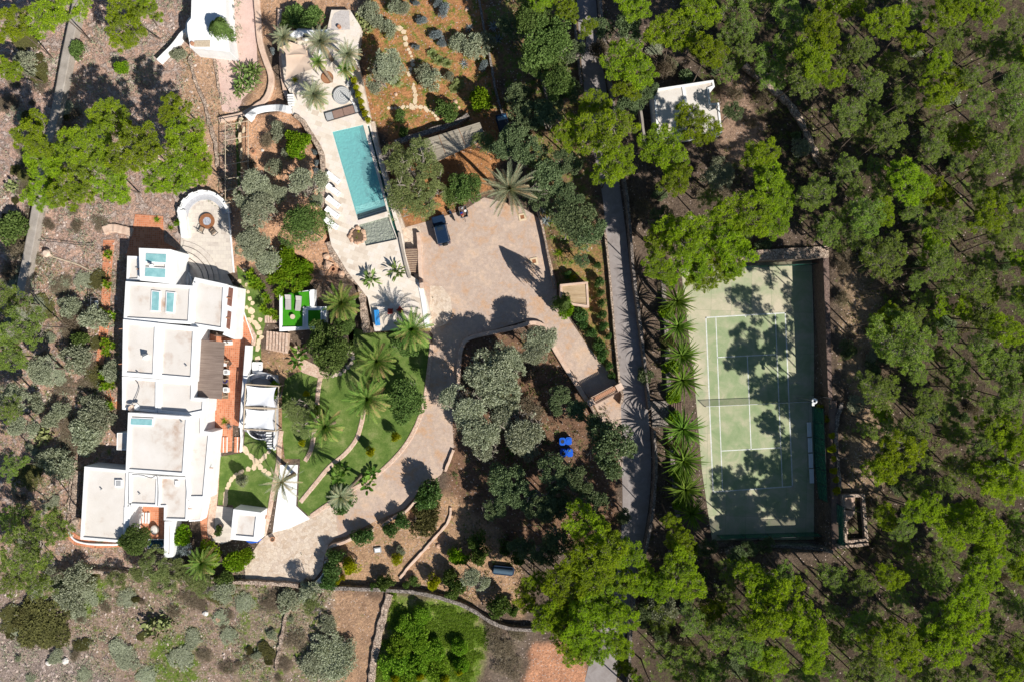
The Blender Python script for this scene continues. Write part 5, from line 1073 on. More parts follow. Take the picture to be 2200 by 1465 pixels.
stones([(757,758,.3),(758,768,.35),(755,780,.35),(748,788,.35),(740,796,.3),(732,802,.32),(722,804,.32),(714,806,.32)],'from the top in the shaded paved bend of the big lawn','grey stepping stones in the shaded bend',mat='crazy',seed=8)
stones([(520,262,.5,1.3,1.5),(514,275,.4,1.5,1.8),(524,280,.35,1.5,1.3),(519,296,.5,1.5,1.6),(521,325,.4),(520,335,.4,1.4,1.5)],'from the top on the turf path under the arbour','stepping stones on the turf path',seed=9)
for k,(px,py,r_,l) in enumerate(((978,219,.35,'small pinkish rock right of the clipped green shrub in the red garden'),(985,231,.25,'smallest rock right of the clipped green shrub in the red garden'),(469,1331,.55,'broad orange rock in the dry scrub at the lower left'),(441,1317,.45,'whitish rock left of the broad orange rock in the scrub'),(104,1424,.5,'white boulder near the bottom left corner'),(139,1420,.55,'flat white boulder right of the one near the bottom left corner'),(563,323,.25,'small white rock in the planted bed'),(919,1175,.3,'small pale rock at the left end of the rubble in the lower garden'),(942,1172,.4,'pinkish rock at the right end of the rubble in the lower garden'),(1003,20,.3,'orange rock beside the wall at the top of the red garden'),(850,203,.3,'small pink rock at the left end of the red garden'),(893,387,.25,'small rock among the branches left of the carport'))):
    p=G(px,py,.2); mb=MB(); rock(mb,p[0],p[1],p[2],r_,random.Random(k+50),8); tag(mb.build('rock',M['boulder'] if k not in (3,4,5,6) else M['roof']),l,'rock')

def roofcable(pts,z,par=hs):
    P=[W(a,b,z) for a,b in cr(pts,4)]; MB().path(P,.035,5).build('roof_cable',M['blackmetal'],par)
roofcable([(284,1019),(305,1020),(325,1026),(338,1024),(339,1086)],3.75); roofcable([(290,815),(299,830),(293,852),(284,868)],4.1); roofcable([(404,1028),(404,1050),(405,1075)],3.85)
for px,py,z in ((420,608,3.6),(400,785,4.2),(296,800,4.3),(300,1060,3.6),(218,1050,3.4),(390,905,4.9)): x,y,_=W(px,py,z); MB().cyl((x,y),.09,.09,z-.3,z+.25,10).build('vent_pipe',M['grey'],hs)
# ------------------------------------------------------------------ vegetation builders (shared mesh data, many leaf-sized faces)
def unit(v): return v/(np.linalg.norm(v,axis=-1,keepdims=True)+1e-9)
def leaves(P,Nn,size,aspect,per,spread,seed,fold=.0,var=None):
    """per rhombic leaves at each point P pointing roughly along Nn"""
    g=np.random.default_rng(seed); P=np.repeat(P,per,0); Nn=np.repeat(Nn,per,0); n=len(P)
    d=unit(Nn+spread*g.normal(size=(n,3))); s=unit(np.cross(d,g.normal(size=(n,3)))); L=size*g.uniform(.65,1.35,(n,1)); w_=L*aspect
    V=np.stack([P,P+d*L*.5+s*w_*.5,P+d*L,P+d*L*.5-s*w_*.5],1).reshape(-1,3)
    F=np.arange(n*4).reshape(n,4)
    v=g.random(n)*.5+(.25 if var is None else np.repeat(var,per)*.5); return V,F,np.repeat(v,4)
def cat(parts):
    V=[];F=[];A=[];o=0
    for v,f,a in parts: V.append(v);F.append(f+o);A.append(a);o+=len(v)
    return np.concatenate(V),np.concatenate(F),np.concatenate(A)
def quadtube(p,q,r0,r1,n=4,var=.5):
    p=np.array(p,float);q=np.array(q,float);d=unit(q-p);a=unit(np.cross(d,[.3,.2,1.]));b=np.cross(d,a);V=[]
    for c,r in ((p,r0),(q,r1)):
        for i in range(n): t=2*np.pi*i/n; V.append(c+r*(a*np.cos(t)+b*np.sin(t)))
    return np.array(V),np.array([(i,(i+1)%n,n+(i+1)%n,n+i) for i in range(n)]),np.full(2*n,var)
def limb(p,q,r0,r1,seed,bend=.12,n=4):
    g=np.random.default_rng(seed); p=np.array(p,float);q=np.array(q,float); L=np.linalg.norm(q-p); m1=p*.62+q*.38+g.normal(size=3)*L*bend; m2=p*.25+q*.75+g.normal(size=3)*L*bend*.7
    return [quadtube(p,m1,r0,(2*r0+r1)/3,n),quadtube(m1,m2,(2*r0+r1)/3,(r0+2*r1)/3,n),quadtube(m2,q,(r0+2*r1)/3,r1,n)]
def pine_var(seed,mat,dens=1.0,flat=1.0):
    g=np.random.default_rng(seed); Rr=4.5; parts=[];lb=[]; n=int(g.integers(34,42)); ph=g.random(4)*6.28; tries=0; C=[]
    while len(C)<n and tries<2000:
        tries+=1; a=g.random()*6.283; out=Rr*(.80+.16*math.sin(2*a+ph[0])+.13*math.sin(3*a+ph[1])+.09*math.sin(5*a+ph[2])); d=math.sqrt(g.random())*out*.88
        pr=g.uniform(.5,1.15)*(1-.2*d/Rr); c=np.array([d*math.cos(a),d*math.sin(a),1.7*flat*(1-(d/Rr)**2)+g.normal()*.45-.3]); c[2]-=(len(C)%3==2)*g.uniform(1.2,2.6)*flat; c[:2]*=(.72 if len(C)%3==2 else 1)
        if all(np.linalg.norm((c-k[0])[:2])>.62*(pr+k[1])*.9 or abs(c[2]-k[0][2])>1.3 for k in C): C.append((c,pr))
    for i,(c,pr) in enumerate(C):
        m=int(95*pr*pr*dens)+14; sb=unit(g.normal(size=(13,3))+np.array([c[0],c[1],0])*.12); dr=unit(sb[g.integers(0,13,m)]+.30*g.normal(size=(m,3))); dr[:,2]=np.where(dr[:,2]<-.15,-dr[:,2]*.6,dr[:,2]); rad=g.uniform(.2,1.0,(m,1))**.55*1.22
        P=c+dr*rad*np.array([pr,pr,pr*.62]); vv=np.clip(.35+.4*g.random()+.15*g.normal(size=m),0,1)
        parts.append(leaves(P-dr*.08,dr*.55+np.array([0,0,.15]),.25,.22,13,.8,seed*100+i,var=vv))
        st=np.array([g.normal()*.25,g.normal()*.25,-2.6+.2*g.normal()]); lb+=limb(st,c-np.array([0,0,.15]),.07,.025,seed*77+i,.08)
        for k in range(14): dd=unit(g.normal(size=3)+np.array([0,0,.4])); lb.append(quadtube(c,c+dd*pr*.95*np.array([1,1,.6]),.024,.010,3))
        # bare inner twigs
        for k in range(4): t_=g.uniform(.35,.8); b0=st*(1-t_)+c*t_; lb.append(quadtube(b0,b0+unit(g.normal(size=3)+np.array([0,0,.3]))*g.uniform(.4,1.1),.02,.006,3))
    V,F,A=cat(parts); crown=npmesh('pine_crown',V,F,mat,A)
    V,F,A=[None]*3; V2=[];F2=[];o=0
    return crown,limbmesh(lb)
def limbmesh(lb,mat=None):
    q=[(v,f,a) for v,f,a in lb]; V=[];F=[];o=0
    for v,f,a in q:
        V.append(v)
        F+= [tuple(int(i)+o for i in r) for r in f]; o+=len(v)
    me=bpy.data.meshes.new('limbs'); me.from_pydata([tuple(p) for p in np.concatenate(V)],[],F); me.materials.append(mat or M['twig']); return me
def trunkmesh(seed,mat,r0=.20,r1=.12,bend=.35,n=8,name='trunk'):
    g=np.random.default_rng(seed); V=[];F=[];k=7; ox=0;oy=0; a=g.random()*6.28
    for i in range(k+1):
        t=i/k; r=r0+(r1-r0)*t; r*= (1.35 if i==0 else 1); ox=bend*math.sin(t*2.6)*math.cos(a)*(1-t)+g.normal()*.02; oy=bend*math.sin(t*2.6)*math.sin(a)*(1-t)+g.normal()*.02
        for j in range(n): b=2*math.pi*j/n; V.append((ox+r*math.cos(b)*(1+.08*g.normal()),oy+r*math.sin(b)*(1+.08*g.normal()),t))
    for i in range(k):
        for j in range(n): F.append((i*n+j,i*n+(j+1)%n,(i+1)*n+(j+1)%n,(i+1)*n+j))
    me=bpy.data.meshes.new(name); me.from_pydata(V,[],F); me.materials.append(mat); me.polygons.foreach_set('use_smooth',np.ones(len(F),bool)); return me
def bush_var(seed,mat,Rr=1.0,flat=.8,lobes=14,lobe=.42,leaf=.16,asp=.5,per=3,pts=1500,gap=0.0,spread=.8,up=.3,name='foliage',hole=.0):
    """rounded crown of overlapping lobes; radius 1 unless Rr is given; base at z=0, centre at z=flat*.55"""
    g=np.random.default_rng(seed); parts=[]; ph=g.random(3)*6.28
    C=[]
    for i in range(lobes):
        a=g.random()*6.283; el=g.uniform(-.1,1.0); rr=g.uniform(.45,.72) if i else 0; o=1+.16*math.sin(2*a+ph[0])+.12*math.sin(3*a+ph[1])
        C.append((np.array([rr*math.cos(a)*math.cos(el*1.2)*o,rr*math.sin(a)*math.cos(el*1.2)*o,flat*(.5+.42*math.sin(el*1.3))]),lobe*g.uniform(.75,1.2)))
    for i,(c,lr) in enumerate(C):
        m=int(pts/lobes*(lr/lobe)**2); dr=unit(g.normal(size=(m,3))); dr[:,2]=np.where(dr[:,2]<-.3,-dr[:,2],dr[:,2])
        P=(c+dr*lr*g.uniform(.8,1.04,(m,1))*np.array([1,1,max(flat,.6)]))*Rr
        if hole: k=fbm(P[:,0]*10,P[:,1]*10,4.0,seed)>hole; P=P[k];dr=dr[k]; m=len(P)
        vv=np.clip(.3+.4*g.random()+.18*g.normal(size=m),0,1); parts.append(leaves(P-dr*leaf*.3,dr*.55+np.array([0,0,up*.5]),leaf,asp,per,spread,seed*50+i,var=vv))
    V,F,A=cat(parts); return npmesh(name,V,F,mat,A)
def bush_limbs(seed,Rr,flat,zb=-1.0,n=16,r=.07,mat=None):
    g=np.random.default_rng(seed); lb=[]
    for i in range(n):
        a=g.random()*6.283; d=g.uniform(.3,.85); e=np.array([d*math.cos(a),d*math.sin(a),flat*g.uniform(.45,.9)])*Rr; lb+=limb((0,0,zb),e,r,r*.2,seed*9+i,.12)
        for k in range(3): b=e*g.uniform(.5,.9); lb.append(quadtube(b,b+unit(g.normal(size=3)+np.array([0,0,.5]))*Rr*.25,r*.25,r*.08,3))
    return limbmesh(lb,mat)
def strap_fan(n,L,w_,droop,el0,el1,seed,mat,segs=6,name='leaves',comb=0,cl=.42,cw=.05,taper=1.0,vee=.35,wob=.06):
    """rosette of long arching leaves; comb>0 makes feather fronds with that many leaflets a side"""
    g=np.random.default_rng(seed); V=[];F=[];A=[]
    def quad(a,b,c,d,v): k=len(V); V.extend((a,b,c,d)); F.append((k,k+1,k+2,k+3)); A.extend((v,)*4)
    ga=2.39996
    for i in range(n):
        q=i/(n-1); el=R(el1+(el0-el1)*q**.8)+g.normal()*.07; az=i*ga+g.normal()*.12; Li=L*g.uniform(.82,1.08)*(.72+.28*min(1,(1-q)*2.2)); dv=droop*g.uniform(.7,1.3)*(.5+.8*(1-q)); 
        v=np.clip((.75 if q<.25 and comb else .25+.3*g.random())+(.1*g.normal())+(.22 if q<.10 and comb else 0),0,1)
        side=np.array([-math.sin(az),math.cos(az),0]); p=np.zeros(3); pts=[p.copy()]; e=el; tw=g.normal()*wob
        for s in range(segs*2): 
            a2=az+tw*s/segs; p=p+np.array([math.cos(a2)*math.cos(e),math.sin(a2)*math.cos(e),math.sin(e)])*Li/(segs*2); e-=dv/(segs*2)*(.4+1.2*s/(segs*2)); pts.append(p.copy())
        pts=np.array(pts)
        if not comb:
            for s in range(segs*2):
                t0,t1=s/(segs*2),(s+1)/(segs*2); w0=w_*math.sin(math.pi*min(1,(t0*.75+.25))**taper)+.01; w1=w_*math.sin(math.pi*min(1,(t1*.75+.25))**taper)+.01
                up=np.array([0,0,vee]); quad(pts[s],pts[s+1],pts[s+1]+side*w1/2+up*w1,pts[s]+side*w0/2+up*w0,v); quad(pts[s+1],pts[s],pts[s]-side*w0/2+up*w0,pts[s+1]-side*w1/2+up*w1,v)
        else:
            for s in range(segs*2): w0=.05*(1-s/(segs*2))+.012; quad(pts[s]-side*w0,pts[s]+side*w0,pts[s+1]+side*w0*.8,pts[s+1]-side*w0*.8,min(1,v+.35))
            for k in range(comb):
                t=.10+.9*(k+.5)/comb; f=t*segs*2; j=min(int(f),segs*2-1); c=pts[j]+(pts[j+1]-pts[j])*(f-j); tan=unit(pts[j+1]-pts[j]); ln=cl*math.sin(math.pi*min(1,.18+t*.80))**.7*g.uniform(.85,1.1)
                nu=np.cross(tan,side); nu=nu if nu[2]>0 else -nu
                for sg in (-1,1):
                    d=unit(side*sg*.95+tan*.75+nu*vee+g.normal(size=3)*.10); wv=unit(np.cross(d,nu))*cw*.5; quad(c,c+d*ln*.45+wv,c+d*ln-np.array([0,0,.06*ln]),c+d*ln*.45-wv,np.clip(v+g.normal()*.1,0,1))
    return npmesh(name,np.array(V),np.array(F),mat,np.array(A))
def blades(n,L,w_,seed,mat,el=(20,80),name='leaves',broad=False):
    """clump of upright paddle or sword leaves (bird of paradise, agave, yucca)"""
    g=np.random.default_rng(seed); V=[];F=[];A=[]
    for i in range(n):
        az=i*2.4+g.normal()*.2; e=R(g.uniform(*el)); Li=L*g.uniform(.6,1.1); d=np.array([math.cos(az)*math.cos(e),math.sin(az)*math.cos(e),math.sin(e)]); s=unit(np.cross(d,[0,0,1.])); u=np.cross(s,d)
        b=g.normal(size=3)*np.array([.12,.12,0])*L*.5; st=.45 if broad else 0; v=g.random(); tw=g.normal()*.5; s=s*math.cos(tw)+u*math.sin(tw)
        P=[];ks=(0,.25,.5,.75,1.0)
        for t in ks:
            c=b+d*Li*(st+(1-st)*t)-np.array([0,0,Li*.22*t*t]); ww=w_*(math.sin(math.pi*(.12+.86*t))**(.7) if broad else (1-t)**.6+.02)
            P.append((c-s*ww/2+u*ww*.15,c,c+s*ww/2+u*ww*.15))
        for a,c in zip(P[:-1],P[1:]):
            for x_,y_ in ((0,1),(1,2)): k=len(V); V+= [a[x_],a[y_],c[y_],c[x_]]; F.append((k,k+1,k+2,k+3)); A+=[v]*4
        if broad:
            k=len(V); V+=[b,b+s*.03,P[0][1]+s*.03,P[0][1]]; F.append((k,k+1,k+2,k+3)); A+=[.8]*4
    return npmesh(name,np.array(V),np.array(F),mat,np.array(A))
def cactus_var(seed,mat,n=60,Rr=1.0):
    g=np.random.default_rng(seed); V=[];F=[];A=[]
    for i in range(n):
        c=np.array([g.normal()*.42,g.normal()*.42,g.uniform(.2,1.1)])*Rr; nn=unit(g.normal(size=3)*np.array([1,1,.5])); a=unit(np.cross(nn,[0,0,1.])); b=np.cross(a,nn); r=g.uniform(.14,.24)*Rr**.5
        k=len(V); m=8; v=g.random()
        for j in range(m): t=2*math.pi*j/m; V.append(c+a*r*.75*math.cos(t)+b*r*1.2*math.sin(t))
        for j in range(0,m-2,2): F.append((k,k+j+1,k+j+2,k+j+3 if j+3<m else k+j+2))
        A+=[v]*m
    F=[f if f[2]!=f[3] else (f[0],f[1],f[2],f[0]) for f in F]; F=[f for f in F if len(set(f))==4]
    return npmesh('pads',np.array(V),np.array(F),mat,np.array(A))
# ---- shared variants
PV=[pine_var(s,M['pine'],d,f) for s,d,f in ((1,1.15,1),(2,1.05,1.1),(3,1.2,.9),(4,.95,1),(5,1.1,1.2))]
PD=[pine_var(s,M['pine2'],d,1.3) for s,d in ((11,.75),(12,.62),(13,.7),(14,.5))]
TR=[trunkmesh(s,M['bark']) for s in range(4)]
def BV(mat,seed,k,**kw): return [bush_var(seed+i,M[mat],**kw) for i in range(k)]
OL=BV('olive',30,3,leaf=.085,asp=.35,pts=4200,lobes=30,lobe=.30,flat=.75,per=3,hole=.36,spread=1.0); OLL=[bush_limbs(i,1,.75,-.4,22,.045) for i in range(3)]
MQ=BV('mesquite',40,2,leaf=.055,asp=.3,pts=6000,lobes=34,lobe=.27,flat=.6,per=3,hole=.40,spread=1.1)
CB=BV('carob',50,3,leaf=.075,asp=.55,pts=4200,lobes=26,lobe=.32,flat=.8,per=3,spread=.8)
HO=BV('holm',60,3,leaf=.075,asp=.55,pts=3400,lobes=28,lobe=.28,flat=.85,per=3,hole=.36,spread=1.0)
GR=BV('carob',66,2,leaf=.05,asp=.5,pts=7000,lobes=18,lobe=.42,flat=.8,per=3,spread=.7)
SH_={'hedge':BV('hedge',70,3,leaf=.15,asp=.6,pts=1100,lobes=12,lobe=.5,flat=.95,per=3,spread=.7),
 'bright':BV('bright',73,3,leaf=.18,asp=.55,pts=1000,lobes=13,lobe=.44,flat=.9,per=3),
 'yellow':BV('yellow',76,2,leaf=.15,asp=.45,pts=1000,lobes=13,lobe=.42,flat=.9,per=3),
 'silver':BV('silver',79,2,leaf=.16,asp=.3,pts=800,lobes=10,lobe=.44,flat=.7,per=4,spread=.9),
 'dark':BV('carob',82,3,leaf=.15,asp=.55,pts=1200,lobes=14,lobe=.42,flat=.85,per=3),
 'olive':BV('olive',85,2,leaf=.13,asp=.35,pts=1500,lobes=16,lobe=.38,flat=.8,per=3,hole=.3),
 'brown':BV('brown',88,2,leaf=.11,asp=.5,pts=2200,lobes=18,lobe=.4,flat=.55,per=3,hole=.25),
 'thicket':BV('olive',188,2,leaf=.10,asp=.4,pts=2400,lobes=22,lobe=.36,flat=.6,per=3,hole=.32),
 'citrus':BV('citrus',189,3,leaf=.11,asp=.55,pts=2000,lobes=18,lobe=.38,flat=.8,per=3,hole=.3),
 'dry':BV('dryleaf',91,2,leaf=.2,asp=.12,pts=900,lobes=14,lobe=.4,flat=.7,per=3,hole=.3,spread=1.2),
 'holm':BV('holm',94,2,leaf=.15,asp=.5,pts=1200,lobes=14,lobe=.42,flat=.85,per=3,hole=.25)}
SHL=[bush_limbs(90+i,1,.8,0,9,.035) for i in range(2)]
PALM=[strap_fan(46,3.3,0,1.5,86,-8,200+i,M['palm'],7,'fronds',28,.42,.07,vee=.40) for i in range(3)]
PALMG=[strap_fan(48,3.1,0,1.5,82,-18,210+i,M['palmgrey'],7,'fronds',24,.42,.06,vee=.35) for i in range(2)]
PALMT=[strap_fan(26,3.2,0,1.5,70,-25,220+i,M['palmgrey'],7,'fronds',24,.30,.05,vee=.3) for i in range(1)]
PALMB=[strap_fan(44,4.0,0,1.0,80,-18,230,M['palmgrey'],7,'fronds',30,.42,.07,vee=.8)]
ALOE=[strap_fan(66,2.7,.15,1.5,80,0,240+i,M['aloe'],5,'leaves',vee=.25,taper=1) for i in range(3)]
PTR=[trunkmesh(20+i,M['palmbark'],.26,.22,.15,12) for i in range(2)]
STRE=[blades(46,2.4,.32,250,M['carob'],(25,85),'leaves',True)]; BAN=[blades(16,2.2,.62,251,M['banana'],(15,70),'leaves',True)]
AGA=[blades(34,1.0,.12,252,M['silver'],(5,75))]; YUC=[blades(60,1.0,.07,253,M['bright'],(5,85)),blades(60,1.0,.07,254,M['olive'],(5,85))]; YUY=[blades(50,1.0,.09,255,M['yellow'],(5,80))]
FAN=[strap_fan(26,1.0,0,.8,80,5,260,M['mesquite'],4,'fronds',10,.38,.07,vee=.2)]
PLUM=[blades(36,.62,.13,256+i,M['bright'],(5,70)) for i in range(2)]
CAC=[cactus_var(260,M['cactus'],70),cactus_var(261,M['cactus'],90)]
PLANTS=[]   # (object, adjective+kind, px, py) for labelling
K={'pine':0,'c':0}; prr=random.Random(5)
def tree(kind,px,py,r,h,adj,name,crowns,limbs,trunks,unitR,cat_='tree',trk_r=1.0,lift=0.0,grp=None,lean=(0,0),cname='crown'):
    """px,py: where the crown shows; r crown radius in pixels of the photo; h height of the crown's middle"""
    i=K.get(kind,0); K[kind]=i+1
    x,y,z=G(px,py,h); rm=r/PPM*(HC-z-h)/HC; s=rm/unitR
    bx,by=x-lean[0],y-lean[1]; z=TH(bx,by) if not ondeck(px,py) else DZ
    t=thing(name,None,cat_,(bx,by,z),0,grp); c=mobj(cname,crowns[i%len(crowns)],t,(lean[0],lean[1],h-lift*s),prr.random()*6.28,(s*prr.uniform(.93,1.07),s*prr.uniform(.93,1.07),s*prr.uniform(.9,1.1)))
    if limbs: l=mobj('limbs',limbs[i%len(limbs)],t,c.location,c.rotation_euler.z,c.scale)
    if trunks:
        hb=max(.4,h-lift*s-(2.5*s if kind.startswith('pine') else .3*s)); tr=mobj('trunk',trunks[i%len(trunks)],t,(0,0,-.15),prr.random()*6,(trk_r*max(.6,s if unitR>1 else rm/3),)*2+(hb+.3,))
        if lean[0] or lean[1]:
            v=Vector((lean[0],lean[1],h-lift*s)); tr.rotation_euler=v.to_track_quat('Z','Y').to_euler(); tr.scale=(trk_r,trk_r,v.length-2.2*s if kind.startswith('pine') else v.length)
    PLANTS.append((t,adj,px,py,r)); return t
def pine(px,py,r,h=9,dull=False):
    pv=PD if dull else PV; k='pined' if dull else 'pine'
    return tree(k,px,py,r,h+prr.uniform(-.8,.8),('dull grey-green pine' if dull else 'bright yellow-green pine'),'pine_tree',[p[0] for p in pv],[p[1] for p in pv],TR,4.5,trk_r=.5,lean=(prr.uniform(-1.1,1.1),prr.uniform(-1.1,1.1)))
GP='pines of the wood'
# ------------------------------------------------------------------ planting
def many(s,f,**k):
    for a in s.split(';'):
        v=[float(q) for q in a.split(',')]; f(*v,**k)
# bright pines: x,y,r(px),h
many('120,20,72,9;28,55,52,8;20,150,34,7;275,55,62,7;310,15,40,6;75,296,60,9;100,352,62,8;195,315,68,9;245,255,52,9;300,320,72,10;372,235,42,10;402,300,66,10;372,378,62,9;245,390,55,8;165,405,62,7;95,418,46,7;430,355,42,9',pine)
many('60,700,62,8;18,640,42,8;18,760,48,8;20,880,36,7;28,1000,34,7;60,1185,66,8;118,1128,48,8;20,1245,46,7;82,1250,48,7;28,1110,36,7',pine,dull=True)
many('1350,140,68,11;1440,72,58,10;1215,18,36,11;1160,2,34,12;1360,10,48,11;1520,112,46,10;1500,20,52,10;1292,290,78,12;1218,290,42,11;1320,355,56,11;1428,325,66,11;1492,272,58,10;1452,392,44,11;1345,192,34,9;1630,335,46,10;1655,405,56,10;1600,460,66,11;1662,480,50,9;1478,505,76,12;1565,530,66,11;1425,510,48,11;1515,590,50,11;1410,575,44,11;1490,560,60,11;1570,575,40,11',pine)
many('1765,65,50,11;1787,172,30,10;2035,22,58,12;2012,135,36,11;2055,20,40,11;1748,125,58,11;1905,52,50,11;2112,22,50,12;2012,205,44,12;1960,92,34,11',pine)
many('1725,172,46,11;1965,30,34,11;2180,60,34,12;2181,172,42,12',pine,dull=True)
many('1690,95,34,9;1600,60,40,9;1560,80,36,9;1862,108,28,10;1941,218,40,10;2088,165,30,11;2095,215,38,11;1822,244,46,10;1905,290,52,10;2002,315,46,10;2055,352,30,10;2138,332,52,11;2188,285,38,11;1815,362,38,9;1876,360,28,9;2009,520,30,9',pine,dull=True)
many('1948,394,56,11;1895,455,36,11;2124,460,52,11;2002,530,42,10;2068,664,28,10;1900,690,40,11;2158,712,46,11;2190,560,34,10',pine)
many('1858,468,50,11;1830,509,32,10;2186,482,36,11;2018,572,44,11;1927,733,84,12;1955,680,38,11;2040,722,28,10',pine,dull=True)
many('2091,606,56,10;1965,605,26,9;1960,450,34,10;2105,560,36,9;2190,640,40,10;1800,528,20,5;2110,745,40,10;2195,760,38,9;2050,790,34,8',pine,dull=True)
many('1925,975,66,12;1895,1005,44,11;1982,1092,48,12;2040,1125,56,12;2154,925,58,12;2178,960,40,12;2150,1030,68,13;2109,1130,58,13;2060,1100,40,12;2100,1232,66,13;2130,1190,44,12;2066,1340,62,13;2020,1385,62,13;2070,1290,50,13;1915,1368,62,13;1948,1412,48,13;1738,1350,58,12;1745,1400,46,12;1910,1236,40,11;2165,1452,42,12;1625,1250,66,11;1670,1300,72,12;1640,1335,52,12;1655,1415,46,11',pine)
many('2170,858,54,11;2075,1010,50,11;2112,960,42,11;1962,925,42,10;2000,1330,46,11;1870,1415,48,11;1840,1450,40,10;1965,1040,38,10;2190,1130,40,9;2180,1300,40,9;2130,1400,44,9;1610,1385,46,10;1625,1448,48,10;1700,1340,30,10;1445,1408,58,9;1500,1440,48,9;2000,1240,44,9;1730,1450,40,9;1540,1440,46,9;1990,860,38,9;2050,930,34,8;2190,380,34,9',pine,dull=True)
many('1346,1185,46,11;1350,1250,46,11;1325,1320,50,12;1330,1385,36,11;1275,225,42,11;1262,60,26,10;1340,1430,30,8;1262,1132,62,11;1282,1200,72,12;1222,1235,66,12;1280,1272,66,12;1215,1300,58,12;1178,1322,46,12;1258,1335,66,12;1222,1362,54,12;1282,1388,48,12;1240,1400,40,12;1440,1120,26,10;1462,1170,46,11;1462,1232,64,12;1405,1255,46,11;1385,1240,40,11;1130,1290,34,10;1150,1250,34,10',pine)
def olive(px,py,r,h=4,adj='grey-green olive tree'): tree('ol',px,py,r,h,adj,'olive_tree',OL,OLL,TR,1,lift=.5,trk_r=1)
def mesq(px,py,r,h=5,adj='feathery light green tree'): tree('mq',px,py,r,h,adj,'feathery_tree',MQ,OLL,TR,1,lift=.4)
def carob(px,py,r,h=4,adj='dense dark green tree'): tree('cb',px,py,r,h,adj,'broadleaf_tree',CB,OLL,TR,1,lift=.5)
def holm(px,py,r,h=6,adj='blue-green evergreen oak'): tree('ho',px,py,r,h,adj,'evergreen_oak',HO,OLL,TR,1,lift=.5)
many('655,395,44,4;678,432,20,3;1062,812,66,6;1003,872,56,6;1028,930,48,6;1092,775,44,5;1122,920,66,6;1160,730,42,5;1145,760,34,5;1045,960,38,5;90,795,40,5;30,850,38,5;45,920,34,4;1545,382,42,7;835,140,42,5;815,160,36,4;1090,860,40,5;1420,1310,40,6',olive)
many('540,400,46,4;555,455,48,4.5;540,520,44,4;572,555,40,4;590,420,30,3;1130,960,34,4;1015,1245,34,3.5',olive,adj='dull green garden tree')
many('895,372,66,5.5;870,420,56,5;915,430,50,5;850,345,44,4.5;905,330,40,5;1040,310,34,3;1010,400,30,3;640,880,42,4.5;655,915,34,4;672,1300,28,4.5',mesq)
many('335,1212,44,2.5;300,1228,32,2.2;375,1225,34,2;410,1245,36,2;350,1255,36,1.6;440,1255,32,1.6;250,1245,28,1.6',mesq,adj='bright feathery bush')
tree('gr',653,490,54,4.5,'smooth domed dark green tree','domed_tree',GR,OLL,TR,1,lift=.45)
many('712,752,54,4;690,720,34,3.5;870,862,52,4;1000,405,38,3;975,420,28,2.5;290,1160,38,4;1175,85,60,9;1145,30,50,9;1200,180,46,8;1150,130,40,7;870,740,34,3;1180,110,50,8;740,700,26,3',carob)
many('1120,1065,44,6;1165,1085,42,7;1085,1075,34,5;1200,1160,40,7;1310,1180,34,8;1315,965,66,8;1285,920,40,7;1235,480,52,7;1265,500,46,7;1215,455,40,7;1180,245,44,7;1110,300,40,6;1140,330,44,6;1175,380,46,7;1130,250,40,6;1100,60,34,5;1235,880,30,5;1200,860,34,5;1190,1010,44,7;1085,1035,46,5;1240,1030,40,7;1270,1080,40,7;1200,1080,46,6;1220,345,34,8;1165,430,34,6;1085,320,34,5;1225,420,34,7;1250,560,20,3;1060,1090,30,4;1120,1175,34,5;1170,1190,34,6;1340,1110,20,6;1215,200,40,7;1225,110,34,8;1110,205,34,5;1380,1320,30,6;1520,1175,26,5;1480,1090,16,3',holm)
many('1350,225,36,7;1420,470,34,6;1345,60,40,8;1290,60,30,7;1575,240,26,5;1580,1190,26,3;1610,1175,24,3;1655,1180,22,3;1470,45,40,7;1390,200,30,7',holm,adj='grey-brown understorey tree')
def shrub(kind,px,py,r,h,adj,name='shrub',cat_='shrub',el=1.0):
    v=SH_[kind]; x,y,z=G(px,py,h*.6); rm=r/PPM; t=thing(name,None,cat_,(x,y,z)); i=K.get(kind,0); K[kind]=i+1
    mobj('foliage',v[i%len(v)],t,(0,0,0),prr.random()*6.28,(rm*el,rm/el,h)); mobj('stems',SHL[i%2],t,(0,0,0),prr.random()*6,(rm,rm,h*.9)); PLANTS.append((t,adj,px,py,r)); return t
def S(kind,s,adj,**k):
    for a in s.split(';'): v=[float(q) for q in a.split(',')]; shrub(kind,v[0],v[1],v[2],v[3],adj,**k)
S('hedge','1283,572,9,1.4;1288,607,11,1.5;1290,630,9,1.4;1293,652,10,1.4;1294,677,10,1.4;1297,700,10,1.4;1305,722,9,1.3;1247,678,16,1.6;1254,697,12,1.4;1270,717,13,1.5;1286,742,14,1.6;1294,762,14,1.6;1306,785,10,1.3;1312,806,9,1.3;1220,590,8,1','clipped green ball shrub',name='ball_shrub')
S('bright','1213,661,21,3.6','round bright green leafy shrub',name='ball_shrub')
S('hedge','722,1190,20,2;716,1222,20,2;706,1248,18,1.8;770,1155,18,1.7;790,1150,16,1.6;840,1135,17,1.8;866,1116,18,1.8;925,1058,28,3.2;915,1072,22,2.6;745,1080,24,1.8;730,1090,16,1.5','rounded mid-green hedge shrub',name='hedge_shrub')
S('yellow','762,175,8,1.6;766,192,8,1.6;771,205,9,1.6;776,218,8,1.6;758,150,7,1.5;778,232,7,1.4;785,245,9,1.5;790,258,8,1.4;760,135,6,1.4','yellow-green climbing hedge clump',name='hedge_shrub')
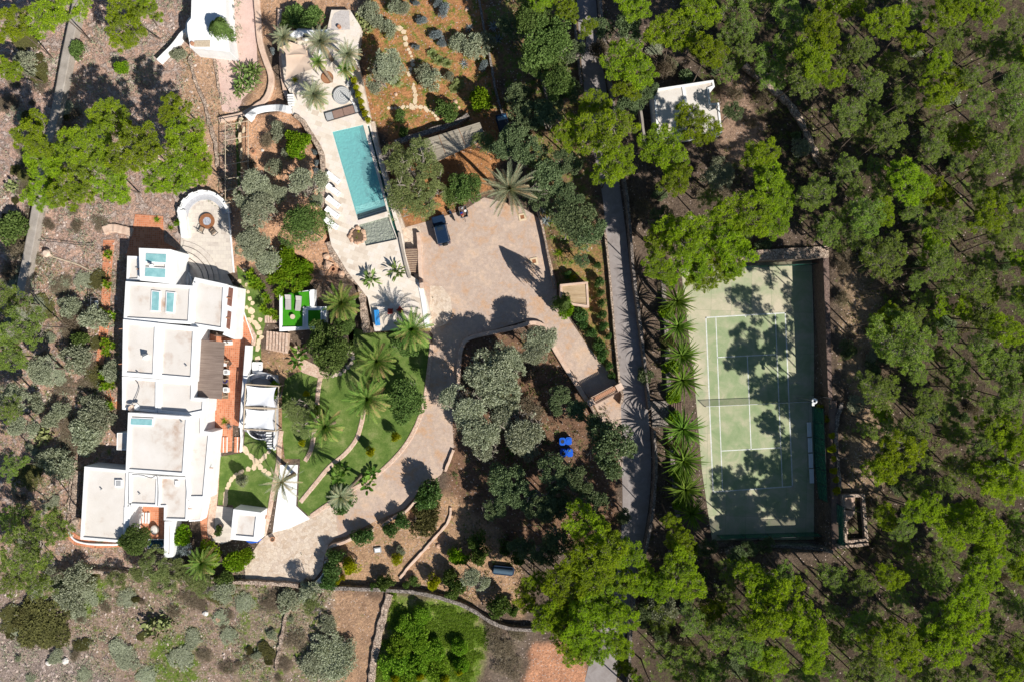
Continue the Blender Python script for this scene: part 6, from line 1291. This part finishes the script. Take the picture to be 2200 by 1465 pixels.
S('bright','1032,215,25,3;635,300,20,2.2;650,310,17,2;636,322,22,2.4;658,300,12,1.8;985,1193,21,2.4;620,567,24,2.6;645,575,20,2.2;605,590,18,2;618,545,18,2.2;395,1150,24,2;445,1192,30,1.6;505,1205,26,1.6;528,1192,18,1.5;548,1120,10,1.2;545,1140,12,1.3;1570,1200,14,1.5;1500,1180,12,2;655,600,16,1.8','lime-green leafy shrub')
S('bright','675,880,16,1.5;262,145,15,1.6;590,835,18,1.4;660,575,16,1.5;385,480,10,1','bright green shrub')
S('yellow','757,1216,22,2.6;853,1200,15,1.4;930,1247,19,2.2;648,1190,1,.3;725,1250,8,1;737,1238,8,1;795,968,12,2.2;851,937,12,2.2;657,846,8,1.4;650,950,9,1.4;760,1262,8,.8','yellow-green rounded shrub',name='yellow_shrub')
S('dark','960,235,26,2.4;1025,1160,20,2.6;1030,1190,22,2.6;975,1262,24,2.6;965,1240,18,2.4;1070,1300,26,2.8;830,1252,20,2;640,40,30,1.6;670,38,26,1.6;615,45,18,1.4;165,108,18,1.8;25,490,36,2;480,1240,20,1.4;470,1140,10,1.5;920,170,10,1;875,1255,10,1;890,1248,12,1;205,760,1,.3;170,735,22,2;860,250,14,1.4;868,285,12,1.2;800,1260,10,1;1085,1175,16,2;1115,1195,18,2;1105,1310,14,2;1098,215,14,1.5;1105,960,18,2;930,640,1,.2;740,740,1,.2','dark green shrub')
S('olive','510,130,1,.2;385,120,18,1.6;55,135,28,2;200,680,34,2.6;165,770,36,2.8;235,800,24,2;200,880,34,2.6;185,930,40,2.8;215,900,30,2.6;230,1000,1,.2;130,1000,34,2.8;105,985,28,2.4;150,660,26,2.2;115,900,24,2;130,880,20,1.8;75,870,22,2;170,1240,36,2.2;150,1280,38,2;110,1235,24,2;60,600,1,.2;590,360,20,2.4;600,280,22,2;620,330,16,1.8;570,860,1,.2;925,170,26,2.4;905,158,20,2.2;1020,100,30,2.2;1040,85,22,2;985,92,22,1.8;840,60,20,2;795,25,24,2.4;810,45,20,2.2;850,15,18,2;870,20,16,2;520,1030,14,2.6;505,1010,1,.2;330,1165,1,.2;480,1270,30,1.4;620,1290,28,1.4;660,1270,30,1.4;300,1195,1,.2;460,1180,12,1;75,330,1,.2;860,1185,12,1;965,165,12,1.4;210,740,1,.2;130,300,1,.2','olive-green shrub')
S('silver','905,45,13,1.2;900,42,9,1;935,75,16,1.4;950,88,14,1.3;955,20,18,1.8;945,12,14,1.6;895,8,9,1;893,100,9,1;1040,140,14,1.3;675,325,10,1;680,350,8,1;678,370,9,.9;676,395,8,.9;495,40,8,1;497,15,8,1;585,110,7,1.2;548,40,1,.2;590,770,1,.2;565,915,1,.2;385,1180,26,1.6;230,860,1,.2;590,845,14,1.2','silvery blue-grey shrub',name='silver_shrub')
S('brown','90,1345,64,1.5;915,1110,40,2.2;1100,900,1,.2;55,1325,30,1.2','low mottled olive-brown bush',name='mottled_bush')
S('thicket','700,1385,40,2;720,1430,44,2;680,1430,40,1.8;735,1400,34,1.8;700,1340,24,1.4','low grey-green thicket bush',name='thicket_bush')
S('citrus','880,1350,30,2;860,1390,32,2.2;905,1380,30,2.2;850,1430,36,2.2;890,1430,34,2.2;930,1400,30,2;940,1440,30,2;985,1390,22,1.8;965,1350,1,.2;905,1320,22,1.8;990,1430,20,1.8;870,1460,30,2','citrus-green bush of the green field',name='citrus_bush')
S('yellow','850,1452,12,2.2;905,1450,12,2.2;955,1455,12,2.2;985,1440,10,1.8','yellow-flowering bush of the green field',name='flowering_bush')
S('yellow','1780,880,11,1.2;1782,900,8,1;1786,935,8,.9;1788,962,11,1;1790,985,7,.9;1792,1010,9,1;1795,1030,8,.9;1797,1055,10,1','yellowish shrub of the strip beside the court')
S('dry','1075,1390,34,1;1090,1430,34,1;1110,1360,22,.9;1060,1350,24,.9;660,1250,14,.8;150,690,26,1.6;35,540,28,1.5;240,1120,1,.2;455,345,1,.2;535,350,14,1;575,300,20,1.2;20,580,22,1.2;300,120,1,.2;1010,820,30,1.4;1065,755,26,1.4;1130,790,26,1.2;1140,880,34,1.6;590,620,1,.2;225,150,1,.2;240,370,1,.2;1475,1390,30,3;1380,450,26,3;1420,150,24,4;1580,200,20,3;1290,110,26,4','dry greyish twiggy bush',name='dry_bush')
# brown and olive understorey bushes through the wood
ur=random.Random(11); cnt=0
while cnt<120:
    px,py=ur.uniform(1380,2190),ur.uniform(10,1460)
    if (1455<px<1800 and 535<py<1190) or (1795<px<1870 and 1050<py<1175) or (1395<px<1560 and 170<py<300): continue
    k=ur.choice(['dry','holm','olive','dry','holm']); shrub(k,px,py,ur.uniform(10,24),ur.uniform(.6,1.6),{'dry':'dry twiggy understorey bush','holm':'dark understorey bush','olive':'olive-green understorey bush'}[k],name='understorey_bush'); cnt+=1
cnt=0
while cnt<170:
    px,py=ur.uniform(5,640),ur.uniform(20,1460)
    if (215<px and py<1250) or (px>120 and 980<py<1190) or (py>1250 and ur.random()<.25) or (90<px<220 and 500<py<600) or (px>90 and py<230): continue
    k=ur.choice(['olive','dry','dry','thicket','brown']); shrub(k,px,py,ur.choice((9,14,20,28))*ur.uniform(.8,1.2),ur.uniform(.3,.7),{'dry':'dry scrub bush','thicket':'ragged grey-green scrub bush','olive':'small olive-green scrub bush','brown':'small olive-brown scrub bush'}[k],name='scrub_bush'); cnt+=1
for px,py in ((235,548),(232,612),(222,672),(240,678),(228,692),(226,735),(240,742),(228,757),(222,805),(238,800),(224,830),(240,828),(225,880),(236,872),(215,888)):
    x,y,z=G(px,py,.8); t=thing('plumeria',None,'shrub',(x,y,z)); rm=13/PPM; i=K.get('pl',0); K['pl']=i+1
    for j in range(4): a=j*1.6+prr.random(); mobj('leaf_rosette',PLUM[(i+j)%2],t,(.38*math.cos(a),.38*math.sin(a),.75+.25*prr.random()),prr.random()*6,(.95,.95,.95))
    mobj('stems',SHL[i%2],t,(0,0,0),0,(.55,.55,.95)); PLANTS.append((t,'bright green plumeria shrub',px,py,13))
for px,py in ((540,590),(565,560),(590,545),(560,610),(585,600),(610,610),(630,600),(655,585),(600,630),(575,640),(570,665),(590,675),(545,610),(640,620),(625,580),(605,585),(660,570),(590,575),(650,605)):
    x,y,z=G(px,py,1.4); t=thing('plumeria',None,'shrub',(x,y,z),0); i=K.get('pl',0); K['pl']=i+1
    for j in range(5): a=j*1.3+prr.random(); mobj('leaf_rosette',PLUM[(i+j)%2],t,(.5*math.cos(a)*(j>0),.5*math.sin(a)*(j>0),1.2+.3*prr.random()),prr.random()*6,(1.1,1.1,1.1))
    mobj('stems',SHL[i%2],t,(0,0,0),0,(.7,.7,1.5)); PLANTS.append((t,'yellow-green plumeria shrub',px,py,16))
# cypresses
def cypress(px,py,h,r,label,ptx=None):
    v=bush_var(300+int(px),M['dark' if 0 else 'carob'],flat=1.0,lobes=40,lobe=.30,leaf=.10,asp=.4,per=4,pts=3400,name='foliage')
    V=np.zeros(len(v.vertices)*3,np.float32); v.vertices.foreach_get('co',V); V=V.reshape(-1,3); g=np.random.default_rng(int(px))
    zz=np.clip(V[:,2]+.1,0,1.15)/1.15; prof=np.sin(np.pi*np.clip(zz*.9+.12,0,1))**.65; rad=np.hypot(V[:,0],V[:,1])+1e-6
    V[:,0]*=prof*1.1; V[:,1]*=prof*1.1; v.vertices.foreach_set('co',V.ravel()); v.update()
    x,y,z=G(px,py,0); t=thing('cypress',label,'cypress',(x,y,z)); mobj('foliage',v,t,(0,0,.2),0,(r,r,h*.95)); mobj('trunk',TR[1],t,(0,0,-.1),0,(.8,.8,h*.6)); return t
cypress(1201,657,10.6,1.45,'tall slim cypress beside the square pebble-roofed hut, throwing the long pointed shadow')
cypress(499,88,6.2,1.7,'dense green cypress leaning out over the white chapel-like building')
# palms
def palm(px,py,r,h,label,kind='palm',lean=(0,0),name='palm_tree',cat_='palm'):
    cr_={'palm':(PALM,3.3),'grey':(PALMG,3.1),'big':(PALMB,4.0),'thin':(PALMT,3.2),'aloe':(ALOE,2.6)}[kind]
    i=K.get(kind,0); K[kind]=i+1
    x,y,z=G(px,py,h); s=r/PPM*(HC-h)/HC/cr_[1]*1.12; bx,by=x-lean[0],y-lean[1]; zb=DZ if ondeck(px,py) else TH(bx,by)
    t=thing(name,label,cat_,(bx,by,zb)); mobj('fronds' if kind!='aloe' else 'leaves',cr_[0][i%len(cr_[0])],t,(lean[0],lean[1],h),prr.random()*6.28,(s,s,s))
    tr=mobj('trunk',PTR[i%2],t,(0,0,-.2),prr.random()*6,(1,1,h+.3)) if kind!='aloe' else mobj('trunk',PTR[i%2],t,(0,0,-.2),0,(.7,.7,h+.3))
    if lean[0] or lean[1]: v=Vector((lean[0],lean[1],h+.2)); tr.rotation_euler=v.to_track_quat('Z','Y').to_euler(); tr.scale=(.95,.95,v.length)
    return t
palm(1095,408,62,9.5,'biggest palm, with long pale feather fronds, at the top of the parking yard','big')
palm(886,708,50,4.5,'lush green palm at the right edge of the lower terrace, nearest the parking yard')
palm(734,652,48,4.2,'lush green palm between the turf platform and the terrace furniture')
palm(811,776,50,4.5,'lush green palm in the top part of the big lawn')
palm(791,856,54,5,'lush dark-centred palm over the middle brick strip of the big lawn')
palm(700,915,46,4.5,'dark green palm over the left brick strip of the big lawn','palm')
palm(606,1034,50,5.5,'grey palm with thin open fronds over the white ramp','thin')
palm(733,1066,32,6.5,'grey-green palm near the lower edge of the big lawn beside the drive','grey',(-1.3,-1.6))
palm(437,1207,40,3.2,'palm with tall upright fronds below the brick steps of the villa','palm')
palm(675,205,36,3.5,'bushy grey-green palm between the daybed and the striped white steps','grey'); palm(682,212,26,2.6,'lower bushy palm growing out of the foot of the larger palm near the daybed','palm')
palm(690,92,38,6.0,'tall grey palm above the tan shade sail, beside the white counter','grey')
palm(610,82,30,4.5,'grey palm at the left end of the white counter','grey')
palm(748,118,32,5.5,'grey palm above the yellow hedge on the upper terrace','grey'); palm(742,150,22,2.8,'low hanging-frond palm directly above the yellow hedge','palm')
palm(684,134,21,2.6,'small palm with a leaning trunk rising from the rust-brown ring','palm',(-1.1,1.6))
for k,(px,py,r_) in enumerate(((1453,648,44),(1455,702,42),(1463,764,46),(1465,817,48),(1466,922,52),(1467,988,50),(1471,1050,46),(1484,1102,40))):
    palm(px,py,r_,5.2 if k<7 else 4,'long-leaved tree left of the court, %s of eight from the top'%ORD[k],'aloe',(prr.uniform(.2,.5),prr.uniform(-.2,.2)),'dragon_tree','tree')
fr=random.Random(21); cnt=0; PX=[(q[2],q[3],q[4]) for q in PLANTS if 'pine' in q[1]]
while cnt<84:
    px,py=fr.uniform(1400,2200),fr.uniform(0,1465); r_=fr.choice((28,38,48,58))*fr.uniform(.9,1.1)
    if (1400<px<1860 and 500<py<1215) or (1400<px<1560 and py>1330) or (1395<px<1640 and 150<py<420) or (1600<px<1780 and 150<py<400) or px<1500 and py<1180: continue
    if any(math.hypot(px-a,py-b)<(c+r_)*.55 for a,b,c in PX): 
        if fr.random()>.004: continue
    PX.append((px,py,r_)); pine(px,py,r_,fr.uniform(6,10),dull=fr.random()<.85); cnt+=1
many('2240,120,60,12;2250,420,60,12;2245,640,60,12;2240,820,60,12;2250,1020,66,12;2240,1220,66,12;2250,1400,66,12;2100,1530,66,12;1950,1530,66,12;1800,1530,60,12;1650,1530,60,12;1500,1525,60,11;1420,1515,60,11;1370,1490,40,10;1350,1540,50,11;2260,1520,60,12',pine)  # pines out of view, added for the shade they cast over road and wood
# other special plants
def clump(me,px,py,s,h,label,name,cat_='shrub',sz=None,grp=None):
    x,y,z=G(px,py,h); t=thing(name,label,cat_,(x,y,z),prr.random()*6); mobj('leaves',me,t,(0,0,h*.15),0,(s,s,sz or s)); mobj('stems',SHL[0],t,(0,0,-.1),0,(s*.4,s*.4,h*.6)); return t
clump(STRE[0],795,601,.72,1.2,'bird-of-paradise clump on the terrace edge, left of the two near the terrace stairs','strelitzia',sz=.9); clump(STRE[0],852,583,.72,1.2,'bird-of-paradise clump on the terrace edge, right one beside the terrace stairs','strelitzia',sz=.9)
for k,(px,py,l) in enumerate(((515,148,'top left'),(540,150,'top right'),(517,175,'middle left'),(540,178,'middle right'),(515,195,'bottom left'),(548,155,'right-hand'))): clump(STRE[0],px,py,.62,1.0,'bird-of-paradise clump, %s one in the bed beside the gravel path'%l,'strelitzia',sz=.8)
for px,py,l in ((642,758,'broad-leaved banana-like plant right of the curving brick steps'),(635,775,'broad-leaved banana-like plant below the first beside the brick steps'),(735,1012,'broad-leaved banana-like plant at the foot of the big lawn, left one'),(722,1030,'broad-leaved banana-like plant at the foot of the big lawn, lowest one'),(800,1020,'broad-leaved banana-like plant at the foot of the big lawn, right one'),(785,1045,'broad-leaved banana-like plant overhanging the curved drive')): clump(BAN[0],px,py,.75,1.2,l,'banana_plant',sz=.8)
for px,py,s,l,m_ in ((1008,60,.9,'small spiky agave beside the top wall of the red garden',0),(1070,84,1.0,'spiky grey agave in the grove right of the garden wall, lower one',0),(1060,56,1.0,'spiky grey agave in the grove right of the garden wall, upper one',0),(998,137,.9,'spiky agave in the middle of the red garden, right one',0),(985,182,1.0,'fan-leaved pale palm shrub near the bottom of the red garden',1),(943,130,.9,'fan-leaved shrub in the middle of the red garden, left one',1),(960,135,.8,'fan-leaved shrub in the middle of the red garden, centre one',1),(975,190,.8,'fan-leaved shrub left of the pale one in the red garden',1),(850,175,1.1,'fan-leaved palm shrub beneath the big garden tree near the pool hedge',1),(928,115,.8,'dark fan-leaved shrub in the upper middle of the red garden',1),(1174,475,1.2,'silvery agave at the right edge of the parking yard, upper one',0),(1167,450,1.0,'silvery agave beneath the big palm fronds',0),(1202,545,1.1,'green yucca in the rough ground right of the parking yard',2),(1222,592,1.1,'yellow-green yucca above the pebble-roofed hut, left one',3),(1232,597,1.0,'yellow-green yucca above the pebble-roofed hut, right one',3),(336,470,.0,'',2),(482,905,.9,'spiky plant in the planter at the top of the brick steps, left one',2),(492,915,.8,'spiky plant in the planter at the top of the brick steps, right one',0),(695,770,1.2,'spiky green clump below the dark garden tree',2),(750,1085,.0,'',1),(1575,372,.0,'',0),(772,500,.7,'red-tinged spiky plant in the boulder planter, top one',3),(768,512,.7,'spiky plant in the boulder planter, lower one',2),(336,472,.8,'spiky plant at the top corner of the terracotta square',2),(365,490,.7,'bright leafy plant in the bed right of the terracotta square',2),(633,172,.8,'leafy pot plant at the lower corner of the tan shade sail',3)):
    if s: clump([AGA,FAN,YUC,YUY][m_][0],px,py,s,.4,l,'agave' if m_==0 else 'spiky_plant','plant')
for px,py,s,l in ((778,45,1.5,'tall pale cactus thicket right of the pebble circle, upper part'),(785,60,1.3,'tall pale cactus thicket right of the pebble circle, lower part'),(330,1345,1.8,'prickly pear thicket in the scrub below the villa'),(355,1340,1.3,'darker right half of the prickly pear thicket in the scrub'),(95,935,1.4,'prickly pear on the slope left of the lower roofs'),(25,402,1.2,'pale prickly pear left of the concrete-topped wall'),(195,940,1.0,'prickly pear near the earth court left of the villa'),(385,1225,1.2,'pale green prickly pear below the white wall at the bottom of the villa')):
    x,y,z=G(px,py,.5); t=thing('prickly_pear',l,'cactus',(x,y,z),prr.random()*6); mobj('pads',CAC[0],t,(0,0,0),0,(s,s,s*.7)); mobj('stems',SHL[0],t,(0,0,-.1),0,(s*.5,s*.5,s*.5))
def pick(x,y,z0=0): pass
for px,py in ((1440,600),(1432,668),(1436,735),(1442,790),(1446,850),(1448,900),(1452,955),(1456,1020),(1462,1080)): shrub('brown' if py%2 else 'bright',px,py,19,1.3,'low plant under the long-leaved trees',name='low_plant')
# ------------------------------------------------------------------ labels that single each plant out
LM=[('the white flat-roofed shed',1475,235),('the upper right court corner',1765,560),('the lower right court corner',1762,1150),('the masonry tank',1835,1113),('the round fire pit',445,475),('the swimming pool',775,370),('the cane-roofed carport',960,310),('the biggest palm',1095,410),('the pebble-roofed hut',1235,632),('the entrance gate',1300,850),('the blue barrels',1216,960),('the white fabric canopies',560,875),('the artificial turf platform',650,670),('the lowest white roof',225,1080),('the white garden hut',527,1125),('the paved turning court',620,1190),('the green field',930,1340),('the red soil clearing',1185,1430),('the upper right photo corner',2200,0),('the lower right photo corner',2200,1465),('the upper left photo corner',0,0),('the lower left photo corner',0,1465),('the middle right photo edge',2200,732),('the chapel-like building',445,50),('the middle left photo edge',0,732),('the tan shade sail',640,130),('the lower left court corner',1530,1158),('the tennis net',1610,862),('the concrete-topped wall',85,440),('the terracotta square',320,490),('the top end of the grey road',1262,5),('the bottom end of the grey road',1290,1460),('the blue bench',811,683),('the parking yard',1040,560),('the off-road car',947,495),('the pale rubble walls',820,1340),('the middle of the wood',1990,560),('the boulder planter',768,508),('the round woven daybed',735,206),('the brushwood pergola',452,793),('the dry field',760,1340),('the curved drive',900,1000),('the gravel path',525,60),('the tiled courtyard',315,1125),('the white ramp',620,1060),('the floodlight',1749,861)]
SECT=['right of','below right of','below','below left of','left of','above left of','above','above right of']
def ordn(k): return ['nearest','second nearest','third nearest','fourth nearest','fifth nearest','sixth nearest','seventh nearest','eighth nearest','ninth nearest','tenth nearest'][k] if k<10 else '%dth nearest'%(k+1)
groups={}
for t,adj,px,py,r in PLANTS:
    d=[math.hypot(px-a[1],py-a[2]) for a in LM]; j=int(np.argmin(d)); a=math.degrees(math.atan2(py-LM[j][2],px-LM[j][1]))%360; s=int(((a+22.5)%360)//45)
    groups.setdefault((adj,j,s),[]).append((d[j],t))
allk={}
for (adj,j,s),L_ in groups.items():
    L_.sort(key=lambda q:q[0]); ks={'pine':'pines of the wood'}
    for k,(d_,t) in enumerate(L_):
        t['label']=adj+(', ' if len(L_)>1 else ' ')+((ordn(k)+' ') if len(L_)>1 else '')+SECT[s]+' '+LM[j][0]; t['group']=adj+('es' if adj.endswith('sh') else 's')
# ------------------------------------------------------------------ ground cover nobody could count
def scatter(n,cond,seed,xr=(0,2200),yr=(0,1465)):
    g=np.random.default_rng(seed); u=g.uniform(xr[0],xr[1],n); v=g.uniform(yr[0],yr[1],n); k=cond(u,v); return u[k],v[k]
roads=[RL+RR[::-1],DRIVE,DECK,CT,[(262,440),(510,440),(600,740),(600,1165),(280,1190),(172,1170),(172,985),(245,960),(262,800)],LAWN,[(1400,165),(1550,165),(1560,300),(1410,305)],[(1742,545),(1775,530),(1790,1190),(1742,1180)]]
def clearof(u,v,m=4):
    k=np.ones(len(u),bool)
    for p in roads: k&=sdpoly(u,v,p)>m
    return k
def cover(name,label,n,cond,seed,mat,size,asp,per,dr=(0,0,1),spread=.8,h=.05,xr=(0,2200),yr=(0,1465),clump=1,cr_=.2):
    u,v=scatter(n,lambda a,b:cond(a,b)&clearof(a,b),seed,xr,yr); g=np.random.default_rng(seed+1)
    u=np.repeat(u,clump)+g.normal(size=len(u)*clump)*cr_*PPM; v=np.repeat(v,clump)+g.normal(size=len(v)*clump)*cr_*PPM
    z=THp(u,v); P=np.stack([(u-1100)/PPM,(732.5-v)/PPM,z+h*g.random(len(u))],-1); D=np.tile(np.array(dr,float),(len(P),1))
    V,F,A=leaves(P,D,size,asp,per,spread,seed,var=np.clip(.5+.35*g.normal(size=len(P)),0,1)); t=mobj(name,npmesh(name,V,F,M[mat],A)); tag(t,label,None,None,'stuff'); t['category']='ground cover'; return t
forest=lambda a,b:(a>1395)|((a>980)&(a<1340)&(b>700)&(b<1300))|((a>1060)&(a<1260)&(b<560))
cover('forest_litter','brown dry undergrowth and fallen needles under the pines',5200,lambda a,b:forest(a,b)&(fbm(a,b,60,3)>.40),401,'dryleaf',.42,.10,4,spread=1.2,clump=5,cr_=.4)
cover('undergrowth','low olive-green undergrowth between the pines',2600,lambda a,b:forest(a,b)&(fbm(a,b,50,8)>.50),402,'brown',.24,.45,4,spread=.9,h=.3,clump=9,cr_=.35)
scr=lambda a,b:((a<520)&(b<1300))|((a<720)&(b>1255))
cover('scrub_cover','low grey-green scrub and dry herbs on the rocky slope',9500,lambda a,b:scr(a,b)&(fbm(a,b,45,13)>.45),403,'olive',.20,.3,4,spread=.9,h=.35,clump=13,cr_=.40)
cover('dry_herbs','greyish dry herbs over the stony slope',9000,lambda a,b:scr(a,b)&(fbm(a,b,40,17)>.44),404,'dryleaf',.30,.10,4,spread=1.2,clump=4,cr_=.3)
cover('grove_weeds','patchy dark green weeds on the shaded grove floor',2600,lambda a,b:(((a>970)&(a<1340)&(b>715)&(b<1240))|((a>1050)&(a<1300)&(b<700)))&(fbm(a,b,45,61)>.45),411,'hedge',.20,.4,4,spread=.9,h=.25,clump=12,cr_=.35)
cover('field_grass','bright green meadow grass in the field at the bottom',9000,lambda a,b:(sdpoly(a,b,[(845,1285),(960,1292),(1050,1345),(1030,1400),(1030,1465),(812,1465)])<(fbm(a,b,30,77)-.5)*50)&(fbm(a,b,40,78)>.36),405,'grassblade',.26,.18,5,spread=.7,xr=(800,1060),yr=(1270,1465),clump=4,cr_=.15)
cover('garden_weeds','patchy green weeds in the red garden soil',1500,lambda a,b:(((a>800)&(a<1240)&(b<300))|((a>720)&(a<1110)&(b>1120)&(b<1260)))&(fbm(a,b,34,19)>.56),406,'grassblade',.16,.3,4,spread=.9,clump=10,cr_=.25)
# loose stones
def stones_stuff(name,label,n,cond,seed,rmin,rmax,mat):
    u,v=scatter(n,lambda a,b:cond(a,b)&clearof(a,b),seed); g=np.random.default_rng(seed); N_=len(u); z=THp(u,v); c=np.stack([(u-1100)/PPM,(732.5-v)/PPM,z],-1); r=g.uniform(rmin,rmax,(N_,1))*g.uniform(.5,1,(N_,1)); vs=[]
    for k in range(6): a=k*math.pi/3+g.random(N_)*.5; q=r*g.uniform(.7,1.2,(N_,1)); vs.append(c+np.concatenate([q*np.cos(a)[:,None],q*np.sin(a)[:,None],r*0-.03],1))
    for k in range(3): a=k*2.1+g.random(N_)*.5; q=r*g.uniform(.35,.7,(N_,1)); vs.append(c+np.concatenate([q*np.cos(a)[:,None],q*np.sin(a)[:,None],r*g.uniform(.4,.7,(N_,1))],1))
    V=np.stack(vs,1).reshape(-1,3); o=np.arange(N_)[:,None,None]*9; f=[]
    for k in range(3): f+= [(2*k,(2*k+1),6+k),((2*k+1),(2*k+2)%6,6+k),((2*k+2)%6,6+(k+1)%3,6+k)]
    f.append((6,7,8)); F=(np.array(f)[None]+o).reshape(-1,3); t=mobj(name,npmesh(name,V,F,mat)); tag(t,label,'stones',None,'stuff')
stones_stuff('loose_stones','pale limestone rubble scattered over the rocky slope',16000,lambda a,b:scr(a,b)&(fbm(a,b,70,23)>.46),501,.07,.30,surf('limestone_rubble',[(.3,(.42,.32,.27)),(.7,(.62,.52,.45))],2,.9))
stones_stuff('garden_gravel','small reddish stones scattered over garden soil',6000,lambda a,b:((a>500)&(a<1110)&((b<560)|(b>1120))),502,.04,.13,surf('reddish_gravel',[(.3,(.34,.20,.13)),(.7,(.52,.37,.27))],2,.9))
